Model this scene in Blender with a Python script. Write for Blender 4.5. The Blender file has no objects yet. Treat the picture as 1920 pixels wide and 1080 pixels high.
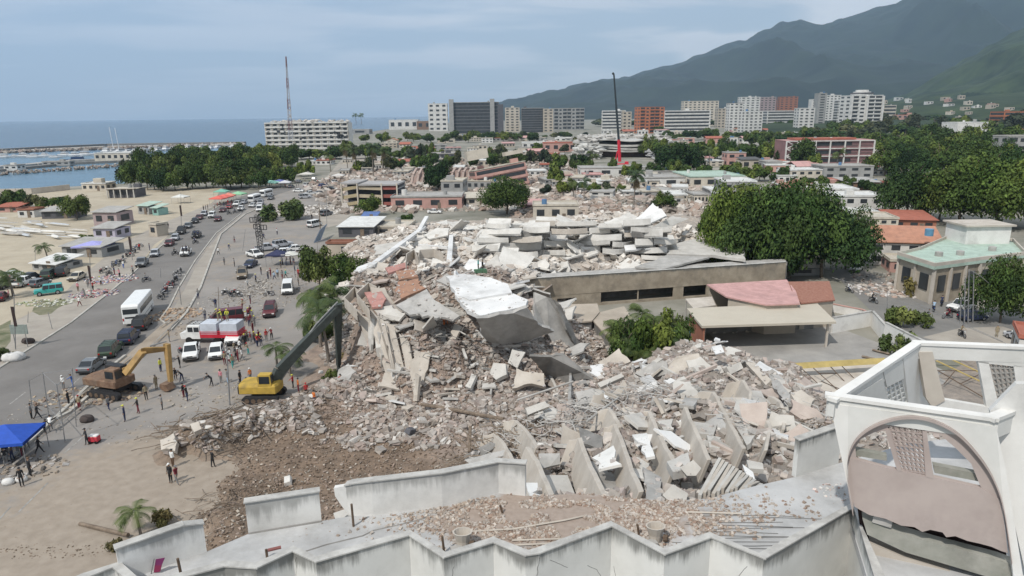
import bpy, bmesh, math, random
import numpy as np
from mathutils import Vector, Matrix, Euler
R = math.radians
sc = bpy.context.scene
# ---------------- camera ----------------
HC, F, PITCH, ROLL = 30.0, 1280.0, R(14.30), R(0.70)
U0 = Vector((0, math.sin(PITCH), math.cos(PITCH))); FW = Vector((0, math.cos(PITCH), -math.sin(PITCH))); R0 = Vector((1, 0, 0))
RX = R0*math.cos(ROLL) - U0*math.sin(ROLL); UP = R0*math.sin(ROLL) + U0*math.cos(ROLL)
cd = bpy.data.cameras.new('camera'); cam = bpy.data.objects.new('camera', cd); sc.collection.objects.link(cam)
m = Matrix((RX, UP, -FW)).transposed().to_4x4(); m.translation = (0, 0, HC); cam.matrix_world = m
cd.sensor_width = 36; cd.lens = 36*F/1920; cd.clip_start = .1; cd.clip_end = 60000
sc.camera = cam
# ---------------- sky and sun ----------------
SUN = Vector((-.58, -.81, 0)).normalized()*math.cos(R(51)) + Vector((0, 0, math.sin(R(51))))
w = bpy.data.worlds.new("World"); sc.world = w; w.use_nodes = True
nt = w.node_tree; N, L = nt.nodes, nt.links; N.clear()
def nd(t, **k):
    n = N.new(t)
    for a, b in k.items():
        if a.startswith('i_'): n.inputs[int(a[2:])].default_value = b
        else: setattr(n, a, b)
    return n
out = nd('ShaderNodeOutputWorld'); bg = nd('ShaderNodeBackground'); bg.inputs[1].default_value = .112
sky = nd('ShaderNodeTexSky', sky_type='NISHITA', sun_disc=False, sun_elevation=R(51), sun_rotation=math.atan2(SUN.x, SUN.y) % (2*math.pi), air_density=1.3, dust_density=1.2, ozone_density=1.5, altitude=30)
tc = nd('ShaderNodeTexCoord'); sep = nd('ShaderNodeSeparateXYZ'); L.new(tc.outputs['Generated'], sep.inputs[0])
zz = nd('ShaderNodeMath', operation='MAXIMUM', i_1=.0); L.new(sep.outputs[2], zz.inputs[0])
za = nd('ShaderNodeMath', operation='ADD', i_1=.09); L.new(zz.outputs[0], za.inputs[0])
dv = nd('ShaderNodeVectorMath', operation='DIVIDE'); cb = nd('ShaderNodeCombineXYZ')
for i in range(3): L.new(za.outputs[0], cb.inputs[i])
L.new(tc.outputs['Generated'], dv.inputs[0]); L.new(cb.outputs[0], dv.inputs[1])
mp = nd('ShaderNodeMapping'); mp.inputs['Scale'].default_value = (.55, .8, .2); mp.inputs['Location'].default_value = (.35, 1.1, 0); L.new(dv.outputs[0], mp.inputs[0])
n1 = nd('ShaderNodeTexNoise'); n1.inputs['Scale'].default_value = .8; n1.inputs['Detail'].default_value = 7; n1.inputs['Roughness'].default_value = .5; n1.inputs['Distortion'].default_value = .25
L.new(mp.outputs[0], n1.inputs['Vector'])
rp = nd('ShaderNodeMapRange', interpolation_type='SMOOTHSTEP'); rp.inputs[1].default_value = .43; rp.inputs[2].default_value = .57; rp.inputs[3].default_value = .15; rp.inputs[4].default_value = 1; L.new(n1.outputs[0], rp.inputs[0])
hz = nd('ShaderNodeMapRange', interpolation_type='SMOOTHSTEP'); hz.inputs[1].default_value = .0; hz.inputs[2].default_value = .16; hz.inputs[3].default_value = .12; hz.inputs[4].default_value = 1; L.new(sep.outputs[2], hz.inputs[0])
# cloud cover thickens towards the land (east) side of the coast
sx = nd('ShaderNodeMapRange', interpolation_type='SMOOTHSTEP'); sx.inputs[1].default_value = -.45; sx.inputs[2].default_value = .5; sx.inputs[3].default_value = .85; sx.inputs[4].default_value = 1.75; L.new(sep.outputs[0], sx.inputs[0])
mm = nd('ShaderNodeMath', operation='MULTIPLY'); L.new(rp.outputs[0], mm.inputs[0]); L.new(hz.outputs[0], mm.inputs[1])
mm2 = nd('ShaderNodeMath', operation='MULTIPLY', use_clamp=True); L.new(mm.outputs[0], mm2.inputs[0]); L.new(sx.outputs[0], mm2.inputs[1])
# brighter cloud banks that sit behind the ridge
acc = mm2.outputs[0]
for px_, py_, r_ in ((1630, 12, .075), (1310, 102, .028)):
    u_, v_ = px_-960, py_-540; dd = (RX*u_-UP*v_+FW*F).normalized(); ds = nd('ShaderNodeVectorMath', operation='DISTANCE'); nv = nd('ShaderNodeVectorMath', operation='NORMALIZE'); L.new(tc.outputs['Generated'], nv.inputs[0]); L.new(nv.outputs[0], ds.inputs[0]); ds.inputs[1].default_value = dd
    q1 = nd('ShaderNodeMapRange', interpolation_type='SMOOTHSTEP'); q1.inputs[1].default_value = r_*.2; q1.inputs[2].default_value = r_*1.5; q1.inputs[3].default_value = 1.25; q1.inputs[4].default_value = 0; L.new(ds.outputs['Value'], q1.inputs[0])
    nz_ = nd('ShaderNodeTexNoise'); nz_.inputs['Scale'].default_value = 26; nz_.inputs['Detail'].default_value = 6; L.new(nv.outputs[0], nz_.inputs['Vector']); q2 = nd('ShaderNodeMath', operation='MULTIPLY'); L.new(q1.outputs[0], q2.inputs[0]); L.new(nz_.outputs[0], q2.inputs[1])
    q3 = nd('ShaderNodeMath', operation='MULTIPLY_ADD', i_1=1.5); q3.use_clamp = True; L.new(q2.outputs[0], q3.inputs[0]); L.new(acc, q3.inputs[2]); acc = q3.outputs[0]; bank = q2.outputs[0] if px_ == 1630 else bank
n2 = nd('ShaderNodeTexNoise'); n2.inputs['Scale'].default_value = 1.7; n2.inputs['Detail'].default_value = 6; L.new(mp.outputs[0], n2.inputs['Vector'])
cr = nd('ShaderNodeMix', data_type='RGBA'); cr.inputs[6].default_value = (5.4, 6.0, 6.8, 1); cr.inputs[7].default_value = (8.6, 8.8, 9.1, 1); cc = nd('ShaderNodeMath', operation='ADD', use_clamp=True); L.new(n2.outputs[0], cc.inputs[0]); L.new(bank, cc.inputs[1]); L.new(cc.outputs[0], cr.inputs[0])
# thin high veil that keeps the low sky blue-grey
vb = nd('ShaderNodeMix', data_type='RGBA'); vb.inputs[0].default_value = .8; L.new(sky.outputs[0], vb.inputs[6]); vb.inputs[7].default_value = (4.0, 5.15, 6.5, 1)
mx = nd('ShaderNodeMix', data_type='RGBA'); L.new(acc, mx.inputs[0]); L.new(vb.outputs[2], mx.inputs[6]); L.new(cr.outputs[2], mx.inputs[7])
L.new(mx.outputs[2], bg.inputs[0]); L.new(bg.outputs[0], out.inputs[0])
sd = bpy.data.lights.new('sun', 'SUN'); sd.energy = 3.5; sd.angle = R(1.0); sd.color = (1, .95, .88)
so = bpy.data.objects.new('sun', sd); sc.collection.objects.link(so); so.rotation_euler = (-SUN).to_track_quat('-Z', 'Y').to_euler()
sc.view_settings.view_transform = 'Standard'; sc.view_settings.look = 'None'; sc.view_settings.exposure = -.12; sc.view_settings.gamma = 1
sc.cycles.use_denoising = True
sc.cycles.max_bounces = 5; sc.cycles.diffuse_bounces = 3; sc.cycles.volume_bounces = 1; sc.cycles.transparent_max_bounces = 8
sc.cycles.use_adaptive_sampling = True
rnd = random.Random(7); RNG = np.random.default_rng(11)
col = sc.collection
# ---------------- helpers ----------------
def ray(px, py):
    u, v = px-960, py-540
    return (RX*u - UP*v + FW*F)
def G(px, py, z=0.0):
    "where the sight line through a photo point meets the level z"
    d = ray(px, py); t = (z-HC)/d.z
    return Vector((d.x*t, d.y*t, z))
def K(px, py, Y):
    d = ray(px, py); t = Y/d.y
    return Vector((d.x*t, Y, HC+d.z*t))
def PXM(Y): return Y/F   # metres per photo pixel at a distance
MATS = {}
def M(name, c=(.5, .5, .5), rough=.85, var=.12, scale=1.0, bump=0, metal=0, c2=None, lo=.35, hi=.65, stain=0, attr=False, spec=.3, detail=5, drip=0, leafy=0):
    if name in MATS: return MATS[name]
    m = bpy.data.materials.new(name); m.use_nodes = True; t = m.node_tree; b = t.nodes['Principled BSDF']
    b.inputs['Roughness'].default_value = rough; b.inputs['Metallic'].default_value = metal; b.inputs['Specular IOR Level'].default_value = spec
    m.diffuse_color = (*c, 1)
    nw = t.nodes.new
    geo = nw('ShaderNodeNewGeometry'); no = nw('ShaderNodeTexNoise'); no.inputs['Scale'].default_value = scale; no.inputs['Detail'].default_value = detail; no.inputs['Roughness'].default_value = .65
    t.links.new(geo.outputs['Position'], no.inputs['Vector'])
    mr = nw('ShaderNodeMapRange'); mr.inputs[1].default_value = lo; mr.inputs[2].default_value = hi
    t.links.new(no.outputs[0], mr.inputs[0])
    mixn = nw('ShaderNodeMix'); mixn.data_type = 'RGBA'
    a = tuple(x*(1-var) for x in c); bb = tuple(min(1, x*(1+var)) for x in c) if c2 is None else c2
    mixn.inputs[6].default_value = (*(a if c2 is None else c), 1); mixn.inputs[7].default_value = (*bb, 1); t.links.new(mr.outputs[0], mixn.inputs[0])
    last = mixn.outputs[2]
    if stain:
        n2 = nw('ShaderNodeTexNoise'); n2.inputs['Scale'].default_value = scale*.35; n2.inputs['Detail'].default_value = 8; n2.inputs['Roughness'].default_value = .7
        t.links.new(geo.outputs['Position'], n2.inputs['Vector'])
        r2 = nw('ShaderNodeMapRange'); r2.inputs[1].default_value = .5; r2.inputs[2].default_value = .72; r2.inputs[4].default_value = stain; t.links.new(n2.outputs[0], r2.inputs[0])
        m2 = nw('ShaderNodeMix'); m2.data_type = 'RGBA'; t.links.new(r2.outputs[0], m2.inputs[0]); t.links.new(last, m2.inputs[6]); m2.inputs[7].default_value = (.10, .092, .08, 1); last = m2.outputs[2]
    if attr:
        at = nw('ShaderNodeAttribute'); at.attribute_name = 'Col'; m3 = nw('ShaderNodeMix'); m3.data_type = 'RGBA'; m3.blend_type = 'MULTIPLY'; m3.inputs[0].default_value = 1
        t.links.new(last, m3.inputs[6]); t.links.new(at.outputs[0], m3.inputs[7]); last = m3.outputs[2]
    if leafy:
        oi = nw('ShaderNodeObjectInfo'); m5 = nw('ShaderNodeMix'); m5.data_type = 'RGBA'; m5.inputs[6].default_value = (.62, .70, .72, 1); m5.inputs[7].default_value = (1.55, 1.3, 1.0, 1); t.links.new(oi.outputs['Random'], m5.inputs[0])
        m6 = nw('ShaderNodeMix'); m6.data_type = 'RGBA'; m6.blend_type = 'MULTIPLY'; m6.inputs[0].default_value = 1; t.links.new(last, m6.inputs[6]); t.links.new(m5.outputs[2], m6.inputs[7]); last = m6.outputs[2]
    if drip:   # weather stains hanging from the coping: needs attribute 'drip' 1 at the wall top
        at = nw('ShaderNodeAttribute'); at.attribute_name = 'drip'
        mp_ = nw('ShaderNodeMapping'); mp_.inputs['Scale'].default_value = (4, 4, .35); t.links.new(geo.outputs['Position'], mp_.inputs[0])
        n3 = nw('ShaderNodeTexNoise'); n3.inputs['Scale'].default_value = 1.2; n3.inputs['Detail'].default_value = 6; n3.inputs['Roughness'].default_value = .7; t.links.new(mp_.outputs[0], n3.inputs['Vector'])
        n4 = nw('ShaderNodeTexNoise'); n4.inputs['Scale'].default_value = .55; n4.inputs['Detail'].default_value = 3; t.links.new(geo.outputs['Position'], n4.inputs['Vector']); ma = nw('ShaderNodeMath'); ma.operation = 'MULTIPLY_ADD'; ma.inputs[1].default_value = 1.3; t.links.new(n4.outputs[0], ma.inputs[0]); t.links.new(n3.outputs[0], ma.inputs[2])
        mu = nw('ShaderNodeMath'); mu.operation = 'ADD'; t.links.new(at.outputs['Fac'], mu.inputs[0]); t.links.new(ma.outputs[0], mu.inputs[1])
        r3 = nw('ShaderNodeMapRange'); r3.interpolation_type = 'SMOOTHSTEP'; r3.inputs[1].default_value = 1.62; r3.inputs[2].default_value = 2.15; r3.inputs[4].default_value = drip; t.links.new(mu.outputs[0], r3.inputs[0])
        m4 = nw('ShaderNodeMix'); m4.data_type = 'RGBA'; t.links.new(r3.outputs[0], m4.inputs[0]); t.links.new(last, m4.inputs[6]); m4.inputs[7].default_value = (.11, .11, .10, 1); last = m4.outputs[2]
    t.links.new(last, b.inputs['Base Color'])
    if bump:
        n5 = nw('ShaderNodeTexNoise'); n5.inputs['Scale'].default_value = scale*4; n5.inputs['Detail'].default_value = 6; t.links.new(geo.outputs['Position'], n5.inputs['Vector'])
        bp = nw('ShaderNodeBump'); bp.inputs['Strength'].default_value = bump; bp.inputs['Distance'].default_value = .3/scale if scale > .01 else 1; t.links.new(n5.outputs[0], bp.inputs['Height']); t.links.new(bp.outputs[0], b.inputs['Normal'])
    MATS[name] = m
    return m
def pal(c, rough=.5, metal=0):  # plain tinted material, cached by colour
    k = 'paint_%02d_%02d_%02d' % tuple(int(x*99) for x in c)
    return M(k + ('m' if metal else ''), c, rough, .10, 2.2, metal=metal, spec=.4)
class MB:
    def __init__(s): s.v = []; s.f = []; s.mi = []; s.cur = 0
    def add(s, vs, fs):
        n = len(s.v); s.v += [tuple(q) for q in vs]; s.f += [tuple(i+n for i in f) for f in fs]; s.mi += [s.cur]*len(fs); return s
    def box(s, c, d, rz=0, rot=None, taper=1.0):
        x, y, z = d[0]/2, d[1]/2, d[2]/2
        vs = [Vector((sx*x*(taper if sz > 0 else 1), sy*y*(taper if sz > 0 else 1), sz*z)) for sz in (-1, 1) for sx, sy in ((-1, -1), (1, -1), (1, 1), (-1, 1))]
        m = rot if rot is not None else Matrix.Rotation(rz, 3, 'Z')
        return s.add([m @ q + Vector(c) for q in vs], [(3, 2, 1, 0), (4, 5, 6, 7), (0, 1, 5, 4), (1, 2, 6, 5), (2, 3, 7, 6), (3, 0, 4, 7)])
    def tube(s, a, b, r, n=6, r2=None):
        a, b = Vector(a), Vector(b); r2 = r if r2 is None else r2; d = (b-a)
        if d.length < 1e-6: return s
        q = d.to_track_quat('Z', 'Y').to_matrix(); vs = []
        for p, rr in ((a, r), (b, r2)):
            for i in range(n): vs.append(p + q @ Vector((math.cos(6.2832*i/n)*rr, math.sin(6.2832*i/n)*rr, 0)))
        return s.add(vs, [(i, (i+1) % n, n+(i+1) % n, n+i) for i in range(n)] + [tuple(range(n-1, -1, -1)), tuple(range(n, 2*n))])
    def path(s, pts, r, n=5):
        for a, b in zip(pts, pts[1:]): s.tube(a, b, r, n)
        return s
    def prism(s, poly, off):      # planar polygon (3d points) extruded by the vector off
        n = len(poly); off = Vector(off); p = [Vector(q) for q in poly]
        return s.add(p + [q+off for q in p], [tuple(range(n-1, -1, -1)), tuple(range(n, 2*n))] + [(i, (i+1) % n, n+(i+1) % n, n+i) for i in range(n)])
    def loft(s, rings, cap=True):
        n = len(rings[0]); vs = [q for r_ in rings for q in r_]; fs = []
        for k in range(len(rings)-1):
            for i in range(n): fs.append((k*n+i, k*n+(i+1) % n, (k+1)*n+(i+1) % n, (k+1)*n+i))
        if cap: fs += [tuple(range(n-1, -1, -1)), tuple(range((len(rings)-1)*n, len(rings)*n))]
        return s.add(vs, fs)
    def quad(s, *p): return s.add(p, [tuple(range(len(p)))])
    def mesh(s, name):
        me = bpy.data.meshes.new(name); me.from_pydata(s.v, [], s.f)
        if any(s.mi): me.polygons.foreach_set('material_index', s.mi)
        bm = bmesh.new(); bm.from_mesh(me); bmesh.ops.recalc_face_normals(bm, faces=bm.faces); bm.to_mesh(me); bm.free()
        return me
    def build(s, name, mat, parent=None, loc=None, rz=None, bevel=0, smooth=False):
        me = s.mesh(name)
        for q in (mat if isinstance(mat, (list, tuple)) else [mat]): me.materials.append(q)
        if bevel:
            bm = bmesh.new(); bm.from_mesh(me); bmesh.ops.bevel(bm, geom=[e for e in bm.edges if len(e.link_faces) == 2 and e.calc_face_angle(0) > .6], offset=bevel, segments=1, affect='EDGES'); bm.to_mesh(me); bm.free()
        if smooth: me.shade_smooth()
        o = bpy.data.objects.new(name, me); col.objects.link(o)
        if parent is not None: o.parent = parent
        if loc is not None: o.location = loc
        if rz is not None: o.rotation_euler.z = rz
        return o
def tag(o, label=None, cat=None, group=None, kind=None):
    if label: o['label'] = label
    if cat: o['category'] = cat
    if group: o['group'] = group
    if kind: o['kind'] = kind
    return o
def empty(name, loc, rz=0, label=None, cat=None, group=None):
    o = bpy.data.objects.new(name, None); col.objects.link(o); o.location = loc; o.rotation_euler.z = rz; o.empty_display_size = .3
    return tag(o, label, cat, group)
def kids(o): return [c for c in KIDS.get(o.name, [])]
KIDS = {}
def reg(o):
    KIDS[o.name] = [c for c in col.objects if c.parent is o]
    for c in KIDS[o.name]: reg(c)
def dup(o, parent=None):
    c = o.copy(); col.objects.link(c)
    if parent is not None: c.parent = parent
    KIDS[c.name] = [dup(k, c) for k in KIDS.get(o.name, [])]
    return c
USED = set()
def place(proto, loc, rz=0, label=None, cat=None, group=None, s=None, colr=None):
    "first use takes the original, later ones a copy of it and of its parts"
    o = proto if proto.name not in USED else dup(proto)
    if o is proto: USED.add(proto.name)
    o.location = loc; o.rotation_euler = (0, 0, rz)
    if s: o.scale = (s, s, s) if not hasattr(s, '__len__') else s
    tag(o, label, cat, group)
    if colr:
        for q in [o] + KIDS.get(o.name, []):
            for sl in q.material_slots:
                if sl.link == 'OBJECT' and sl.material and sl.material.name.startswith('BODY'): sl.material = colr
    return o
def hide_unused(protos):
    for p in protos:
        if p.name not in USED:
            for c in KIDS.get(p.name, []):
                for g in KIDS.get(c.name, []): bpy.data.objects.remove(g)
                bpy.data.objects.remove(c)
            bpy.data.objects.remove(p)
def patch(name, pts, z, mat, parent=None):
    "level polygon through photo points, or world points given as Vectors"
    P = [Vector((q.x, q.y, z)) if isinstance(q, Vector) else G(q[0], q[1], z) for q in pts]
    bm = bmesh.new(); f = bm.faces.new([bm.verts.new(p) for p in P]); f.normal_update()
    if f.normal.z < 0: f.normal_flip()
    bmesh.ops.triangulate(bm, faces=bm.faces)
    me = bpy.data.meshes.new(name); bm.to_mesh(me); bm.free(); me.materials.append(mat)
    o = bpy.data.objects.new(name, me); col.objects.link(o)
    return o
def struct(o): o['kind'] = 'structure'; return o
def raw_mesh(name, V, Fc, mats, colr=None, smooth=False):
    "numpy mesh: V (n,3), Fc (m,k)"
    me = bpy.data.meshes.new(name); k = Fc.shape[1]
    me.vertices.add(len(V)); me.vertices.foreach_set('co', V.astype(np.float32).ravel())
    me.loops.add(Fc.size); me.loops.foreach_set('vertex_index', Fc.astype(np.int32).ravel())
    me.polygons.add(len(Fc)); me.polygons.foreach_set('loop_start', np.arange(0, Fc.size, k, dtype=np.int32))
    if colr is not None:
        a = me.attributes.new('Col', 'FLOAT_COLOR', 'POINT'); c4 = np.ones((len(V), 4), np.float32); c4[:, :3] = colr; a.data.foreach_set('color', c4.ravel())
    for q in mats: me.materials.append(q)
    me.update(calc_edges=True); me.validate()
    if not smooth: me.shade_flat()
    if smooth: me.shade_smooth()
    return me
BOXV = np.array([[-1, -1, -1], [1, -1, -1], [1, 1, -1], [-1, 1, -1], [-1, -1, 1], [1, -1, 1], [1, 1, 1], [-1, 1, 1]])*.5
BOXF = np.array([[3, 2, 1, 0], [4, 5, 6, 7], [0, 1, 5, 4], [1, 2, 6, 5], [2, 3, 7, 6], [3, 0, 4, 7]])
def rotm(a, b, c):
    ca, sa, cb_, sb, cc, sc_ = np.cos(a), np.sin(a), np.cos(b), np.sin(b), np.cos(c), np.sin(c)
    z = np.zeros_like(ca); o = np.ones_like(ca)
    Rx = np.stack([np.stack([o, z, z], -1), np.stack([z, ca, -sa], -1), np.stack([z, sa, ca], -1)], -2)
    Ry = np.stack([np.stack([cb_, z, sb], -1), np.stack([z, o, z], -1), np.stack([-sb, z, cb_], -1)], -2)
    Rz = np.stack([np.stack([cc, -sc_, z], -1), np.stack([sc_, cc, z], -1), np.stack([z, z, o], -1)], -2)
    return Rz @ Ry @ Rx
def boxes(name, P, S, A, C, mat, jitter=.22):
    "many broken pieces: centres P, sizes S, euler A, tint C; corners jittered"
    n = len(P); J = 1 + RNG.uniform(-jitter, jitter, (n, 8, 3))
    V = BOXV[None]*J*S[:, None, :]; V = np.einsum('nij,nkj->nki', rotm(A[:, 0], A[:, 1], A[:, 2]), V) + P[:, None, :]
    Fc = (BOXF[None] + (np.arange(n)*8)[:, None, None]).reshape(-1, 4)
    me = raw_mesh(name, V.reshape(-1, 3), Fc, [mat], np.repeat(C, 8, 0))
    o = bpy.data.objects.new(name, me); col.objects.link(o); return o
def vnoise(x, y, s, seed=0):
    "smooth value noise on arrays"
    x = np.asarray(x, float)/s + seed*17.3; y = np.asarray(y, float)/s + seed*5.7
    xi, yi = np.floor(x), np.floor(y); xf, yf = x-xi, y-yi; u, v = xf*xf*(3-2*xf), yf*yf*(3-2*yf)
    h = lambda a, b: np.modf(np.abs(np.sin(a*127.1 + b*311.7)*43758.5453))[0]
    return (h(xi, yi)*(1-u)+h(xi+1, yi)*u)*(1-v) + (h(xi, yi+1)*(1-u)+h(xi+1, yi+1)*u)*v
# ================= SETTING =================
def gridmesh(name, X, Y, Z, mat, smooth=True, colr=None):
    n, k = X.shape; V = np.stack([X, Y, Z], -1).reshape(-1, 3); i = np.arange(n*k).reshape(n, k)
    Fc = np.stack([i[:-1, :-1], i[1:, :-1], i[1:, 1:], i[:-1, 1:]], -1).reshape(-1, 4)
    me = raw_mesh(name, V, Fc, [mat], colr, smooth); o = bpy.data.objects.new(name, me); col.objects.link(o); return o
m_sea = M('sea_water', (.035, .085, .14), .22, .15, .02, bump=.25, spec=.5)
m_basin = M('harbour_water', (.075, .16, .23), .25, .12, .05, bump=.15, spec=.4)
m_ground = M('town_ground', (.15, .15, .115), .95, c2=(.33, .31, .27), scale=.05, stain=.4, detail=8)
m_sand = M('beach_sand', (.36, .31, .235), .95, c2=(.46, .405, .31), scale=.12, bump=.1, detail=8)
m_walk = M('dusty_walk', (.29, .26, .225), .95, c2=(.38, .345, .295), scale=.22, stain=.25, bump=.05, detail=8)
m_asph = M('worn_asphalt', (.16, .15, .14), .9, c2=(.205, .193, .18), scale=.15, stain=.22, bump=.04, detail=9)
m_kerb = M('kerb_concrete', (.42, .40, .36), .9, .15, .9, stain=.4)
m_dirt = M('loose_dirt', (.28, .235, .185), 1, c2=(.37, .315, .255), scale=.25, bump=.15, stain=.2, detail=9)
m_brown = M('brown_soil', (.17, .125, .09), 1, c2=(.27, .205, .155), scale=.35, bump=.4, detail=10)
m_lawn = M('scrub_grass', (.10, .115, .06), 1, c2=(.26, .235, .165), scale=.4, bump=.3, detail=8)
m_line = M('road_paint', (.36, .35, .325), .9, c2=(.22, .21, .195), scale=1.6, lo=.38, hi=.6)
# plaza surface: asphalt that a drift of pale dust covers towards the near left
def dust_asphalt():
    m = M('dusty_asphalt', (.22, .205, .19), .95, c2=(.29, .268, .245), scale=.12, stain=.18, bump=.05, detail=9).copy(); m.name = 'dust_drift_asphalt'
    t = m.node_tree; b = t.nodes['Principled BSDF']; old = b.inputs['Base Color'].links[0].from_socket; nw = t.nodes.new
    geo = nw('ShaderNodeNewGeometry'); a = G(60, 960); c = G(420, 730); d = (c-a); nn = Vector((0, 0, 0))
    no = nw('ShaderNodeTexNoise'); no.inputs['Scale'].default_value = .09; no.inputs['Detail'].default_value = 9; no.inputs['Roughness'].default_value = .62; t.links.new(geo.outputs['Position'], no.inputs['Vector'])
    # distance from the heart of the drift
    ds = nw('ShaderNodeVectorMath'); ds.operation = 'DISTANCE'; g = G(330, 1010); ds.inputs[1].default_value = g; t.links.new(geo.outputs['Position'], ds.inputs[0])
    mr = nw('ShaderNodeMapRange'); mr.inputs[1].default_value = 4; mr.inputs[2].default_value = 23; mr.inputs[3].default_value = .75; mr.inputs[4].default_value = -.04; t.links.new(ds.outputs['Value'], mr.inputs[0])
    no2 = nw('ShaderNodeTexNoise'); no2.inputs['Scale'].default_value = .7; no2.inputs['Detail'].default_value = 10; no2.inputs['Roughness'].default_value = .7; t.links.new(geo.outputs['Position'], no2.inputs['Vector']); a2 = nw('ShaderNodeMath'); a2.operation = 'MULTIPLY_ADD'; a2.inputs[1].default_value = .8; t.links.new(no2.outputs[0], a2.inputs[0]); t.links.new(mr.outputs[0], a2.inputs[2])
    ad = nw('ShaderNodeMath'); ad.operation = 'ADD'; t.links.new(a2.outputs[0], ad.inputs[0]); t.links.new(no.outputs[0], ad.inputs[1])
    r2 = nw('ShaderNodeMapRange'); r2.interpolation_type = 'SMOOTHSTEP'; r2.inputs[1].default_value = .84; r2.inputs[2].default_value = 1.12; t.links.new(ad.outputs[0], r2.inputs[0])
    n6 = nw('ShaderNodeTexNoise'); n6.inputs['Scale'].default_value = 1.1; n6.inputs['Detail'].default_value = 8; t.links.new(geo.outputs['Position'], n6.inputs['Vector'])
    cmx = nw('ShaderNodeMix'); cmx.data_type = 'RGBA'; cmx.inputs[6].default_value = (.22, .18, .14, 1); cmx.inputs[7].default_value = (.39, .335, .275, 1); t.links.new(n6.outputs[0], cmx.inputs[0])
    mx = nw('ShaderNodeMix'); mx.data_type = 'RGBA'; t.links.new(r2.outputs[0], mx.inputs[0]); t.links.new(old, mx.inputs[6]); t.links.new(cmx.outputs[2], mx.inputs[7]); t.links.new(mx.outputs[2], b.inputs['Base Color'])
    return m
m_plaza = dust_asphalt()
coast = [Vector((-420, -60, 0)), Vector((-330, 120, 0))] + [G(x, y) for x, y in ((-260, 385), (-60, 366), (0, 360), (60, 356), (130, 350), (232, 344), (262, 330), (300, 305), (400, 288), (480, 276), (560, 268), (640, 256), (720, 243), (800, 234), (860, 228))] + [Vector((-20, 4200, 0)), Vector((-150, 14500, 0)), Vector((14500, 14500, 0)), Vector((14500, -60, 0))]
struct(patch('ground', coast, 0, m_ground))
struct(patch('sea', [Vector((-15500, -200, 0)), Vector((15500, -200, 0)), Vector((15500, 15500, 0)), Vector((-15500, 15500, 0))], -1.2, m_sea))
struct(patch('harbour_water', [(-200, 330), (0, 288), (250, 283), (500, 276), (500, 292), (300, 300), (262, 330), (232, 345), (130, 351), (60, 357), (0, 361), (-60, 367), (-200, 378)], -1.19, m_basin))
# beach and pavements, each sheet 4 mm above the one below
struct(patch('beach_sand', [(-240, 395), (0, 366), (130, 356), (240, 350), (330, 352), (420, 348), (400, 378), (325, 432), (255, 500), (205, 550), (130, 602), (0, 690), (-320, 900), (-500, 900)], .004, m_sand))
patch_side = struct(patch('sidewalk', [(420, 372), (432, 366), (330, 432), (290, 458), (258, 500), (200, 550), (130, 605), (37, 664), (-20, 700), (-180, 800), (-260, 760), (0, 615), (110, 560), (150, 520), (230, 455), (300, 420)], .008, m_walk))
struct(patch('road', [(500, 352), (425, 378), (345, 428), (290, 470), (255, 508), (200, 555), (132, 608), (39, 667), (-18, 703), (-180, 808), (-700, 1150), (-200, 1150), (0, 905), (60, 836), (130, 782), (182, 738), (250, 670), (302, 612), (335, 540), (366, 490), (404, 440), (452, 402), (480, 378), (560, 352)], .012, m_asph))
struct(patch('plaza', [(560, 346), (480, 378), (452, 402), (404, 440), (366, 490), (335, 540), (302, 612), (250, 670), (182, 738), (130, 782), (60, 836), (0, 905), (-200, 1150), (-300, 1300), (420, 1300), (640, 900), (620, 760), (700, 640), (690, 520), (640, 470), (600, 440), (600, 400), (640, 380), (660, 346)], .008, m_plaza))
struct(patch('median', [(455, 402), (410, 440), (372, 490), (345, 545), (318, 590), (312, 612), (352, 585), (374, 540), (392, 496), (412, 440), (458, 402)], .02, m_walk))
def strip(name, pts, wd, h, mat, z=0, kind='structure'):
    b = MB(); P = [G(*p, z) for p in pts]
    for a, c in zip(P, P[1:]):
        d = c-a; n = Vector((-d.y, d.x, 0)).normalized()*wd/2
        b.prism([a-n, c-n, c+n, a+n], (0, 0, h))
    o = b.build(name, mat); o['kind'] = kind; return o
strip('kerb', [(-180, 806), (-18, 701), (39, 665), (132, 606), (200, 553), (253, 509), (292, 470), (345, 428), (424, 378), (432, 366)], .3, .14, m_kerb)
strip('kerb', [(312, 608), (300, 600), (318, 575), (335, 540), (366, 489), (405, 438), (452, 401)], .25, .14, m_kerb)
strip('kerb', [(320, 620), (350, 587), (376, 540), (393, 494), (414, 440), (460, 402), (500, 385)], .35, .22, m_kerb)
strip('kerb', [(182, 731), (130, 775), (45, 817), (-30, 885)], .35, .25, m_kerb)
strip('kerb', [(235, 668), (180, 712), (100, 790), (20, 862)], .35, .25, m_kerb)
struct(patch('median_soil', [(345, 552), (318, 596), (240, 664), (182, 712), (100, 788), (20, 862), (-30, 905), (45, 822), (130, 777), (182, 732), (260, 662), (318, 625), (352, 586)], .016, m_dirt))
for pts in ([(150, 708), (95, 760)], [(48, 735), (18, 758)], [(420, 427), (440, 414)], [(160, 815), (120, 850)], [(90, 905), (35, 960)], [(20, 950), (-30, 1005)]):
    o = strip('lane_marking', pts, .14, .004, m_line, .013); o['kind'] = 'structure'
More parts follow.
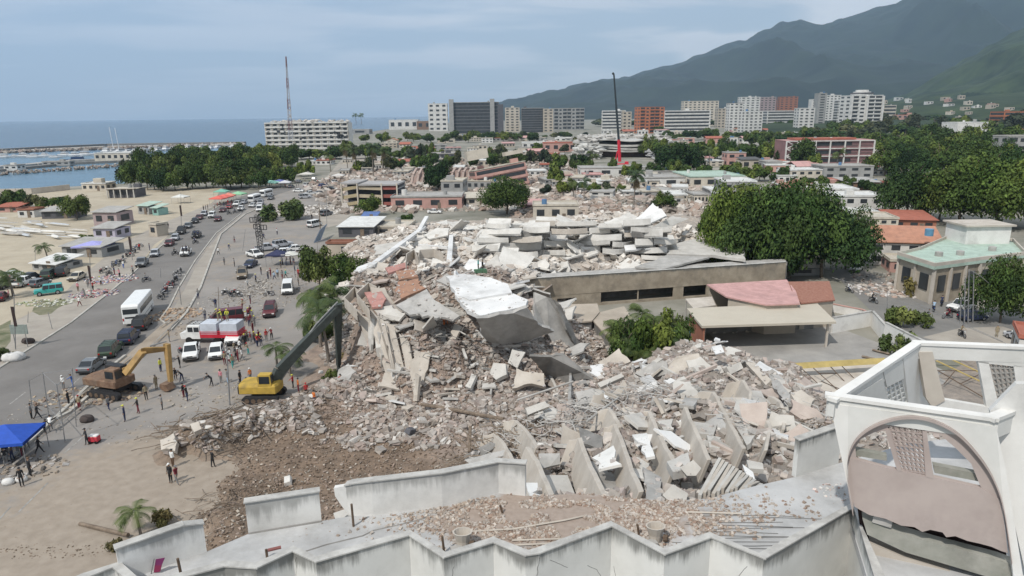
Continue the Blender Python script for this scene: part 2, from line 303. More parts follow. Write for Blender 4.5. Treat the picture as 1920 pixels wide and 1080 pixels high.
# right-hand street and courtyard
m_street = M('street_asphalt', (.17, .165, .155), .9, c2=(.23, .22, .205), scale=.2, stain=.25, bump=.04)
struct(patch('street', [(1545, 500), (1570, 520), (1640, 590), (1715, 640), (1920, 700), (2300, 800), (2400, 640), (2050, 600), (1920, 585), (1820, 575), (1700, 540), (1640, 515), (1600, 500)], .012, m_street))
struct(patch('courtyard_slab', [(1330, 625), (1560, 610), (1640, 640), (1760, 690), (1900, 760), (1960, 840), (1500, 840), (1440, 720), (1360, 660)], .01, M('courtyard_concrete', (.27, .26, .245), .9, c2=(.36, .345, .32), scale=.25, stain=.3)))
struct(patch('sidewalk', [(1730, 632), (1800, 615), (1880, 612), (1960, 640), (2000, 665), (1880, 655), (1790, 650)], .016, m_walk))
struct(patch('lawn', [(-300, 640), (-60, 640), (20, 600), (20, 640), (0, 665), (-60, 690), (-200, 760)], .012, m_lawn))
struct(patch('lawn', [(64, 574), (76, 562), (100, 566), (122, 559), (126, 568), (108, 578), (96, 588), (74, 591), (60, 584)], .012, m_lawn))
struct(patch('town_lane', [(600, 346), (640, 300), (670, 292), (720, 300), (700, 345), (660, 400), (640, 420), (600, 430)], .006, m_walk))
# ---- mountains ----
def ridge(name, pts, Yr, Yf, Yb, mat, amp, nu=220, nv=70, seed=1, ext=None, zb=None):
    px = np.array([p[0] for p in pts], float); py = np.array([p[1] for p in pts], float)
    U = np.linspace(px[0], px[-1], nu); top = np.interp(U, px, py)
    Xd = np.empty(nu); H = np.empty(nu)
    for i in range(nu):
        q = K(U[i], top[i], Yr); Xd[i] = q.x/Yr; H[i] = max(q.z, 2)
    T = np.concatenate([np.linspace(0, 1, nv), np.linspace(1.06, 1.6, 8)])
    Yy = np.where(T <= 1, Yf+(Yr-Yf)*T, Yr+(T-1)*(Yb-Yr)/.6)
    YY = np.repeat(Yy[:, None], nu, 1); XX = YY*Xd[None, :]
    prof = np.where(T <= 1, T**1.35, np.maximum(0, 1-(T-1)*1.5))[:, None]
    s = (Yr-Yf)
    rg = 1-np.abs(2*vnoise(XX, YY*.35, s*.16, seed)-1); rg2 = 1-np.abs(2*vnoise(XX+YY*.2, YY*.4, s*.07, seed+3)-1)
    n3 = vnoise(XX, YY, s*.025, seed+5)
    env = np.sin(np.clip(T, 0, 1)*math.pi)[:, None]
    ZZ = H[None]*prof + amp*s*env*((rg-.6)*.5+(rg2-.6)*.25)*(H[None]/H.max()*.8+.2) + amp*.06*s*(n3-.5)*np.clip(T, 0, 1)[:, None]
    ZZ = np.where(T[:, None] == 0, -3, ZZ); ZZ[-1] = -3
    return struct(gridmesh(name, XX, YY, ZZ, mat))
m_mtn = M('forest_slope_far', (.007, .015, .015), 1, c2=(.022, .036, .026), scale=.003, detail=11, bump=0)
m_mtn2 = M('forest_slope', (.008, .020, .010), 1, c2=(.048, .072, .030), scale=.009, detail=11)
ridge('mountain', [(925, 205), (940, 196), (1000, 178), (1060, 166), (1100, 157), (1180, 143), (1225, 126), (1260, 120), (1310, 103), (1350, 88), (1400, 72), (1440, 52), (1468, 40), (1500, 38), (1520, 46), (1532, 49), (1570, 38), (1620, 22), (1680, 4), (1720, -20), (1800, -50), (1920, -70), (2100, -90), (2400, -60), (2700, 0)], 7800, 3300, 11500, m_mtn, .20, seed=2, nu=420, nv=120)
ridge('mountain', [(1560, 205), (1640, 196), (1700, 178), (1740, 152), (1790, 122), (1840, 96), (1880, 74), (1920, 52), (2000, 20), (2150, -50), (2400, -120), (2800, -160)], 3700, 1500, 5500, m_mtn2, .17, seed=6, nu=340, nv=110)
ridge('hill', [(1380, 214), (1460, 209), (1560, 203), (1640, 194), (1720, 188), (1800, 182), (1860, 177), (1920, 172), (2100, 150), (2500, 120)], 1900, 780, 2600, m_mtn2, .05, seed=9, nu=140, nv=40)
# ================= RUBBLE RELIEF =================
BR, GB, GY, WH, TN = (.185, .14, .105), (.27, .215, .18), (.26, .235, .21), (.42, .395, .36), (.26, .215, .175)
CT = [(p[0], p[1], p[2], c) for c, L_ in (
    (TN, [(270, 870, -.3), (300, 835, -.3), (320, 790, -.3), (380, 755, -.3), (450, 752, -.3), (515, 735, -.3), (560, 690, -.3), (555, 640, -.3), (590, 600, -.3), (590, 560, -.3), (596, 510, -.3), (630, 470, -.3), (350, 860, -.3), (400, 880, -.3), (440, 840, -.3), (380, 930, -.3), (330, 900, -.3), (360, 1010, -.3), (300, 960, -.3), (240, 1000, -.3), (200, 900, -.3), (230, 820, -.3), (430, 730, -.3), (250, 740, -.3)]),
    (TN, [(x, y, -.6) for x, y in ((60, 1000), (100, 1060), (20, 940), (150, 950), (0, 1050), (-100, 1000), (200, 1060), (120, 880), (260, 900), (500, 700), (480, 640), (520, 600), (540, 540), (560, 500), (450, 700), (400, 640), (560, 580), (500, 500), (600, 470), (1500, 450), (1600, 480), (1700, 560), (1600, 560), (1640, 620), (1420, 520), (1400, 560), (1480, 600), (1380, 605), (1560, 650), (1480, 650), (560, 620), (530, 660), (500, 730), (1540, 520), (1700, 480), (610, 440), (1340, 560), (1060, 590), (1100, 605), (1150, 580), (1200, 600), (1240, 570), (1420, 640), (1330, 630))]),
    (BR, [(345, 800, 1.7), (310, 845, .8), (400, 800, 2.1), (440, 790, 1.9), (500, 780, 1.2), (470, 840, .5), (520, 830, .35), (560, 860, .4), (620, 860, .4), (700, 850, .6), (640, 810, .4), (560, 790, .8), (760, 840, .9), (440, 900, .8), (430, 950, 1.6), (400, 1000, 1.2), (480, 890, .3), (700, 890, .45), (800, 880, .7), (590, 885, .4), (650, 900, .4), (560, 905, .3), (440, 1010, 1.8), (600, 900, .35)]),
    (GB, [(620, 760, .5), (680, 770, .7), (760, 780, .9), (700, 730, .9), (620, 700, .7), (640, 650, 1), (600, 660, .5), (660, 700, .9), (830, 800, 1.2), (900, 790, 1.6), (850, 840, 1.2), (740, 745, 1.2), (790, 765, 1.1), (860, 740, 1.8), (880, 690, 3), (850, 650, 5), (930, 700, 3), (950, 750, 2), (1000, 740, 2), (820, 640, 5), (1050, 700, 3)]),
    (GB, [(700, 570, 8), (760, 580, 8.4), (800, 605, 7.5), (860, 600, 8.4), (720, 640, 5), (760, 690, 3.5), (850, 540, 9.5), (960, 540, 9.5), (900, 570, 9), (930, 650, 4), (1000, 560, 8), (1050, 620, 5), (1080, 660, 2.5), (1120, 680, .8), (1140, 610, -.3), (700, 510, 7), (760, 480, 6.5), (840, 500, 8.5), (680, 470, 4), (900, 500, 8), (960, 505, 6), (650, 540, 2), (640, 500, 1), (1120, 560, -.3)]),
    (WH, [(700, 450, 5), (780, 430, 6.5), (860, 440, 7), (950, 435, 8), (1050, 425, 8.5), (1150, 405, 9), (1230, 400, 8.5), (1280, 430, 6.5), (1000, 480, 5), (1150, 480, 4.5), (1080, 460, 6.5), (900, 465, 6.5), (1300, 460, 1), (1260, 480, 1), (1340, 470, -.3), (750, 400, .5), (900, 395, .5), (1000, 392, .5), (1100, 385, .5), (1300, 390, 0), (660, 430, .5), (820, 380, 0), (1200, 378, .5)]),
    (GY, [(870, 840, 1.8), (920, 810, 3.5), (960, 860, 6), (1000, 900, 9.5), (1050, 930, 12), (1130, 945, 13.2), (1250, 950, 13.4), (1400, 930, 13.3), (1500, 880, 12.3), (1560, 830, 10), (1000, 800, 4), (1080, 780, 7), (1150, 760, 8), (1250, 740, 9), (1330, 700, 8.5), (1380, 700, 8), (1440, 740, 8), (1500, 760, 8), (1550, 780, 7), (1180, 700, 4), (1250, 690, 6), (1300, 650, 6), (1350, 645, 6.4), (1400, 680, 6), (1440, 690, 2.5), (1480, 695, -.3), (1200, 655, .8), (1140, 700, 1.2), (1100, 740, 4), (1260, 620, -.3), (1330, 615, -.3), (1560, 700, -.3), (1640, 720, -.3), (1600, 760, -.3), (1700, 800, -.3), (1640, 660, -.3), (1060, 850, 9), (1150, 850, 10.5), (1300, 850, 11.3), (1420, 840, 11), (1200, 800, 9.8), (1350, 780, 9.6)]),
    (GB, [(1000, 1300, 2), (1500, 1300, 2), (500, 1150, 0), (700, 1000, .4), (850, 960, 1), (950, 900, 3.5)])) for p in L_]
CP = np.array([list(G(p[0], p[1], max(p[2], 0))[:2]) for p in CT]); CZ = np.array([p[2] for p in CT]); CC = np.array([p[3] for p in CT])
def hfield(X, Y, colr=False):
    X = np.asarray(X, float); Y = np.asarray(Y, float); sh = X.shape; x, y = X.ravel(), Y.ravel()
    Z = np.zeros(len(x)); C3 = np.zeros((len(x), 3))
    for a in range(0, len(x), 20000):
        d = (x[a:a+20000, None]-CP[None, :, 0])**2 + ((y[a:a+20000, None]-CP[None, :, 1]))**2
        wt = 1/(d+1.2)**1.7; ws = wt.sum(1); Z[a:a+20000] = (wt@CZ)/ws; C3[a:a+20000] = (wt@CC)/ws[:, None]
    nz = (vnoise(x, y, 2.3, 1)-.5)*1.0 + (vnoise(x, y, .9, 2)-.5)*.5 + (vnoise(x, y, 5.5, 3)-.5)*1.3
    Z = Z - .12 + nz*np.clip(Z*.45+.08, 0, 1)
    Z = Z.reshape(sh)
    return (Z, C3.reshape(sh+(3,))) if colr else Z
def HZ(x, y): return float(hfield(np.array([x]), np.array([y]))[0])
def S(px, py, n=34):
    "where the sight line through a photo point lands on the relief"
    d = ray(px, py); o = Vector((0, 0, HC)); t0 = 12/d.y; t1 = (0-HC)/d.z if d.z < 0 else 400/d.y
    T = np.linspace(t0, t1, 400); X = T*d.x; Y = T*d.y; Z = HC+T*d.z; h = np.maximum(hfield(X, Y), 0); k = np.argmax(Z <= h+1e-3)
    if Z[k] > h[k]+1e-3: k = len(T)-1
    return Vector((X[k], Y[k], h[k]))
gx, gy = np.meshgrid(np.arange(-45, 62, .55), np.concatenate([np.arange(20, 80, .5), np.arange(80, 190, .8)]))
Z, C3 = hfield(gx, gy, True)
m_rub = M('rubble_ground', (.78, .78, .78), 1, c2=(1.25, 1.2, 1.15), scale=.9, attr=True, bump=.5, detail=10)
o = gridmesh('rubble', gx, gy, Z-.05, m_rub, False, C3.reshape(-1, 3)); tag(o, 'grey and brown mound of crushed masonry the collapsed blocks rest on', 'rubble', kind='stuff')
# loose chunks over the mound
def pt_in(x, y, poly):
    inside = np.zeros(len(x), bool); n = len(poly)
    for i in range(n):
        x1, y1 = poly[i]; x2, y2 = poly[i-1]
        c = ((y1 > y) != (y2 > y)) & (x < (x2-x1)*(y-y1)/(y2-y1+1e-12)+x1); inside ^= c
    return inside
m_chunk = M('broken_masonry', (.85, .85, .85), .95, c2=(1.15, 1.13, 1.1), scale=2.5, attr=True, detail=6)
TINT = np.array([(.31, .275, .24), (.36, .325, .29), (.26, .225, .195), (.44, .41, .375), (.34, .28, .24), (.27, .205, .17), (.40, .355, .315), (.22, .18, .155), (.52, .495, .46), (.36, .305, .26), (.33, .285, .25), (.37, .30, .265)])
def chunks(name, label, npts, x0, x1, y0, y1, smin, smax, minz=.12, pal_=TINT, flat=.35, power=2.2, poly=None, zoff=0, zfix=None, rusty=0):
    x = RNG.uniform(x0, x1, npts); y = RNG.uniform(y0, y1, npts)
    if poly is not None: k = pt_in(x, y, poly); x, y = x[k], y[k]
    z = hfield(x, y) if zfix is None else np.full(len(x), zfix)
    k = z > minz if zfix is None else np.ones(len(x), bool)
    x, y, z = x[k], y[k], z[k]; n = len(x)
    if n == 0: return
    s = smin + (smax-smin)*RNG.random(n)**power
    Sz = np.stack([s*RNG.uniform(.6, 1.6, n), s*RNG.uniform(.5, 1.1, n), s*RNG.uniform(.15, .7, n)], -1)
    A = np.stack([RNG.normal(0, flat, n), RNG.normal(0, flat, n), RNG.uniform(0, 6.28, n)], -1)
    C = pal_[RNG.integers(0, len(pal_), n)]*RNG.uniform(.75, 1.2, (n, 1))
    o = boxes(name, np.stack([x, y, z+s*.12+zoff], -1), Sz, A, C, m_chunk); return tag(o, label, 'rubble', kind='stuff')
chunks('rubble', 'pale broken concrete chunks strewn over the big central mound', 44000, -32, 32, 56, 108, .06, .75, .5, power=3.6, pal_=TINT*.85+.07)
chunks('rubble', 'grey concrete lumps heaped behind the near roof', 36000, -3, 50, 25, 66, .05, .6, 1.0, power=3.4, pal_=TINT*.8+.1)
chunks('rubble', 'fine brown and grey crumbs over the dug-out clearing', 30000, -26, 12, 36, 72, .03, .22, -.02, power=3, pal_=np.array([(.2, .15, .11), (.26, .2, .16), (.16, .12, .09), (.4, .36, .31), (.3, .24, .2)]))
chunks('rubble', 'broken lumps at the foot of the central mound', 9000, -18, 12, 58, 84, .08, .5, .3, power=3)
chunks('rubble', 'white concrete fragments around the far pancaked block', 20000, -35, 48, 100, 165, .15, 1.4, .3, pal_=TINT[[1, 3, 6, 8, 8]]*1.2, power=3)
# ================= TREES, PALMS =================
m_leaf = M('leaf_green', (.75, .75, .75), .7, c2=(1.3, 1.3, 1.2), scale=.5, attr=True, spec=.15, leafy=1)
m_bark = M('bark', (.16, .13, .10), .95, .25, 3)
def crown_mesh(n, leaf, lobes, seed, tint=((.036, .066, .018), (.085, .125, .034), (.055, .095, .025)), flat=.75, fill=.35, up=.55):
    g = np.random.default_rng(seed)
    # lobes: clump centres within a unit dome
    c = g.normal(0, 1, (lobes, 3)); c /= np.linalg.norm(c, axis=1)[:, None]; c *= (g.random((lobes, 1))**.35)*.82*(1+.18*np.sin(3*np.arctan2(c[:, 1:2], c[:, 0:1])+seed)); c[:, 2] = np.abs(c[:, 2])*flat*(.75+.35*g.random(lobes)) - .12
    r = g.uniform(.13, .36, lobes); wt = r**2; li = g.choice(lobes, n, p=wt/wt.sum())
    d = g.normal(0, 1, (n, 3)); d[:, 2] = d[:, 2]+.35; d /= np.linalg.norm(d, axis=1)[:, None]
    rad = r[li]*(1-fill*g.random(n)**2)*(1+.12*g.normal(0, 1, n)); P = c[li]+d*rad[:, None]*np.array([1, 1, .8]); P[:, 2] += .35
    s = leaf*g.uniform(.6, 1.5, n)
    nn = d+g.normal(0, .55, (n, 3)); nn[:, 2] += up; nn /= np.linalg.norm(nn, axis=1)[:, None]
    t = np.cross(nn, g.normal(0, 1, (n, 3))); t /= np.linalg.norm(t, axis=1)[:, None]; b = np.cross(nn, t)
    V = np.stack([P-t*s[:, None], P-b*s[:, None]*.55, P+t*s[:, None]+nn*s[:, None]*.2, P+b*s[:, None]*.55], 1).reshape(-1, 3)
    T = np.array(tint); lc = T[g.integers(0, len(T), lobes)]*g.uniform(.75, 1.25, (lobes, 1)); C = lc[li]*g.uniform(.7, 1.35, (n, 1)); C = np.repeat(C, 4, 0)
    return raw_mesh('crown', V, np.arange(4*n).reshape(-1, 4), [m_leaf], C)
def trunk_mesh(seed, h=.45, r=.045):
    g = random.Random(seed); b = MB(); pts = [Vector((0, 0, -.02))]
    for i in range(3): pts.append(pts[-1]+Vector((g.uniform(-.04, .04), g.uniform(-.04, .04), h/3)))
    rr = r
    for p, q in zip(pts, pts[1:]): b.tube(p, q, rr, 7, rr*.82); rr *= .82
    for k in range(6):
        a = 6.28*k/6+g.random(); e = pts[-1]+Vector((math.cos(a)*.38, math.sin(a)*.38, g.uniform(.12, .45))); mid = (pts[-1]+e)/2+Vector((0, 0, .06))
        b.tube(pts[-1], mid, rr*.7, 5, rr*.5); b.tube(mid, e, rr*.5, 5, rr*.2)
    me = b.mesh('trunk'); me.materials.append(m_bark); return me
DK = ((.016, .036, .012), (.042, .075, .022), (.028, .058, .018)); OL = ((.065, .095, .026), (.115, .14, .042), (.085, .115, .032)); FR = ((.045, .060, .038), (.07, .085, .05), (.055, .072, .04))
CROWN = {'big': [crown_mesh(14000, .030, 60, 1, DK), crown_mesh(14000, .030, 66, 2, ((.040, .075, .016), (.085, .13, .032), (.06, .105, .024))), crown_mesh(13000, .031, 52, 3)],
         'mid': [crown_mesh(4500, .052, 32, 4, DK), crown_mesh(4500, .052, 28, 5), crown_mesh(4500, .052, 34, 6, OL)],
         'far': [crown_mesh(1100, .12, 12, 7, DK), crown_mesh(1100, .12, 10, 8), crown_mesh(1100, .12, 11, 9, OL), crown_mesh(1000, .12, 11, 10, FR)],
         'bush': [crown_mesh(1600, .085, 14, 12, ((.055, .085, .03), (.09, .12, .045)), .8, .7), crown_mesh(1600, .085, 14, 13, ((.13, .115, .06), (.10, .10, .045)), .8, .8)]}
TRUNK = [trunk_mesh(i) for i in range(3)]
def mkobj(name, me, parent=None, mats=None):
    o = bpy.data.objects.new(name, me); col.objects.link(o)
    if parent: o.parent = parent
    return o
def tree(px, py, wpx, hpx, label, kind='mid', var=None, z=0, name='tree', group=None, cat='tree', Y=None, trunk=True):
    "foot at the photo point, crown wpx wide and the whole hpx high in photo pixels"
    b = G(px, py, z) if Y is None else Vector((K(px, py, Y).x, Y, z if z else K(px, py, Y).z))
    d = (b-Vector((0, 0, HC))).length; u = d/F*1.03; Wd, Hh = wpx*u, hpx*u/math.cos(math.atan2(HC-b.z-hpx*u*.5, b.y))
    root = empty(name, b, rnd.uniform(0, 6.28), label, cat, group)
    v = rnd.randrange(len(CROWN[kind])) if var is None else var
    c = mkobj('crown', CROWN[kind][v], root); c.scale = (Wd/1.9, Wd/1.9, Hh/1.28); c.location = (0, 0, Hh*.12 if trunk else -Hh*.1)
    if not trunk: c.scale[2] = Hh/1.1
    if trunk:
        t = mkobj('trunk', TRUNK[rnd.randrange(3)], root); t.scale = (Wd/2.2, Wd/2.2, Hh)
    return root
m_frond = M('palm_frond', (.035, .065, .02), .6, c2=(.075, .11, .035), scale=2, leafy=1); m_frondd = M('dry_frond', (.16, .125, .07), .9, c2=(.24, .19, .11), scale=2)
m_ptr = M('palm_trunk', (.20, .175, .15), .95, .25, 4)
def frond(b, base, az, length, up, droop, seg=9, wd=.32):
    g = rnd; pts = []; e = up; p = Vector(base); st = length/seg
    for i in range(seg+1):
        pts.append(p.copy()); p += Vector((math.cos(az)*math.cos(e), math.sin(az)*math.cos(e), math.sin(e)))*st; e -= droop/seg*(1+.6*i/seg)
    side = Vector((-math.sin(az), math.cos(az), 0))
    for i in range(1, seg):
        d = (pts[i+1]-pts[i]).normalized(); k = wd*length*math.sin(math.pi*(i+.6)/(seg+1.1))*1.0+.05
        for s in (-1, 1):
            for h_ in (0, .5):
                q = pts[i]+(pts[i+1]-pts[i])*h_; tip = q+side*s*k+d*k*.55+Vector((0, 0, -k*.45))
                b.add([q, q+d*st*.42, tip+d*st*.1, tip], [(0, 1, 2, 3)])
    b.path(pts, .02*length/3, 3)
def palm_protos():
    out_ = []
    for hgt, nf, ln, dry in ((6.0, 16, 2.8, 0), (9.0, 22, 3.0, 1), (3.5, 13, 2.6, 0)):
        root = empty('palm_tree', (0, 0, 0)); b = MB(); p = Vector((0, 0, -.1)); lx = rnd.uniform(-.05, .05)
        for i in range(7):
            q = p+Vector((lx*hgt/7*(i*.6), .02*i, hgt/7)); b.tube(p, q, .20-.014*i, 7, .19-.014*i); p = q
        b.build('trunk', m_ptr, root)
        f = MB()
        for i in range(nf): frond(f, p, 6.283*i/nf*1.618*nf/8, ln*rnd.uniform(.85, 1.1), rnd.uniform(-.1, 1.25), rnd.uniform(1.1, 1.9))
        f.build('crown', m_frond, root)
        if dry:
            f = MB()
            for i in range(16): frond(f, p-Vector((0, 0, .3+.12*i)), i*2.4, 1.9, -.8, .9, 6, .4)
            f.build('dry_skirt', m_frondd, root)
        reg(root); out_.append(root)
    return out_
PALM = palm_protos()
def palm(px, py, k, hpx, label, group='palm trees', z=0, Y=None):
    b = G(px, py, z) if Y is None else K(px, py, Y); d = (b-Vector((0, 0, HC))).length; hh = hpx*d/F*1.03; base = (7.2, 10.6, 4.6)[k]
    return place(PALM[k], b, rnd.uniform(0, 6.28), label, 'palm tree', group, s=hh/base)
# ================= PEOPLE =================
def skin_body(joints, bones, radii):
    me = bpy.data.meshes.new('body'); me.from_pydata(joints, bones, []); o = bpy.data.objects.new('tmp', me); col.objects.link(o)
    md = o.modifiers.new('s', 'SKIN'); md.use_smooth_shade = True; o.modifiers.new('d', 'SUBSURF').levels = 1
    for i, sv in enumerate(me.skin_vertices[0].data): sv.radius = (radii[i], radii[i]*(.8 if i in (0, 1, 2) else 1)); sv.use_root = i == 0
    dg = bpy.context.evaluated_depsgraph_get(); me2 = bpy.data.meshes.new_from_object(o.evaluated_get(dg)); bpy.data.objects.remove(o); return me2
def person_mesh(lean=0, larm=(.10, 0), rarm=(.10, 0), lleg=0, rleg=0, sit=False, lk=0, rk=0):
    "arms: (out angle, forward angle); legs: forward swing; faces -Y"
    J = [Vector((0, 0, .95)), Vector((0, -math.sin(lean)*.25, .95+math.cos(lean)*.25)), Vector((0, -math.sin(lean)*.46, .95+math.cos(lean)*.46))]; r = [.135, .125, .15]; B = [(0, 1), (1, 2)]
    def add(p, par, rad): J.append(Vector(p)); r.append(rad); B.append((par, len(J)-1)); return len(J)-1
    nk = add(J[2]+Vector((0, -math.sin(lean)*.1, .11)), 2, .055); h1 = add(J[nk]+Vector((0, -.02-math.sin(lean)*.05, .10)), nk, .092); add(J[h1]+Vector((0, 0, .11)), h1, .075)
    for s, (o_, f_) in ((-1, larm), (1, rarm)):
        sh = add(J[2]+Vector((s*.18, 0, .02)), 2, .058)
        d1 = Vector((s*math.sin(o_)*math.cos(f_), -math.sin(f_), -math.cos(o_)*math.cos(f_))); el = add(J[sh]+d1*.28, sh, .045)
        d2 = Vector((d1.x*.7, d1.y-.25, d1.z)).normalized(); wr = add(J[el]+d2*.25, el, .032); pm = add(J[wr]+d2*.06, wr, .036)
        sd = d2.cross(Vector((0, 1, 0))) if abs(d2.y) < .9 else Vector((1, 0, 0)); sd.normalize()
        for k in range(4): add(J[pm]+d2*(.085-.012*abs(k-1.4))+sd*(k-1.5)*.022, pm, .0095)
        add(J[pm]+d2*.03+sd*.045*s, pm, .011)
    for s, a, kb in ((-1, lleg, lk), (1, rleg, rk)):
        hp = add((s*.095, 0, .90), 0, .10)
        if sit: kn = add((s*.17, -.42, .86), hp, .065); an = add((s*.17, -.38, .44), kn, .048); add((s*.17, -.52, .38), an, .04)
        else:
            kn = add(J[hp]+Vector((0, -math.sin(a)*.43, -math.cos(a)*.43)), hp, .066); an = add(J[kn]+Vector((0, -math.sin(a-kb)*.40, -math.cos(a-kb)*.40)), kn, .046); add(J[an]+Vector((0, -.14, -.04)), an, .036)
    me = skin_body(J, B, r); 
    hz_ = J[nk].z-.02; hand = [J[i] for i in range(len(J)) if r[i] in (.032, .036, .0095, .011)]
    n = len(me.polygons); cen = np.empty(n*3); me.polygons.foreach_get('center', cen); cen = cen.reshape(-1, 3); mi = np.zeros(n, int)
    feet = [J[i] for i in range(len(J)) if r[i] in (.036, .04) and J[i].z < .5]
    for i, c in enumerate(cen):
        v = Vector(c)
        if c[2] > hz_ and abs(v.x) < .12: mi[i] = 0
        elif min((v-q).length for q in hand) < .085: mi[i] = 0
        elif min([(v-q).length for q in feet] or [9]) < .13: mi[i] = 3
        elif sit and c[2] < .97 and (c[1] < -.1 or c[2] < .93): mi[i] = 2
        elif not sit and c[2] < .97+0: mi[i] = 2
        else: mi[i] = 1
    # arms stay shirt-coloured even when they hang lower than the waist
    arms = [J[i] for i in range(len(J)) if r[i] in (.058, .045)]
    for i, c in enumerate(cen):
        if mi[i] == 2 and min((Vector(c)-q).length for q in arms) < .15: mi[i] = 1
    me.materials.clear()
    sk = pal((.30, .19, .13), .6); 
    for q in (sk, pal((.1, .1, .1)), pal((.05, .05, .06)), pal((.04, .035, .03))): me.materials.append(q)
    me.polygons.foreach_set('material_index', mi); me.shade_smooth()
    return me, J[h1]
POSE = [person_mesh(), person_mesh(lean=.08, larm=(.12, .5), rarm=(.12, -.4), lleg=.4, rleg=-.35, rk=.25, lk=.05), person_mesh(lean=.15, larm=(.3, .9), rarm=(.25, 1.1), lleg=.1, rleg=-.12), person_mesh(larm=(.2, .3), rarm=(1.1, .3), lleg=.12, rleg=-.15), person_mesh(lean=.75, larm=(.15, 1.0), rarm=(.15, .9), lleg=.3, rleg=-.15), person_mesh(lean=.25, larm=(.25, 1.05), rarm=(.25, 1.05), sit=True)]
def cap_mesh(kind):
    b = MB()
    rings = []
    for k in range(5):
        a = k/4*math.pi*.5; rr = .108*math.cos(a)+.002; rings.append([Vector((math.cos(6.283*i/10)*rr, math.sin(6.283*i/10)*rr, .02+.115*math.sin(a))) for i in range(10)])
    b.loft(rings)
    if kind: b.prism([(-.08, -.09, .03), (.08, -.09, .03), (.055, -.19, .02), (-.055, -.19, .02)], (0, 0, .012))
    me = b.mesh('cap'); me.shade_smooth(); me.materials.append(pal((.02, .02, .02))); return me
CAPM = [cap_mesh(0), cap_mesh(1)]
CLOTH = {'black': (.02, .02, .022), 'navy': (.03, .04, .09), 'red': (.38, .03, .03), 'orange': (.6, .17, .04), 'white': (.7, .7, .68), 'blue': (.06, .13, .38), 'grey': (.2, .2, .2), 'khaki': (.28, .23, .15), 'green': (.06, .14, .06), 'maroon': (.16, .025, .035), 'yellow': (.62, .62, .08), 'pink': (.6, .25, .28), 'brown': (.13, .08, .05), 'light blue': (.35, .48, .62), 'teal': (.04, .3, .28)}
def person(loc, rz, shirt, trousers, label, pose=0, cap='black', group=None, kind=1):
    me, hd = POSE[pose]; o = bpy.data.objects.new('person', me); col.objects.link(o); o.location = loc; o.rotation_euler.z = rz
    sc_ = rnd.uniform(.95, 1.04); o.scale = (sc_, sc_, sc_)
    for i, c in ((1, CLOTH[shirt]), (2, CLOTH[trousers])): o.material_slots[i].link = 'OBJECT'; o.material_slots[i].material = pal(c, .85)
    h = mkobj('cap' if kind else 'hair', CAPM[kind], o); h.location = hd+Vector((0, 0, .035)); h.material_slots[0].link = 'OBJECT'; h.material_slots[0].material = pal(CLOTH[cap], .7)
    return tag(o, label, 'person', group)
# ================= VEHICLES =================
m_glass = M('dark_glass', (.025, .03, .035), .12, .1, spec=.6); m_tyre = M('tyre_rubber', (.02, .02, .02), .9); m_rim = M('wheel_rim', (.35, .35, .36), .4, metal=.6); m_lamp = M('lamp_glass', (.7, .7, .68), .2, spec=.6); m_red = M('tail_lamp', (.4, .02, .02), .3); m_trim = M('black_trim', (.03, .03, .032), .6)
BODY = M('BODY_paint', (.5, .5, .5), .35)
def bodymat(c): 
    k = 'BODY_%02d_%02d_%02d' % tuple(int(x*99) for x in c); return M(k, c, .35, .06, 1.2, spec=.5)
def objslot(o):
    for sl in o.material_slots:
        if sl.material and sl.material.name.startswith('BODY'): m_ = sl.material; sl.link = 'OBJECT'; sl.material = m_
    return o
def wheel(root, x, y, r, wd=.22):
    b = MB(); b.tube((0, -wd/2, 0), (0, wd/2, 0), r, 16); w_ = b.build('wheel', m_tyre, root, (x, y, r), bevel=.025)
    for s in (-1, 1):
        b = MB(); b.tube((0, s*wd/2, 0), (0, s*(wd/2+.012), 0), r*.58, 10); b.build('rim', m_rim, w_)
        break_ = 0
    return w_
def hull(prof, halfw, top_w=.93):
    "side outline (x,z) pulled across the width, upper points drawn in a little"
    zs = [p[1] for p in prof]; z0, z1 = min(zs), max(zs); b = MB(); rings = []
    for y, k in ((-1, .93), (-.9, 1), (.9, 1), (1, .93)):
        rings.append([Vector((x*(k if abs(x) > 1 else 1)*1.0, y*halfw*(1-(1-top_w)*max(0, (z-z0-.45*(z1-z0))/(z1-z0))), z0+(z-z0)*(1 if k == 1 else .985))) for x, z in prof])
    return b.loft(rings)
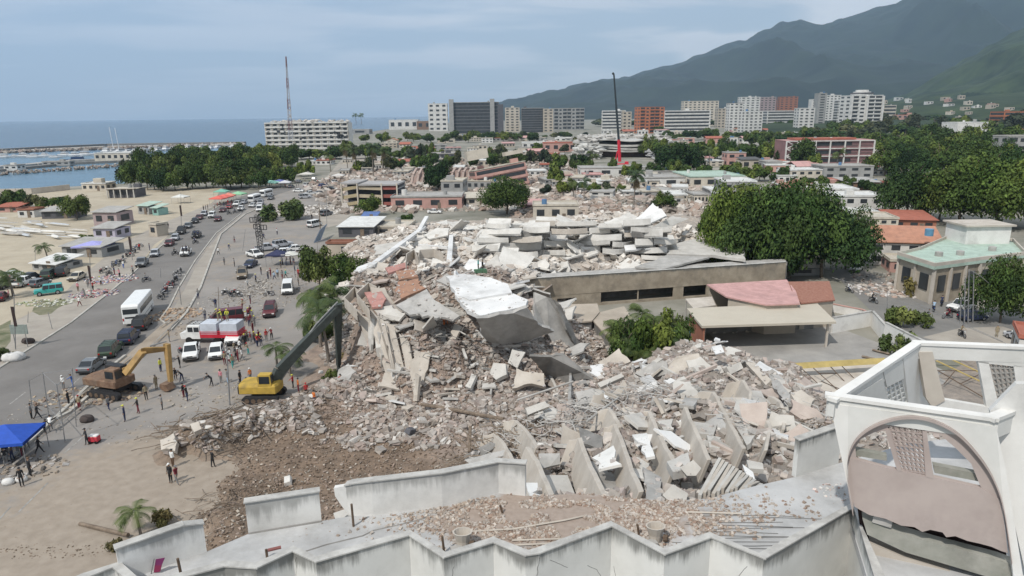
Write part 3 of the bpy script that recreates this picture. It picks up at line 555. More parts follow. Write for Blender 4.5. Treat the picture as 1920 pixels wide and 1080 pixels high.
def car(name, Lh, W, prof, cab, wx, wr=.33, bed=None, rack=False, light_bar=False, roofmat=None):
    """prof: lower body outline, cab: [x rear base, x rear top, x front top, x front base, z base, z top]; front is +X"""
    root = empty(name, (0, 0, 0)); hw = W/2
    bd = hull(prof, hw); o = bd.build('body', BODY, root, bevel=.03); objslot(o); o.data.shade_flat()
    xb, xt, xf, xc, zb, zt = cab; tw = hw*.80; bw = hw*.93; bb = MB()
    q = lambda x, y, z: Vector((x, y, z))
    low = [q(xb, -bw, zb), q(xc, -bw, zb), q(xc, bw, zb), q(xb, bw, zb)]; top = [q(xt, -tw, zt), q(xf, -tw, zt), q(xf, tw, zt), q(xt, tw, zt)]
    bb.loft([low, top]); o = bb.build('roof', roofmat or BODY, root, bevel=.04); objslot(o)
    def pane(nm, a, b_, c, d, ins=.08, off=.02):
        ct = (a+b_+c+d)/4; n = (b_-a).cross(d-a).normalized(); 
        if n.dot(ct-Vector(((xb+xc)/2, 0, (zb+zt)/2))) < 0: n = -n
        P = [v+(ct-v)*ins*1.6+n*off for v in (a, b_, c, d)]; g_ = MB(); g_.prism([p-n*.03 for p in P], n*.03); return g_.build(nm, m_glass, root)
    pane('windscreen', low[1], low[2], top[2], top[1]); pane('rear_window', low[0], low[3], top[3], top[0])
    for s, (a, b_, c, d) in ((0, (low[0], low[1], top[1], top[0])), (1, (low[3], low[2], top[2], top[3]))):
        n = max(1, round((xc-xb)/1.15))
        for k in range(n):
            f0, f1 = k/n, (k+1)/n; pane('side_window', a.lerp(b_, f0), a.lerp(b_, f1), d.lerp(c, f1), d.lerp(c, f0), .07)
    for x in wx:
        for s in (-1, 1): wheel(root, x, s*(hw-.10), wr)
    xm = max(p[0] for p in prof); xn = min(p[0] for p in prof); zl = prof[0][1]+.33
    for s in (-1, 1):
        b = MB(); b.box((xm-.03, s*hw*.68, zl+.08), (.12, .36, .15)); b.build('headlight', m_lamp, root)
        b = MB(); b.box((xn+.03, s*hw*.74, zl+.14), (.12, .22, .2)); b.build('tail_light', m_red, root)
        b = MB(); b.box((xc-.35, s*(hw+.06), zb+.05), (.12, .16, .12)); b.build('mirror', m_trim, root)
    b = MB(); b.box((xm-.01, 0, prof[0][1]+.16), (.14, W*.9, .18)); b.build('front_bumper', m_trim, root)
    b = MB(); b.box((xn+.01, 0, prof[0][1]+.16), (.14, W*.9, .18)); b.build('rear_bumper', m_trim, root)
    b = MB(); b.box((xm-.01, 0, zl+.06), (.10, W*.38, .12)); b.build('grille', m_trim, root)
    if bed:
        b = MB(); b.box(((bed[0]+bed[1])/2, 0, bed[2]+.02), (bed[1]-bed[0]-.16, W*.84, .03)); b.build('load_bed', m_trim, root)
    if rack:
        b = MB()
        for s in (-1, 1): b.tube((xt+.1, s*tw*.85, zt+.09), (xf-.1, s*tw*.85, zt+.09), .025, 5)
        for k in range(4): x = xt+.15+(xf-xt-.3)*k/3; b.tube((x, -tw*.85, zt+.09), (x, tw*.85, zt+.09), .025, 5)
        for s in (-1, 1):
            for x in (xt+.15, xf-.15): b.tube((x, s*tw*.85, zt-.02), (x, s*tw*.85, zt+.1), .025, 5)
        b.build('roof_rack', m_trim, root)
    if light_bar:
        b = MB(); b.box((xf-.25, 0, zt+.08), (.25, 1.1, .12)); b.build('light_bar', M('blue_lamp', (.05, .1, .5), .3), root)
    reg(root); return root
CARS = {
 'sedan': car('sedan', 4.5, 1.76, [(-2.2, .3), (2.2, .3), (2.25, .62), (1.15, .88), (-1.5, .95), (-2.2, .9)], (-1.75, -.95, .35, 1.1, .86, 1.42), (-1.38, 1.38)),
 'hatch': car('hatchback', 3.9, 1.68, [(-1.9, .3), (1.95, .3), (1.98, .65), (1.1, .92), (-1.75, .98), (-1.92, .85)], (-1.85, -1.5, .35, 1.12, .9, 1.48), (-1.2, 1.25)),
 'suv': car('suv', 4.7, 1.88, [(-2.3, .38), (2.35, .38), (2.38, .8), (2.2, 1.02), (1.1, 1.1), (-2.25, 1.12), (-2.35, .9)], (-2.25, -2.05, .45, 1.1, 1.06, 1.82), (-1.4, 1.45), .38, rack=True),
 'jeep': car('jeep', 4.4, 1.75, [(-2.15, .45), (2.2, .45), (2.2, 1.0), (2.1, 1.08), (.95, 1.12), (-2.1, 1.12), (-2.15, .9)], (-2.12, -2.05, .75, .98, 1.08, 1.85), (-1.3, 1.4), .4, roofmat=M('BODYLESS_roof_white', (.72, .72, .70), .4)),
 'pickup': car('pickup', 5.3, 1.85, [(-2.65, .42), (2.6, .42), (2.62, .85), (2.45, 1.02), (1.35, 1.1), (-.75, 1.1), (-.78, 1.08), (-2.62, 1.08)], (-.75, -.6, .7, 1.35, 1.06, 1.78), (-1.65, 1.6), .39, bed=(-2.6, -.8, 1.08)),
 'van': car('van', 5.0, 1.95, [(-2.45, .35), (2.45, .35), (2.48, .75), (2.0, 1.1), (-2.42, 1.15), (-2.48, .9)], (-2.42, -2.35, 1.25, 2.0, 1.1, 2.0), (-1.6, 1.6), .35)}
CCOL = {'white': (.74, .74, .72), 'black': (.018, .018, .02), 'silver': (.42, .43, .45), 'grey': (.16, .17, .18), 'red': (.30, .03, .03), 'maroon': (.12, .02, .025), 'teal': (.04, .33, .30), 'blue': (.05, .09, .22), 'green': (.05, .08, .05), 'beige': (.45, .40, .31), 'navy': (.02, .03, .07), 'tan': (.25, .2, .14)}
def putcar(kind, px, py, head, colour, label, group='cars and pickups', z=0.012, cat=None, loc=None):
    "heading: photo point the front looks towards, or an angle"
    p = loc or G(px, py, z)
    if isinstance(head, tuple): q = G(head[0], head[1], z); rz = math.atan2(q.y-p.y, q.x-p.x)
    else: rz = R(head)
    return place(CARS[kind], p, rz, label, cat or {'hatch': 'car', 'sedan': 'car'}.get(kind, kind), group, colr=bodymat(CCOL[colour]))
def bus_proto(name, Ln, W, H):
    root = empty(name, (0, 0, 0)); hl = Ln/2; b = MB(); prof = [(-hl, .4), (hl, .4), (hl+.05, 1.2), (hl-.15, H-.15), (hl-.4, H), (-hl+.3, H), (-hl, H-.25)]
    o = hull(prof, W/2, .96).build('body', BODY, root, bevel=.05); objslot(o)
    for s in (-1, 1):
        n = int(Ln/1.5)
        for k in range(n):
            b = MB(); x = -hl+.6+(Ln-1.4)*(k+.5)/n; b.box((x, s*(W/2-.045), H*.66), ((Ln-1.4)/n-.06, .10, H*.27)); b.build('side_window', m_glass, root)
        b = MB(); b.box((0, s*(W/2+.005), .95), (Ln*.8, .02, .05)); b.build('trim_line', m_trim, root)
    b = MB(); b.box((hl-.05, 0, H*.62), (.2, W*.86, H*.33)); b.build('windscreen', m_glass, root)
    b = MB(); b.box((-hl+.03, 0, H*.70), (.12, W*.80, H*.23)); b.build('rear_window', m_glass, root)
    b = MB(); b.box((-hl+.02, 0, H*.42), (.12, W*.66, .22)); b.build('engine_grille', m_trim, root)
    for s in (-1, 1):
        b = MB(); b.box((hl+.02, s*W*.38, .8), (.1, .3, .2)); b.build('headlight', m_lamp, root)
        b = MB(); b.box((-hl-.01, s*W*.42, 1.1), (.08, .15, .4)); b.build('tail_light', m_red, root)
    for x in (-hl*.55, hl*.6):
        for s in (-1, 1): wheel(root, x, s*(W/2-.12), .48, .28)
    reg(root); return root
BUS = bus_proto('bus', 10.5, 2.5, 3.25); MBUS = bus_proto('minibus', 7.0, 2.2, 2.75)
def moto_proto():
    root = empty('motorcycle', (0, 0, 0))
    for x in (-.62, .64):
        b = MB(); rings = []
        for k in range(14):
            a = 6.283*k/14; c_ = Vector((math.cos(a), 0, math.sin(a))); rings.append([c_*(.27+.045*math.cos(t))+Vector((0, .045*math.sin(t), 0)) for t in (0, 1.57, 3.14, 4.71)])
        b.loft(rings+[rings[0]], cap=False); w_ = b.build('wheel', m_tyre, root, (x, 0, .31)); b = MB(); b.tube((0, -.04, 0), (0, .04, 0), .17, 8); b.build('rim', m_rim, w_)
    b = MB(); b.box((-.02, 0, .45), (.42, .26, .34), rot=Matrix.Rotation(.1, 3, 'Y')); b.path([(-.62, .1, .31), (-.1, .12, .4), (.3, .1, .8)], .03, 4); b.path([(-.62, -.1, .31), (-.1, -.12, .4), (.3, -.1, .8)], .03, 4); b.build('frame', m_trim, root)
    b = MB(); b.box((.12, 0, .80), (.5, .28, .22), rot=Matrix.Rotation(.15, 3, 'Y'), taper=.7); objslot(b.build('fuel_tank', BODY, root, bevel=.04))
    b = MB(); b.box((-.42, 0, .80), (.72, .26, .10), rot=Matrix.Rotation(.08, 3, 'Y')); b.build('seat', m_trim, root, bevel=.03)
    b = MB(); b.path([(.64, .1, .31), (.42, .1, 1.0)], .03, 5); b.path([(.64, -.1, .31), (.42, -.1, 1.0)], .03, 5); b.path([(.34, -.38, 1.08), (.42, -.12, 1.02), (.42, .12, 1.02), (.34, .38, 1.08)], .022, 5); b.build('fork_and_handlebar', m_rim, root)
    b = MB(); b.tube((.5, 0, .9), (.6, 0, .88), .09, 8); b.build('headlight', m_lamp, root)
    b = MB(); b.box((-.75, 0, .68), (.35, .14, .05), rot=Matrix.Rotation(-.5, 3, 'Y')); objslot(b.build('rear_fender', BODY, root))
    b = MB(); b.tube((-.8, .16, .32), (.0, .16, .35), .05, 6); b.build('exhaust', m_rim, root)
    reg(root); return root
MOTO = moto_proto()
def moto(px, py, rz, colour, label, group='motorcycles', rider=None, z=.012, rgroup='riders'):
    p = G(px, py, z); place(MOTO, p, rz, label, 'motorcycle', group, colr=bodymat(CCOL[colour]))
    if rider:
        q = p+Vector((math.cos(rz)*-.28, math.sin(rz)*-.28, -.02)); o = person(q, rz+math.pi/2, rider[0], rider[1], rider[2], 5, rider[3] if len(rider) > 3 else 'black', rgroup, 0); o.scale = (1, 1, 1)
# ================= NEAR BUILDING, LOOKOUT, FALLEN BLOCKS =================
m_white = M('weathered_white_wall', (.60, .595, .565), .9, c2=(.68, .675, .645), scale=.5, stain=.22, drip=.8)
m_whitep = M('white_plaster', (.66, .65, .62), .9, c2=(.75, .74, .71), scale=.5, stain=.42, drip=.55)
m_cope = M('coping_concrete', (.36, .35, .33), .95, c2=(.52, .51, .48), scale=1.5, stain=.5)
m_roof = M('roof_concrete', (.36, .36, .355), .95, c2=(.52, .52, .515), scale=.45, stain=.45, bump=.05, detail=9)
m_mauve = M('mauve_plaster', (.37, .31, .285), .9, c2=(.44, .375, .345), scale=.6, stain=.45)
m_green = M('mossy_concrete', (.23, .235, .20), .95, c2=(.36, .35, .31), scale=.9, stain=.5)
m_conc = M('bare_concrete', (.33, .32, .30), .95, c2=(.45, .435, .41), scale=.7, stain=.35, bump=.05)
m_concl = M('pale_concrete', (.46, .44, .405), .95, c2=(.56, .54, .50), scale=.6, stain=.3, bump=.05)
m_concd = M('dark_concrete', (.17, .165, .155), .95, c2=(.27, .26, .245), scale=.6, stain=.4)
m_beige = M('beige_render', (.44, .395, .34), .95, c2=(.53, .485, .425), scale=.6, stain=.3)
m_steel = M('rusty_steel', (.12, .085, .06), .8, .3, 5)
m_wire = M('grey_metal', (.22, .22, .22), .6, .2, 3)
def add_dust(m):
    m = m.copy(); m.name = 'dusty_roof'; t = m.node_tree; b = t.nodes['Principled BSDF']; old = b.inputs['Base Color'].links[0].from_socket; nw = t.nodes.new; geo = nw('ShaderNodeNewGeometry')
    mp = nw('ShaderNodeMapping'); c = G(1060, 972, 15); mp.vector_type = 'POINT'; mp.inputs['Scale'].default_value = (1/5.2, 1/2.0, 0); mp.inputs['Location'].default_value = (-c.x/5.2, -c.y/2.0, 0); t.links.new(geo.outputs['Position'], mp.inputs[0])
    ln = nw('ShaderNodeVectorMath'); ln.operation = 'LENGTH'; t.links.new(mp.outputs[0], ln.inputs[0]); no = nw('ShaderNodeTexNoise'); no.inputs['Scale'].default_value = 1.1; no.inputs['Detail'].default_value = 9; no.inputs['Roughness'].default_value = .65; t.links.new(geo.outputs['Position'], no.inputs['Vector'])
    su = nw('ShaderNodeMath'); su.operation = 'MULTIPLY_ADD'; su.inputs[1].default_value = 1.5; t.links.new(no.outputs[0], su.inputs[0]); t.links.new(ln.outputs['Value'], su.inputs[2])
    r = nw('ShaderNodeMapRange'); r.interpolation_type = 'SMOOTHSTEP'; r.inputs[1].default_value = 1.55; r.inputs[2].default_value = 1.95; r.inputs[3].default_value = 1; r.inputs[4].default_value = 0; t.links.new(su.outputs[0], r.inputs[0])
    n2 = nw('ShaderNodeTexNoise'); n2.inputs['Scale'].default_value = 5; n2.inputs['Detail'].default_value = 8; t.links.new(geo.outputs['Position'], n2.inputs['Vector']); cm = nw('ShaderNodeMix'); cm.data_type = 'RGBA'; cm.inputs[6].default_value = (.24, .19, .155, 1); cm.inputs[7].default_value = (.40, .33, .28, 1); t.links.new(n2.outputs[0], cm.inputs[0])
    mx = nw('ShaderNodeMix'); mx.data_type = 'RGBA'; t.links.new(r.outputs[0], mx.inputs[0]); t.links.new(old, mx.inputs[6]); t.links.new(cm.outputs[2], mx.inputs[7]); t.links.new(mx.outputs[2], b.inputs['Base Color']); return m
m_roof = add_dust(m_roof)
def wall_drip(name, segs, mat, th, parent=None, cope=True):
    "wall following plan points (x,y,z_base,z_top); attribute drip is 1 along its top"
    b = MB(); tops = []
    P = [Vector((s[0], s[1], 0)) for s in segs]; NN = []
    for i in range(len(P)):
        d = (P[min(i+1, len(P)-1)]-P[max(i-1, 0)]); NN.append(Vector((-d.y, d.x, 0)).normalized()*th)
    bm = bmesh.new(); lay = bm.verts.layers.float.new('drip'); rows = []
    for i, s in enumerate(segs):
        zs = [s[2]+(s[3]-s[2])*t for t in (0, .5, .8, 1)] if s[3]-s[2] < 4 else [s[2], s[3]-3, s[3]-1.2, s[3]-.5, s[3]]
        top = []
        for side in (0, 1):
            vs = []
            for z in (zs if side == 0 else zs[::-1]):
                v = bm.verts.new((P[i].x+NN[i].x*side, P[i].y+NN[i].y*side, z)); v[lay] = max(0, 1-(s[3]-z)/1.1); vs.append(v)
            top += vs
        rows.append(top)
    n = len(rows[0])
    for a, c in zip(rows, rows[1:]):
        for k in range(n): bm.faces.new([a[k], a[(k+1) % n], c[(k+1) % n], c[k]])
    bm.faces.new(rows[0]); bm.faces.new(rows[-1]); bmesh.ops.recalc_face_normals(bm, faces=bm.faces)
    me = bpy.data.meshes.new(name); bm.to_mesh(me); bm.free(); me.materials.append(mat); o = mkobj(name, me, parent)
    if cope:
        b = MB()
        for i in range(len(P)-1):
            a, c = P[i], P[i+1]; e = (c-a).normalized()*.04; n1, n2 = NN[i]*.06/th, NN[i+1]*.06/th
            q = [a-n1-e, c-n2+e, c+NN[i+1]+n2+e, a+NN[i]+n1-e]; zz_ = (segs[i][3], segs[i+1][3], segs[i+1][3], segs[i][3])
            b.prism([Vector((v.x, v.y, z+.003+.002*(i % 2))) for v, z in zip(q, zz_)], (0, 0, .05))
        b.build('coping', m_cope, o if parent is None else parent)
    return o
ZR = 15.0
zig = [(-220, 1235), (60, 1128), (160, 1084), (214, 1064), (262, 1105), (420, 1062), (436, 1063), (480, 1066), (549, 1034), (592, 1054), (767, 1004), (832, 1046), (925, 1017), (985, 1042), (1010, 1038), (1147, 987), (1246, 1040), (1333, 1008), (1432, 1048), (1600, 952), (1640, 1075), (1700, 1250)]
ZT = 15.65
bld = empty('apartment_block', (0, 0, 0), 0, 'white apartment block with a zigzag parapet and debris on its flat roof, in the foreground', 'building')
zp = [G(x, y, ZT) for x, y in zig]
wall_drip('wall', [(p.x, p.y, 0, ZT) for p in zp], m_white, .2, bld)
rf = [G(x, y, ZR) for x, y in [(-240, 1200), (262, 1078), (352, 1046), (388, 1034), (466, 1001), (603, 977), (660, 967), (700, 967), (830, 951), (935, 925), (985, 930), (1100, 925), (1230, 940), (1330, 935), (1400, 915), (1492, 894), (1575, 868), (1700, 832), (2050, 790), (2500, 900)]]
inner = [(p+Vector((0, .12, 0))) for p in zp]
poly = [Vector((p.x, p.y, ZR)) for p in inner[::-1]] + [Vector((p.x, p.y, ZR)) for p in rf]
b = MB(); b.prism([Vector((p.x, p.y, ZR-.3)) for p in poly], (0, 0, .3)); b.build('roof', m_roof, bld)
# rear face of the block below the roof edge
b = MB()
for a, c in zip(rf, rf[1:]): b.quad(Vector((a.x, a.y, 0)), Vector((c.x, c.y, 0)), Vector((c.x, c.y, ZR-.02)), Vector((a.x, a.y, ZR-.02)))
b.build('rear_wall', m_whitep, bld)
def upwall(name, base, htop, parent, mat=m_whitep, th=.22):
    segs = []
    for (x, y), ty in zip(base, htop):
        g = G(x, y, ZR); segs.append((g.x, g.y, ZR-.02, K(x, ty, g.y).z))
    return wall_drip(name, segs, mat, th, parent)
upwall('parapet', [(228, 1092), (352, 1047), (388, 1035)], [1030, 986, 983], bld)
upwall('parapet', [(466, 1001), (603, 977)], [943, 922], bld)
upwall('parapet', [(652, 966), (662, 967), (700, 967), (830, 951), (935, 925), (985, 930)], [911, 908, 903, 888, 867, 870], bld)
upwall('parapet', [(1492, 895), (1572, 869)], [826, 798], bld, m_white)
# broken tongue of the long parapet
g = G(652, 966, ZR); b = MB(); Y_ = g.y-.003
b.prism([K(626, 915, Y_), K(652, 911, Y_), K(653, 964, Y_), K(640, 948, Y_), K(628, 930, Y_)], (0, .2, 0)); b.build('parapet', m_whitep, bld)
def wcrack(i, pts, r=.007):
    a_, c_ = zp[i], zp[i+1]; d_ = c_-a_; n_ = Vector((-d_.y, d_.x, 0)).normalized(); n_ = n_ if n_.y < 0 else -n_; b = MB(); P = []
    for (x, y), (x2, y2) in zip(pts, pts[1:]):
        for k in range(4): P.append((x+(x2-x)*k/4+rnd.uniform(-1.5, 1.5), y+(y2-y)*k/4))
    Q = []
    for x, y in P+[pts[-1]]: r_ = ray(x, y); t = n_.dot(a_-Vector((0, 0, HC)))/n_.dot(r_); Q.append(Vector((0, 0, HC))+r_*t)
    b.path(Q, r, 4); b.build('crack', M('crack_dark', (.05, .045, .04), 1), bld)
for i_, p_ in ((8, [(556, 1045), (554, 1066), (557, 1090)]), (14, [(1012, 1045), (1009, 1062), (1006, 1080)]), (14, [(1030, 1050), (1046, 1056), (1064, 1064)]), (15, [(1152, 1062), (1154, 1082)]), (11, [(850, 1062), (846, 1085)]), (14, [(1100, 1060), (1120, 1068), (1128, 1085)]), (17, [(1400, 1062), (1380, 1085)]), (10, [(705, 1068), (740, 1076), (752, 1090)])): wcrack(i_, p_)
# cracks in the screed and the ridge of old mortar
def line3(name, pts, z, r, mat, parent=None, n=4, sag=0):
    b = MB(); P = [G(p[0], p[1], z if len(p) < 3 else p[2]) for p in pts]; b.path(P, r, n); return b.build(name, mat, parent)
line3('mortar_ridge', [(555, 1040), (610, 1022), (680, 1005), (700, 995), (745, 985), (790, 974), (806, 967)], ZR, .035, m_concd, bld)
line3('mortar_ridge', [(840, 958), (862, 955), (880, 944), (910, 935)], ZR, .03, m_concd, bld)
line3('mortar_ridge', [(466, 1001), (520, 992), (603, 978)], ZR, .05, m_concd, bld)
for i, (p, q, z1) in enumerate([((663, 987), (659, 945), 0), ((833, 1037), (829, 1005), 0), ((942, 962), (938, 947), 0), ((501, 1046), (499, 1030), 0), ((1198, 1004), (1195, 983), 0), ((341, 1084), (333, 1047), 0)]):
    a = G(*p, ZR); c = K(q[0], q[1], a.y); b = MB(); b.tube((a.x, a.y, ZR), c, .045, 6)
    tag(b.build('pipe_stub', m_steel), ['thin rusty pipe standing before the long white parapet', 'rusty stub pipe beside the left roof ventilator', 'short stub pipe at the edge of the roof debris', 'stub pipe holding a fallen red pipe, near the left peak', 'short dark pipe beside the right roof ventilator', 'dark pipe post standing by the small purple flag'][i], 'pipe', 'pipe stubs on the near roof')
b = MB(); b.tube(G(502, 1032, ZR+.3), G(527, 1026, ZR+.3), .06, 7); tag(b.build('pipe', M('red_pipe', (.25, .10, .09), .7)), 'reddish loose pipe leaning on a stub post on the near roof', 'pipe')
for i, (x, y, w_) in enumerate([(868, 1026, 38), (1228, 1015, 40)]):
    p = G(x, y, ZR); r_ = empty('roof_ventilator', p, 0, ['squat tan roof ventilator with a dark cowl, left one on the near roof', 'cream bucket-shaped roof ventilator leaning, right one on the near roof'][i], 'ventilator', 'roof ventilators')
    b = MB(); b.loft([[Vector((math.cos(a)*rr, math.sin(a)*rr*.8, z)) for a in [6.283*k/12 for k in range(12)]] for rr, z in ((.22, -.01), (.24, .3), (.34, .62), (.36, .64), (.30, .64), (.2, .35))]); b.build('drum', m_beige, r_)
    b = MB(); b.tube((.28, -.1, .2), (.42, -.16, .22), .13, 8); b.build('fan_mouth', m_steel, r_)
    b = MB(); b.box((-.2, -.3, .1), (.4, .3, .2), .3); b.build('plinth', m_conc, r_)
p = G(333, 1075, ZR); fl = empty('flag', p, 0, 'small purple and yellow flag drooping over the left end of the near roof', 'flag')
q0 = [K(292, 1049, p.y), K(309, 1046, p.y), K(303, 1060, p.y), K(300, 1072, p.y), K(288, 1074, p.y), K(290, 1060, p.y)]
b = MB(); b.prism([v-p for v in (q0[0], q0[1], q0[2], q0[5])], (0, .02, 0)); b.build('cloth', M('flag_purple', (.17, .03, .11), .8), fl)
b = MB(); b.prism([v-p for v in (q0[5], q0[2], q0[3], q0[4])], (.0, .03, 0)); b.build('cloth', M('flag_wine', (.22, .03, .08), .8), fl)
b = MB(); b.tube(K(289, 1048, p.y)-p, K(283, 1078, p.y)-p, .02, 5); b.build('flagpole', m_wire, fl)
# debris, wires and corrugations on the roof
rp_ = [(G(x, y, ZR).x, G(x, y, ZR).y) for x, y in [(985, 935), (1150, 932), (1330, 938), (1500, 895), (1500, 910), (1400, 940), (1300, 955), (1200, 965), (1150, 975), (1080, 1000), (1000, 1012), (900, 1015), (870, 1005), (900, 975), (960, 950)]]
cg = G(1090, 972, 15); n_ = 26000; xx = RNG.normal(cg.x, 3.0, n_); yy = RNG.normal(cg.y+.1, .85, n_); rfp = [(p.x, p.y) for p in poly]; k_ = pt_in(xx, yy, rfp) & (vnoise(xx, yy, .5, 4)+vnoise(xx, yy, 1.7, 6) > .75); xx, yy = xx[k_], yy[k_]; n_ = len(xx); s_ = .02+.13*RNG.random(n_)**3.2
tag(boxes('rubble', np.stack([xx, yy, np.full(n_, ZR)+s_*.1], -1), np.stack([s_, s_*.8, s_*RNG.uniform(.2, .8, n_)], -1), RNG.normal(0, .4, (n_, 3))*np.array([1, 1, 9]), np.array([(.42, .35, .29), (.36, .29, .24), (.5, .45, .4), (.33, .24, .19), (.55, .5, .45)])[RNG.integers(0, 5, n_)]*.85, m_chunk), 'sandy crumbs and plaster bits lying on the near roof', 'rubble', kind='stuff')
rp2 = [(G(x, y, ZR).x, G(x, y, ZR).y) for x, y in [(1515, 910), (1580, 900), (1592, 945), (1540, 935)]]
chunks('rubble', 'pink tile bits scattered beside the lookout foot', 2500, 8, 18, 18, 30, .03, .14, poly=rp2, zfix=ZR, pal_=np.array([(.6, .5, .46), (.45, .3, .26), (.6, .58, .55)]))
wl = MB()
for i in range(11):
    y0 = 966+i*6.2; x0 = 1290+rnd.uniform(-30, 150); wl.path([G(x0, y0+rnd.uniform(-2, 2), ZR+.02), G(x0+rnd.uniform(60, 120), y0+rnd.uniform(-3, 3), ZR+.04), G(min(1590, x0+rnd.uniform(140, 260)), y0+rnd.uniform(-4, 4), ZR+.02)], .012, 3)
tag(wl.build('wire_mesh', m_concd), 'loose reinforcing wires lying across the right part of the near roof', 'wire mesh')
for i, pts in enumerate([[(870, 997), (960, 992), (1060, 975), (1100, 966)], [(960, 1013), (1060, 1010)], [(965, 1022), (1050, 1018)], [(1290, 960), (1390, 963)]]):
    tag(line3('batten', pts, ZR+.06, .04, m_beige), ['long thin batten lying over the sandy roof debris', 'upper of two short battens near the roof edge', 'lower of two short battens near the roof edge', 'short timber batten below the fallen plank stack'][i], 'batten', 'battens on the near roof')
# ---- the lookout turret ----
lk = empty('rooftop_turret', (0, 0, 0), 0, 'tilted white rooftop turret with an arched mauve panel and lattice blocks, open to the sky', 'turret')
ZK = 20.8
A, B_, C_, E_, D_ = G(1552, 743, ZK), G(1713, 638, ZK), G(2080, 652, ZK), G(2090, 700, ZK), G(1868, 787, ZK)
ring = [A, B_, C_, E_, D_]; cen = sum(ring, Vector((0, 0, 0)))/5
def beam(b, p, q, w_, h_):
    d = (q-p); n = Vector((-d.y, d.x, 0)).normalized()*w_/2; 
    if n.dot(cen-p) < 0: n = -n
    e = d.normalized()*.08
    b.prism([p-e, q+e, q+e+n*2, p-e+n*2], (0, 0, -h_))
def plane_pt(p0, p1):
    d = (p1-p0); n = Vector((-d.y, d.x, 0)).normalized()
    def f(px, py, off=0.0):
        r_ = ray(px, py); t = (n.dot(p0-Vector((0, 0, HC)))+off)/n.dot(r_); return Vector((0, 0, HC))+r_*t
    return f, n
for k, (p, q) in enumerate(zip(ring, ring[1:]+ring[:1])):
    b = MB(); beam(b, p+Vector((0, 0, .01*k)), q+Vector((0, 0, .01*k)), .34, .12); b.build('ring_beam', m_whitep, lk)
    b = MB(); c0 = (cen-p).normalized()*.1; c1 = (cen-q).normalized()*.1; beam(b, p+c0+Vector((0, 0, -.125)), q+c1+Vector((0, 0, -.125)), .2, .55+.013*k); b.build('ring_beam', m_white, lk)
f, n = plane_pt(A, D_); n = n if n.dot(cen-A) > 0 else -n
f1, nn_ = plane_pt(A, D_)
def smooth(P, k=5):
    O = []
    for i in range(len(P)-1):
        p0, p1, p2, p3 = [Vector((*P[min(max(j, 0), len(P)-1)], 0)) for j in (i-1, i, i+1, i+2)]
        for a in range(k): t_ = a/k; v = .5*((2*p1)+(p2-p0)*t_+(2*p0-5*p1+4*p2-p3)*t_*t_+(3*p1-p0-3*p2+p3)*t_**3); O.append((v.x, v.y))
    return O+[P[-1]]
def fpl(pts, off, th, name, mat):
    b = MB(); b.prism([f1(x, y)+n*off for x, y in pts], n*th); return b.build(name, mat, lk)
arch = [(1600, 962), (1590, 905), (1590, 858), (1605, 822), (1640, 795), (1690, 780), (1740, 783), (1790, 806), (1830, 845), (1862, 893), (1882, 952), (1897, 1052)]
fpl([(1556, 757), (1590, 762), (1590, 858), (1590, 905), (1600, 962), (1578, 860)], .02, .22, 'pier', m_whitep)
fpl([(1590, 762), (1868, 801)]+smooth([(1882, 952), (1862, 893), (1830, 845), (1790, 806), (1740, 783), (1690, 780), (1640, 795), (1605, 822), (1590, 858)]), .024, .2, 'spandrel', m_white)
fpl([(1868, 801), (1886, 880), (1925, 1120), (1905, 1120), (1897, 1052), (1882, 952)], .02, .25, 'pier', m_whitep)
fpl([(1920, 740), (1868, 792), (1880, 850), (1935, 1100), (2010, 1100), (1990, 740)], .9, .25, 'pier', m_whitep)
# raised rim of the arch
SA = smooth(arch); b = MB(); rr_ = []
for p in SA: c_ = f1(*p); rr_.append([c_+n*-.1, c_+n*.02, c_+n*.02+Vector((0, 0, -.09)), c_+n*-.1+Vector((0, 0, -.09))])
b.loft(rr_); b.build('arch_rim', m_mauve, lk)
inr = [(1606, 862), (1604, 842), (1614, 826), (1640, 813), (1664, 810)]
fpl(smooth([(1590, 858), (1605, 822), (1640, 795), (1690, 780), (1740, 783), (1790, 806), (1830, 845), (1862, 893), (1882, 952)])+[(1840, 916), (1822, 872), (1792, 842), (1764, 818), (1736, 812), (1734, 806), (1668, 798), (1664, 810), (1640, 813), (1614, 826), (1604, 842), (1606, 863), (1600, 962), (1590, 905)], .11, .16, 'arch_panel', m_mauve)
low_ = [(1593, 860), (1606, 864), (1665, 880), (1690, 885), (1737, 895), (1755, 898), (1842, 918), (1878, 940), (1884, 980), (1891, 1040), (1878, 1036), (1860, 1028), (1838, 1022), (1815, 1017), (1792, 1008), (1775, 1010), (1768, 1001), (1745, 996), (1730, 1000), (1715, 991), (1690, 988), (1660, 975), (1630, 968), (1612, 958), (1602, 952)]
fpl(low_, .085, .19, 'apron_panel', m_mauve)
for pts in ([(1660, 808), (1668, 806), (1692, 886), (1682, 884)], [(1730, 810), (1738, 812), (1752, 900), (1736, 896)]): fpl(pts, .07, .2, 'mullion', m_mauve)
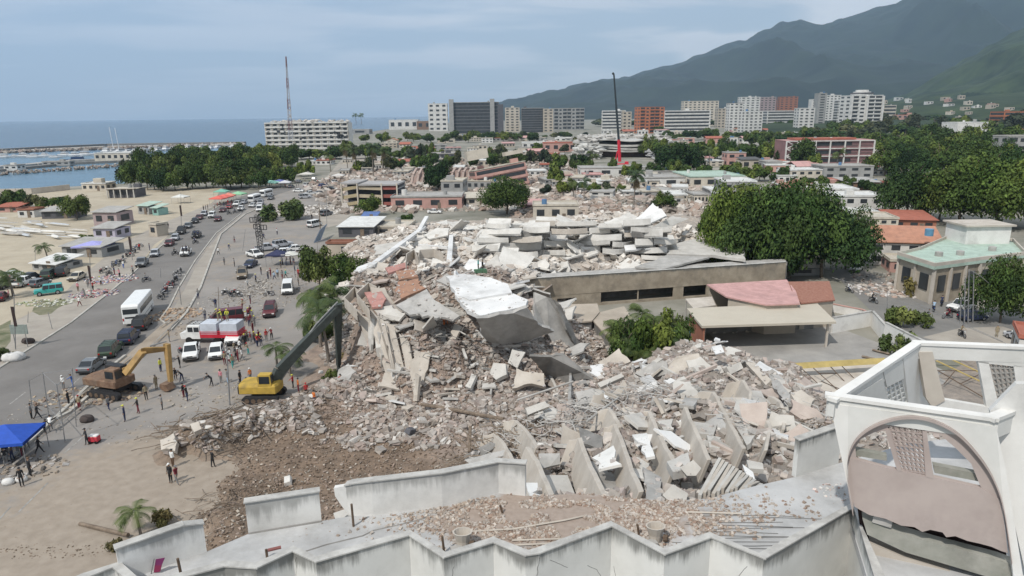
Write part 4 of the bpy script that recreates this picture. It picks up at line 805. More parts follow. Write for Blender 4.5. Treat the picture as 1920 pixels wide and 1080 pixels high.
def lattice(tl, tr, br, bl, nx, ny, off, ff, nrm, name='lattice_block', mat=None, r=.035):
    b = MB(); m_ = lambda u, v: ((tl[0]*(1-u)+tr[0]*u)*(1-v)+(bl[0]*(1-u)+br[0]*u)*v, (tl[1]*(1-u)+tr[1]*u)*(1-v)+(bl[1]*(1-u)+br[1]*u)*v)
    for i in range(nx+1): b.prism([ff(*m_(i/nx-.014*6/nx, 0))+nrm*off, ff(*m_(i/nx+.014*6/nx, 0))+nrm*off, ff(*m_(i/nx+.014*6/nx, 1))+nrm*off, ff(*m_(i/nx-.014*6/nx, 1))+nrm*off], nrm*.12)
    for j in range(ny+1): b.prism([ff(*m_(0, j/ny-.02*6/ny))+nrm*(off+.01), ff(*m_(1, j/ny-.02*6/ny))+nrm*(off+.01), ff(*m_(1, j/ny+.02*6/ny))+nrm*(off+.01), ff(*m_(0, j/ny+.02*6/ny))+nrm*(off+.01)], nrm*.1)
    for i in range(nx):
        for j in range(ny):
            c = [m_((i+.5+a)/nx, (j+.5+d)/ny) for a, d in ((-.5, 0), (0, .5), (.5, 0), (0, -.5))]; cc = m_((i+.5)/nx, (j+.5)/ny)
            b.tube(ff(*c[0])+nrm*(off+.05), ff(*c[1])+nrm*(off+.05), r, 4); b.tube(ff(*c[2])+nrm*(off+.05), ff(*c[3])+nrm*(off+.05), r, 4)
    return b.build(name, mat or m_mauve, lk)
lattice((1668, 802), (1731, 808), (1738, 893), (1690, 884), 6, 9, .13, f1, n)
# sills inside the two lights, seen from above
fpl([(1603, 850), (1664, 862), (1664, 872), (1604, 862)], .3, .25, 'sill', m_green)
fpl([(1752, 880), (1838, 897), (1842, 912), (1755, 895)], .3, .25, 'sill', m_green)
# left-rear wall with its small lattice, rear wall with openings
f2, n2 = plane_pt(A, B_); n2 = n2 if n2.dot(cen-A) > 0 else -n2
def side(ff, nn, pts, off, th, name, mat):
    b = MB(); b.prism([ff(x, y)+nn*off for x, y in pts], nn*th); return b.build(name, mat, lk)
side(f2, n2, [(1556, 757), (1640, 705), (1648, 745), (1652, 800), (1570, 812)], .12, .18, 'side_wall', m_white)
lattice((1648, 722), (1678, 706), (1690, 750), (1655, 768), 4, 5, .12, f2, n2, mat=m_white, r=.03)
side(f2, n2, [(1640, 690), (1678, 672), (1680, 706), (1648, 722)], .125, .17, 'side_wall', m_white)
side(f2, n2, [(1678, 668), (1716, 645), (1742, 760), (1700, 800), (1690, 760)], .12, .18, 'side_wall', m_whitep)
f3, n3_ = plane_pt(B_, C_); n3_ = n3_ if n3_.dot(cen-B_) > 0 else -n3_
side(f3, n3_, [(1716, 655), (1742, 655), (1765, 745), (1742, 758), (1730, 740)], .05, .3, 'pier', m_beige)
side(f3, n3_, [(1716, 645), (2080, 660), (2080, 690), (1905, 684), (1830, 676), (1822, 668), (1740, 672)], .06, .2, 'rear_wall', m_white)
side(f3, n3_, [(1828, 672), (1848, 676), (1868, 762), (1844, 758)], .06, .2, 'pier', m_whitep)
lattice((1848, 676), (1896, 680), (1904, 742), (1866, 760), 5, 8, .1, f3, n3_, mat=m_conc, r=.04)
side(f3, n3_, [(1894, 680), (1915, 684), (1925, 760), (1903, 745)], .06, .2, 'pier', m_whitep)
side(f3, n3_, [(1742, 748), (1765, 744), (1868, 762), (1925, 760), (1925, 800), (1742, 800)], .05, .24, 'rear_wall', m_whitep)
# floor slabs exposed under the torn apron
TOPS = []
def slab(pts, th, mat, name='concrete_slab', label=None, cat='slab', group=None, parent=None, off=None):
    P0 = [Vector(G(x, y, z)) for x, y, z in pts]; P = []; gj = random.Random(int(pts[0][0]*7+pts[0][1])); c0 = sum(P0, Vector((0, 0, 0)))/len(P0)
    for i, p in enumerate(P0):
        q = P0[(i+1) % len(P0)]; L_ = (q-p).length; P.append(p); k = max(1, min(7, int(L_/.55))); rag = gj.choice((.12, .35, 1))
        for j in range(1, k): v = p.lerp(q, (j+gj.uniform(-.3, .3))/k); P.append(v+(c0-v).normalized()*gj.uniform(-.03, .16)*min(L_, 4)*rag)
    nn = Vector((0, 0, 0))
    for i in range(len(P)): nn += (P[i]-P[0]).cross(P[(i+1) % len(P)]-P[0])
    if nn.length < 1e-6: nn = Vector((0, 0, 1))
    nn.normalize(); 
    view = (P[0]-Vector((0, 0, HC)))
    if nn.dot(view) < 0: nn = -nn
    TOPS.append((P0, -nn, th)); b = MB(); b.prism(P, nn*th if off is None else off); o = b.build(name, mat, parent)
    return tag(o, label, cat, group) if parent is None else o
fpl([(1618, 982), (1660, 1000), (1760, 1030), (1880, 1062), (1906, 1072), (1918, 1112), (1800, 1076), (1700, 1046), (1627, 1012)], .32, .5, 'floor_slab', m_green)
fpl([(1640, 975), (1675, 986), (1672, 998), (1636, 987)], .26, .07, 'floor_slab', m_conc)
fpl([(1632, 1034), (1700, 1062), (1758, 1080), (1830, 1102), (1850, 1130), (1640, 1082)], .5, .5, 'floor_slab', m_beige)
fpl([(1644, 1076), (1900, 1130), (1900, 1200), (1650, 1200)], .3, .5, 'floor_slab', m_concd)
fpl([(1604, 940), (1890, 1010), (1925, 1200), (1640, 1200)], 1.1, .3, 'core_wall', M('void_shade', (.035, .022, .02), .95))  # near-black colour stands in for the shade of the deep void

# ================= fallen block with the row of curved balcony walls =================
hp_ = empty('collapsed_wing', (0, 0, 0), 0, 'collapsed beige wing with curved balcony walls tipped on edge behind the near roof', 'collapsed building')
fins = [[(985, 838, 10.6), (1003, 865, 11.5), (1020, 905, 12.7), (1040, 950, 13.9)],
 [(1066, 826, 10.3), (1084, 822, 10.7), (1097, 860, 11.7), (1118, 905, 13.1), (1142, 948, 14.1)],
 [(1133, 802, 10.3), (1150, 796, 10.6), (1164, 830, 11.4), (1180, 880, 12.6), (1198, 920, 13.8)],
 [(1190, 775, 9.9), (1215, 771, 10.2), (1230, 808, 11.3), (1246, 840, 12.1), (1264, 872, 13)],
 [(1253, 754, 9.6), (1280, 756, 10.1), (1291, 785, 11), (1310, 825, 12), (1326, 862, 12.8)],
 [(1308, 735, 9.3), (1335, 734, 9.8), (1354, 770, 10.6), (1374, 808, 11.6), (1392, 842, 12.4)],
 [(1362, 720, 9.1), (1390, 712, 9.6), (1405, 735, 10), (1402, 762, 10.4)],
 [(1408, 752, 9.9), (1428, 768, 10.4), (1441, 800, 11.2), (1432, 845, 12)],
 [(905, 818, 4.6), (925, 812, 5), (942, 832, 6.2), (958, 862, 8)], [(945, 790, 4.8), (965, 788, 5.2), (985, 808, 6.6), (1005, 838, 8.6)], [(1120, 770, 8.6), (1140, 766, 9), (1152, 784, 9.4), (1160, 800, 9.9)], [(1440, 742, 9.4), (1458, 750, 9.9), (1470, 775, 10.4), (1466, 805, 11)]]
for i, f_ in enumerate(fins):
    P = [G(*p) for p in f_]; Q = []
    for a, c in zip(P, P[1:]):
        for t in (0, .34, .67): Q.append(a.lerp(c, t))
    Q.append(P[-1]); rings = []; dn = Vector((-.5, -.15, -1.3)); wv = Vector((.26, .09, 0))
    for k, q in enumerate(Q): j = .05*math.sin(k*2.3+i); rings.append([q+Vector((0, 0, j)), q+wv+Vector((0, 0, j-.02)), q+wv+dn*1.25, q+dn*1.25])
    b = MB(); b.loft(rings); b.build('balcony_wall', m_beige, hp_, bevel=.03)
    # floor piece that hangs between two balcony walls
    if i < 7:
        m1, m2 = P[1], P[-2] if len(P) > 3 else P[-1]; off = Vector((.35, .1, -.9))
        b = MB(); b.prism([m1+off, m1.lerp(m2, .8)+off+Vector((0, 0, -.2)), m1.lerp(m2, .8)+off+Vector((1.5, .25, -.7)), m1+off+Vector((1.5, .5, -.3))], (0, 0, -.16)); b.build('floor_slab', [m_concl, m_conc, m_whitep][i % 3], hp_)
for pts, mat, th in [([(1010, 850, 10.6), (1050, 850, 10.6), (1050, 870, 10.2), (1012, 880, 10.4)], m_conc, .15), ([(1085, 800, 9.6), (1130, 818, 10.2), (1130, 845, 10), (1088, 830, 9.7)], m_concd, .2),
    ([(1110, 858, 11.6), (1150, 835, 11.8), (1165, 870, 12.1), (1122, 880, 11.9)], m_whitep, .15), ([(1185, 815, 11.2), (1213, 812, 11.3), (1228, 855, 12), (1212, 858, 12)], m_whitep, .15),
    ([(1205, 875, 12.7), (1240, 895, 13), (1242, 945, 14), (1212, 935, 13.9)], m_conc, .2), ([(1232, 790, 10.5), (1262, 785, 10.5), (1262, 805, 10.6), (1245, 808, 10.7)], m_concl, .25), ([(1250, 865, 12.9), (1290, 848, 12.7), (1298, 880, 13.1), (1262, 885, 13.2)], m_concl, .4),
    ([(1350, 745, 9.6), (1408, 745, 9.6), (1385, 790, 10.4), (1362, 775, 10.2)], m_beige, .3), ([(1375, 790, 10.2), (1400, 780, 10.2), (1432, 810, 11), (1400, 835, 11.4)], m_concl, .3),
    ([(985, 905, 12.6), (1008, 905, 12.8), (1022, 948, 13.9), (995, 940, 13.8)], m_whitep, .12), ([(1300, 790, 10.6), (1345, 795, 10.6), (1338, 815, 10.9), (1305, 812, 10.9)], m_concl, .3), ([(1325, 815, 11), (1352, 820, 11), (1350, 840, 11.3), (1330, 838, 11.3)], m_concl, .3)]:
    slab(pts, th, mat, 'floor_slab', parent=hp_)
# stack of slipped planks
pk = empty('plank_stack', (0, 0, 0), 0, 'fan of long thin precast planks slipped off the heap beside the balcony walls', 'planks')
for i in range(13):
    a = G(1312+i*8.5, 928-i*1.0-(i % 3)*4, 13.9); c = G(1350+i*6.5, 858+i*4, 13.6-i*.05)
    b = MB(); d = c-a; s = d.cross(Vector((0, 0, 1))).normalized()*.075; b.prism([a-s, a+s, c+s, c-s], (0, 0, -.28)); b.build('plank', m_beige if i % 2 else m_concl, pk)
# ---- slabs traced one by one: corners (photo x, photo y, height) ----
SL = []
def sl(label, mat, th, *pts): SL.append(slab(pts, th, mat, 'concrete_slab', label, 'slab', 'broken concrete slabs'))
m_wroof = M('white_roof_coating', (.62, .62, .61), .8, c2=(.72, .715, .70), scale=.4, stain=.5)
m_pinkf = M('pink_floor', (.42, .22, .19), .9, .15, .8, stain=.2); m_orange = M('terracotta_floor', (.40, .23, .15), .95, c2=(.30, .17, .12), scale=1.5, stain=.3)
sl('big white-coated roof slab tilted on top of the central collapsed block', m_wroof, .5, (836, 518, 11.1), (870, 513, 11.3), (918, 520, 11.3), (952, 532, 11.2), (960, 548, 10.9), (880, 562, 10.5), (853, 553, 10.6))
sl('second white roof slab, lower, cracked off the big white one', m_wroof, .5, (856, 556, 10.5), (962, 550, 10.7), (990, 562, 10.4), (986, 575, 10.2), (900, 592, 9.8), (875, 580, 10))
sl('large grey slab hanging below the white roof slabs like a tilted wall', m_conc, .35, (893, 597, 9.9), (988, 577, 10.2), (1003, 600, 8.6), (1040, 622, 6.4), (990, 640, 5), (925, 652, 5), (905, 630, 6.6))
sl('long grey slab leaning steeply down the right flank of the central block', m_conc, .35, (1003, 548, 10), (1035, 560, 9.4), (1065, 610, 6), (1090, 662, 2), (1082, 678, 1.6), (1050, 660, 3), (1000, 595, 7.6))
sl('narrow torn slab along the upper edge of the leaning grey slab', m_concd, .3, (1040, 562, 9.2), (1052, 572, 8.6), (1095, 660, 2.2), (1086, 662, 2.2), (1063, 618, 5.8))
sl('dark slab overhanging the pit right of the central mound', m_concd, .3, (992, 668, 6.5), (1055, 666, 6.2), (1085, 690, 5), (1112, 712, 4), (1060, 722, 2.6), (1022, 705, 3))  # darker concrete carries the shade of its down-facing side
sl('grey-tan triangular slab left of the white roof slabs', m_conc, .3, (742, 572, 8.8), (800, 542, 9.9), (812, 560, 9.6), (862, 592, 8.6), (850, 600, 8.2), (768, 590, 8.4))
sl('pale smooth slab drooping below the pink floor', m_concl, .3, (698, 578, 8.4), (735, 572, 8.6), (760, 588, 8.2), (748, 602, 7.4), (718, 600, 7.2))
sl('pink painted floor slab above the torn curtain of walls', m_pinkf, .25, (683, 548, 9.1), (715, 545, 9.2), (724, 560, 9), (716, 574, 8.7), (697, 576, 8.6))
sl('terracotta floor slab beside the hexagonal balconies', m_orange, .25, (746, 528, 9.6), (785, 522, 9.8), (798, 540, 9.6), (752, 560, 9.1), (740, 545, 9.3))
sl('brown tiled floor strip behind the terracotta slab', m_orange, .25, (742, 508, 9.4), (775, 505, 9.6), (784, 518, 9.6), (748, 525, 9.4))
sl('pink edge beam lying above the hexagonal balconies', m_pinkf, .3, (722, 502, 8.6), (760, 492, 9), (766, 500, 8.9), (728, 512, 8.5))
WT = [('leftmost of the smooth torn walls hanging as a curtain', (668, 582, 8), (690, 600, 7.4), (712, 650, 4.8), (722, 702, 2), (706, 690, 2.4), (686, 640, 4.8)),
 ('wide torn wall in the left half of the hanging curtain', (694, 580, 8.3), (708, 600, 7.6), (724, 655, 4.8), (745, 735, 1.2), (732, 730, 1.2), (716, 680, 3.2), (700, 625, 6.2)),
 ('narrow torn wall at the middle of the hanging curtain', (724, 602, 7.8), (740, 618, 7), (754, 670, 4.2), (768, 740, 1.2), (754, 742, 1.1), (742, 690, 3.2), (732, 645, 5.6)),
 ('short torn wall right of the middle of the hanging curtain', (748, 625, 6.6), (766, 640, 6), (780, 700, 3), (786, 745, 1.2), (772, 746, 1), (760, 690, 3.4)),
 ('brown-tan wall face closing the right end of the curtain', (776, 655, 5.4), (808, 660, 5.2), (802, 692, 3.8), (788, 735, 1.6), (776, 742, 1.4), (768, 700, 3.2)),
 ('splintered pale wall strip standing in front of the curtain', (778, 700, 3.8), (786, 706, 3.8), (782, 752, 1.2), (774, 752, 1.2)), ('thin wall blade between the curtain walls', (712, 600, 8), (722, 606, 7.8), (742, 700, 3), (736, 702, 3))]
for t in WT: sl(t[0], m_beige, .3, *t[1:])
sl('upright beige panel behind the rescuers on the mound', m_beige, .25, (853, 606, 7), (866, 612, 7), (848, 650, 5.2), (834, 648, 5.2))
sl('long pale beam sloping below the rescuers', m_concl, .35, (884, 700, 3.6), (893, 704, 3.6), (882, 728, 2.8), (872, 724, 2.8))
sl('cream boulder-like slab right of the mound valley', m_concl, .5, (925, 680, 4.2), (948, 682, 4.4), (950, 702, 3.6), (930, 712, 3.2), (918, 700, 3.4))
sl('pale slab leaning at the right side of the valley', m_concl, .4, (960, 655, 5.4), (985, 660, 5.2), (970, 690, 3.8), (952, 680, 4.2))
sl('brown earthy slab on the right edge of the valley', m_beige, .5, (968, 690, 4.4), (1020, 700, 4.2), (1022, 725, 3.2), (960, 728, 3))
sl('rounded pinkish slab at the crest of the right heap', m_beige, .6, (1252, 690, 7.4), (1268, 668, 8.4), (1310, 662, 8.8), (1316, 680, 8.2), (1290, 700, 7.4), (1258, 702, 7.2))
sl('flat grey slab propped left of the pinkish crest slab', m_conc, .4, (1190, 700, 6), (1232, 672, 7.2), (1250, 678, 7.2), (1255, 700, 6.4), (1215, 712, 5.6))
sl('pale roof plate with a folded edge near the green trees', m_concl, .2, (1205, 690, 6.2), (1235, 670, 7.4), (1243, 672, 7.4), (1212, 694, 6.2))
sl('long cream beam pointing down the right heap', m_concl, .4, (1120, 718, 5.4), (1165, 700, 6.2), (1170, 706, 6), (1126, 726, 5.2))
sl('tan plate standing above the wire tangle', m_beige, .3, (1142, 745, 6.4), (1170, 712, 7.6), (1176, 722, 7.2), (1160, 748, 6.2))
sl('tan square slab at the right end of the heap', m_beige, .35, (1482, 738, 9.8), (1502, 730, 9.9), (1528, 748, 9.7), (1516, 770, 9.4), (1494, 766, 9.4))
sl('slab tipped over the round tank-like shell at the right', m_conc, .4, (1440, 700, 8), (1462, 715, 8.6), (1490, 750, 9.3), (1475, 755, 9), (1450, 728, 8.3))
sl('beige beam sloping at the far right of the heap', m_beige, .4, (1398, 680, 8.4), (1412, 676, 8.4), (1446, 712, 8.4), (1436, 722, 8))
sl('square block slab near the top of the right heap', m_concl, .6, (1362, 688, 8.6), (1388, 678, 8.8), (1394, 690, 8.4), (1370, 702, 8))
sl('pale slab wedge under the crest of the right heap', m_concl, .5, (1325, 690, 8.2), (1350, 685, 8.4), (1358, 698, 8), (1332, 706, 7.8))
sl('white sheet lying at the top of the right heap', m_wroof, .1, (1334, 650, 8.2), (1352, 646, 8.3), (1358, 660, 8), (1342, 664, 7.9))
sl('grey slab half buried above the wire tangle', m_conc, .3, (1078, 735, 6.2), (1112, 728, 6.4), (1120, 752, 5.8), (1085, 760, 5.6))
sl('long grey-green beam at the left foot of the right heap', m_concl, .5, (985, 765, 5.4), (1022, 752, 5.8), (1030, 762, 5.4), (990, 778, 5))
sl('dark grey ramp slab behind the long white parapet', m_concd, .3, (868, 855, 3.4), (920, 828, 5), (935, 835, 5.2), (880, 870, 3.2))
sl('grey slab sloping towards the white parapet corner', m_conc, .3, (870, 862, 4.6), (950, 842, 6.8), (952, 852, 6.8), (885, 872, 4.8))
sl('large rounded slab at the foot of the planks', m_beige, .35, (1186, 960, 14.2), (1200, 940, 14.5), (1225, 940, 14.6), (1235, 950, 14.4), (1218, 962, 14.1))
sl('half-disc slab wedged beside the planks', m_concl, .25, (1276, 878, 13.3), (1300, 862, 13.6), (1315, 878, 13.4), (1305, 892, 13), (1288, 892, 13))
sl('flat pale slab below the half-disc', m_concl, .3, (1242, 928, 13.9), (1262, 908, 14.2), (1290, 925, 13.9), (1284, 950, 13.6), (1265, 950, 13.6))
sl('tall grey shard standing between balcony walls and planks', m_conc, .25, (1208, 880, 13.2), (1228, 890, 13.2), (1240, 945, 13.6), (1222, 948, 13.5), (1210, 920, 13.3))
sl('white twisted plate right of the plank fan', m_wroof, .15, (1392, 870, 12.8), (1412, 885, 12.9), (1418, 905, 13), (1400, 900, 12.9))
sl('pale slab lying right of the plank fan', m_concl, .25, (1400, 862, 12.6), (1430, 868, 12.6), (1432, 880, 12.6), (1404, 878, 12.6))
sl('broken slab corner on the stony slope below the clearing edge', m_beige, .4, (300, 825, 1.2), (325, 812, 1.6), (332, 828, 1.4), (328, 846, 1), (302, 844, .8))
sl('pinkish block slab on the timber heap', m_beige, .5, (356, 795, 2.9), (372, 790, 3), (378, 804, 2.7), (364, 810, 2.6))
sl('cream block lying in the gap of the long parapet', m_concl, .5, (625, 962, 12.9), (645, 955, 13), (655, 962, 13), (640, 974, 12.9), (628, 972, 12.9))
sl('tan flat slab behind the balcony walls', m_beige, .35, (1165, 765, 7.9), (1200, 755, 8.2), (1205, 768, 8), (1172, 778, 7.8))
sl('white slab between two balcony walls', m_wroof, .2, (1400, 765, 9.9), (1430, 772, 10.2), (1425, 790, 10.4), (1398, 785, 10.2))
sl('brown slab by the beige-roofed shed corner', m_beige, .3, (1135, 650, 2), (1160, 640, 2.4), (1165, 655, 2.2), (1140, 665, 1.8))
# procedurally varied smaller slabs, resting on the mound
ZONE = {'on the crest of the central mound': ((-8, 8), (74, 90), 34, (1.0, 2.6)), 'on the slope facing the clearing': ((-14, 6), (62, 76), 22, (.5, 1.5)), 'in the heap left of the balcony walls': ((2, 16), (36, 56), 52, (.5, 1.8)), 'among the curtain walls of the mound': ((-16, -2), (66, 82), 34, (.6, 1.9)), 'in the field of white layered debris': ((-20, 44), (108, 140), 190, (1.2, 3.8)), 'stepping down the left flank of the central mound': ((-20, -6), (72, 98), 46, (.9, 2.8)), 'at the right side of the near heap': ((16, 34), (34, 58), 44, (.6, 1.8)), 'by the pit behind the near heap': ((6, 26), (52, 72), 26, (.7, 1.8)), 'around the rear of the central mound': ((-24, 6), (88, 106), 26, (1.0, 2.8))}
m_pwl = M('dusty_white_paint', (.54, .52, .48), .9, c2=(.66, .64, .60), scale=.6, stain=.3)
m_pkc = M('pinkish_concrete', (.40, .33, .29), .95, c2=(.50, .43, .38), scale=.7, stain=.35, bump=.05)
SM = [m_pkc, m_concl, m_beige, m_concl, m_conc, m_wroof]
for zn, ((x0, x1), (y0, y1), cnt, (s0, s1)) in ZONE.items():
    for i in range(cnt):
        x, y = rnd.uniform(x0, x1), rnd.uniform(y0, y1); z = HZ(x, y)
        if z < .5: continue
        s = rnd.uniform(s0, s1)*(1 if rnd.random() < .8 else 1.3); n_ = rnd.choice((4, 4, 5, 6)); a0 = rnd.uniform(0, 6.28); el = rnd.uniform(.45, 1)
        pts = []
        for k in range(n_):
            pts.append(Vector((math.cos(a0+6.283*k/n_+rnd.uniform(-.25, .25))*s*rnd.uniform(.7, 1), math.sin(a0+6.283*k/n_)*s*el*rnd.uniform(.7, 1), 0)))
        pts = [v for k in range(n_) for v in [pts[k]]+[pts[k].lerp(pts[(k+1) % n_], f_)*rnd.uniform(.84, 1.03) for f_ in ((.33, .66) if s > .8 else (.5,))]]
        m_ = Euler((rnd.gauss(0, .38), rnd.gauss(0, .38), rnd.uniform(0, 6.28))).to_matrix(); th = rnd.uniform(.12, .3)
        b = MB(); b.prism([m_ @ p for p in pts], m_ @ Vector((0, 0, -th))); o = b.build('concrete_slab', m_pwl if 'white layered' in zn else SM[rnd.randrange(6)]); o.location = (x, y, z+s*.22)
        tag(o, 'broken concrete slab lying ' + zn, 'slab', 'slabs ' + zn)
gb = random.Random(9)
for i in range(20):
    px = gb.uniform(690, 850); t = (px-690)/160; top_y = 590+gb.uniform(0, 40); ln = gb.uniform(50, 120)*(1-.45*t); zt_ = 8-(top_y-580)*.035-t*1.2; w_ = gb.uniform(7, 22); zb_ = max(.9, zt_-ln*.055); sk = gb.uniform(-4, 22)
    sl('splintered wall blade standing in the hanging curtain of the mound', [m_beige, m_concl, m_conc][i % 3], gb.uniform(.15, .35), (px, top_y, zt_), (px+w_, top_y+gb.uniform(-6, 8), zt_), (px+w_*.9+sk, top_y+ln*.6, (zt_+zb_)/2), (px+w_*.6+sk*1.2, top_y+ln, zb_), (px+w_*.2+sk, top_y+ln*.9, zb_), (px-w_*.1+sk*.4, top_y+ln*.45, (zt_*.6+zb_*.4)))
# crumbs and dust lying on the big slabs
pp_, ss_ = [], []
for P0, up, th in TOPS:
    if up.z < .45: continue
    ar = sum(((P0[i]-P0[0]).cross(P0[i+1]-P0[0])).length/2 for i in range(1, len(P0)-1))
    for k in range(int(min(70, ar*4))):
        i = rnd.randrange(1, len(P0)-1); a_, b2 = rnd.random(), rnd.random()
        if a_+b2 > 1: a_, b2 = 1-a_, 1-b2
        s_ = .03+.3*rnd.random()**6; pp_.append(P0[0]+(P0[i]-P0[0])*a_+(P0[i+1]-P0[0])*b2+up*s_*.1); ss_.append(s_)
ss_ = np.array(ss_); n_ = len(ss_); tag(boxes('rubble', np.array([list(p) for p in pp_]), np.stack([ss_, ss_*.8, ss_*.5], -1), RNG.normal(0, .5, (n_, 3)), TINT[RNG.integers(0, len(TINT), n_)]*.5+.28, m_chunk), 'crumbs lying on top of the big tilted slabs', 'rubble', kind='stuff')
# beams
for zn, ((x0, x1), (y0, y1), cnt, ln) in {'on the central mound': ((-14, 10), (66, 98), 22, 3.2), 'in the near heap': ((4, 32), (34, 60), 34, 2.4)}.items():
    for i in range(cnt):
        x, y = rnd.uniform(x0, x1), rnd.uniform(y0, y1); z = HZ(x, y); l_ = ln*rnd.uniform(.6, 1.6); a = rnd.uniform(0, 6.28); e = rnd.gauss(0, .25); d = Vector((math.cos(a)*math.cos(e), math.sin(a)*math.cos(e), math.sin(e)))*l_/2
        c = Vector((x, y, z+.35)); s = d.cross(Vector((0, 0, 1))).normalized()*rnd.uniform(.08, .16); b = MB(); b.prism([c-d-s, c-d+s, c+d+s, c+d-s], (0, 0, -rnd.uniform(.15, .3)))
        tag(b.build('concrete_beam', SM[rnd.randrange(5)]), 'fallen concrete beam lying ' + zn, 'beam', 'beams ' + zn)
# wire tangles: uncountable
def tangle(label, px, py, z, r, n, mat, th=.02, lift=.6):
    c = G(px, py, z); b = MB()
    for i in range(n):
        p = c+Vector((rnd.uniform(-r, r), rnd.uniform(-r, r)*.8, 0)); p.z = max(HZ(p.x, p.y), 0)+rnd.uniform(0, .3); a = rnd.uniform(0, 6.28); P = [p.copy()]
        for k in range(4): a += rnd.uniform(-.9, .9); p = p+Vector((math.cos(a)*r*.16, math.sin(a)*r*.16, rnd.uniform(-.25, .28)*lift)); P.append(p.copy())
        b.path(P, th*rnd.uniform(.6, 1.4), 3)
    return tag(b.build('reinforcement_tangle', mat), label, 'rebar', kind='stuff')
m_dw = M('dry_wood', (.13, .10, .075), .95, c2=(.24, .19, .145), scale=2)
tangle('bent wires around the right heap', 1050, 800, 6.5, 4.5, 150, m_conc, .035)
tangle('bent wires above the balcony walls', 1180, 750, 8, 5, 150, m_conc, .035)
tangle('bent wires at the right end of the heap', 1460, 800, 9.5, 3.5, 120, m_conc, .03)
tangle('wires hanging at the middle of the central mound', 880, 640, 5, 6, 120, m_concd, .035)
tangle('roots and branches on the timber heap', 395, 792, 1.5, 4.6, 150, m_dw, .045, .8)
tangle('branches left of the yellow excavator', 520, 768, 1, 4.5, 90, m_dw, .035, .5)
tangle('brushwood on the lower left heap', 440, 930, 1, 3, 90, m_dw, .03, .5)
tangle('dry stalks at the left foot of the right heap', 930, 830, 4, 4, 170, m_dw, .045, 1.2)
tangle('twigs on the plank side of the near heap', 1490, 800, 10, 2.5, 90, m_dw, .03)
for i, (pts, r_) in enumerate([([(790, 758, 1.6), (850, 768, 1.8), (900, 778, 2.2), (945, 786, 3)], .18), ([(880, 848, 3), (882, 800, 4.4)], .14), ([(1070, 700, 4), (1068, 750, 5.6)], .16), ([(970, 750, 4), (1075, 715, 5.4)], .1), ([(150, 982, .1), (240, 1003, .3)], .16), ([(925, 700, 3), (920, 740, 2.4)], .12), ([(1100, 790, 8.6), (1160, 745, 8)], .08)]):
    b = MB(); b.path([G(*p) for p in pts], r_, 7); tag(b.build('log' if i in (0, 1, 4) else 'pole', m_dw if i in (0, 1, 4) else m_conc), ['long dark tree trunk lying across the clearing', 'upright broken trunk behind the white parapet', 'upright concrete post in the pit under the dark slab', 'thin beam crossing behind the dark slab', 'dark log lying on the dust near the lower left palm', 'short pole lying in the mound valley', 'thin pole leaning on the wire tangle'][i], 'log' if i in (0, 1, 4) else 'pole')
# hexagonal balcony parapets and long white beams
for i, pts in enumerate([[(668, 580, 9), (645, 557, 9), (664, 537, 9.4), (673, 545, 9.4)], [(692, 580, 9), (668, 549, 9.4), (690, 529, 9.8), (705, 536, 9.8)], [(760, 490, 10.2), (762, 475, 10.6), (776, 467, 10.8), (782, 480, 10.6)], [(784, 480, 10.6), (786, 468, 10.9), (812, 466, 10.9), (830, 474, 10.7)]]):
    P = [G(*p) for p in pts]; b = MB(); b.loft([[p, p+Vector((.12, -.2, 0)), p+Vector((.12, -.2, -1.3)), p+Vector((0, 0, -1.3))] for p in P]); tag(b.build('balcony_parapet', m_beige, bevel=.02), ['outermost hexagonal balcony parapet at the left edge of the mound', 'second hexagonal balcony parapet with pinkish floor beside it', 'small square parapet on the crest behind the terracotta floor', 'parapet with grey inner faces on the crest, left of the white slabs'][i], 'parapet', 'balcony parapets on the mound')
for i, (a, c, w_) in enumerate([((696, 496, 8), (795, 424, 7.5), 1.0), ((786, 430, 7.6), (800, 405, 8.5), .8), ((722, 440, 5.2), (812, 433, 5.4), .9), ((760, 448, 7), (835, 440, 7), .7), ((842, 490, 8.2), (846, 440, 7.6), .8), ((785, 458, 7), (840, 462, 7), .5)]):
    a, c = G(*a), G(*c); d = c-a; s = d.cross(Vector((0, 0, 1))).normalized()*w_/2; b = MB(); b.prism([a-s, a+s, c+s, c-s], (0, 0, -.5)); tag(b.build('roof_beam', m_wroof), ['longest white beam sloping down behind the round tree', 'short steep white beam at the top of the long one', 'level white fascia beam with a blue strip below', 'white beam crossing behind the parapets', 'upright white post frame at the rear of the mound', 'thin level white beam behind the crest'][i], 'beam', 'white steel roof beams')
# ================= BUILDINGS =================
ORD = 'first second third fourth fifth sixth seventh eighth ninth tenth eleventh twelfth thirteenth fourteenth fifteenth sixteenth seventeenth eighteenth nineteenth twentieth'.split()
def wm(c, st=.3):
    k = 'wall_%02d_%02d_%02d' % tuple(int(x*99) for x in c); return M(k, c, .9, .10, .35, stain=st)
WC = {'white': (.62, .61, .58), 'cream': (.55, .50, .42), 'beige': (.44, .39, .32), 'grey': (.32, .32, .31), 'pink': (.48, .29, .25), 'brick': (.33, .14, .09), 'orange': (.45, .17, .09), 'brown': (.22, .14, .10), 'mauve': (.36, .29, .29), 'dark': (.10, .10, .11), 'teal': (.25, .42, .38), 'pale green': (.42, .50, .42), 'lilac': (.45, .43, .52)}
RC = {'white': (.60, .60, .58), 'grey': (.36, .35, .33), 'red': (.36, .13, .09), 'terracotta': (.42, .215, .145), 'pink': (.50, .30, .28), 'beige': (.48, .44, .37), 'pale green': (.38, .48, .41), 'dark': (.10, .10, .10), 'rust': (.26, .12, .08), 'blue': (.10, .16, .34)}
def rm(c): return M('roof_'+c.replace(' ', '_'), RC[c], .85, .14, .8, stain=.25)
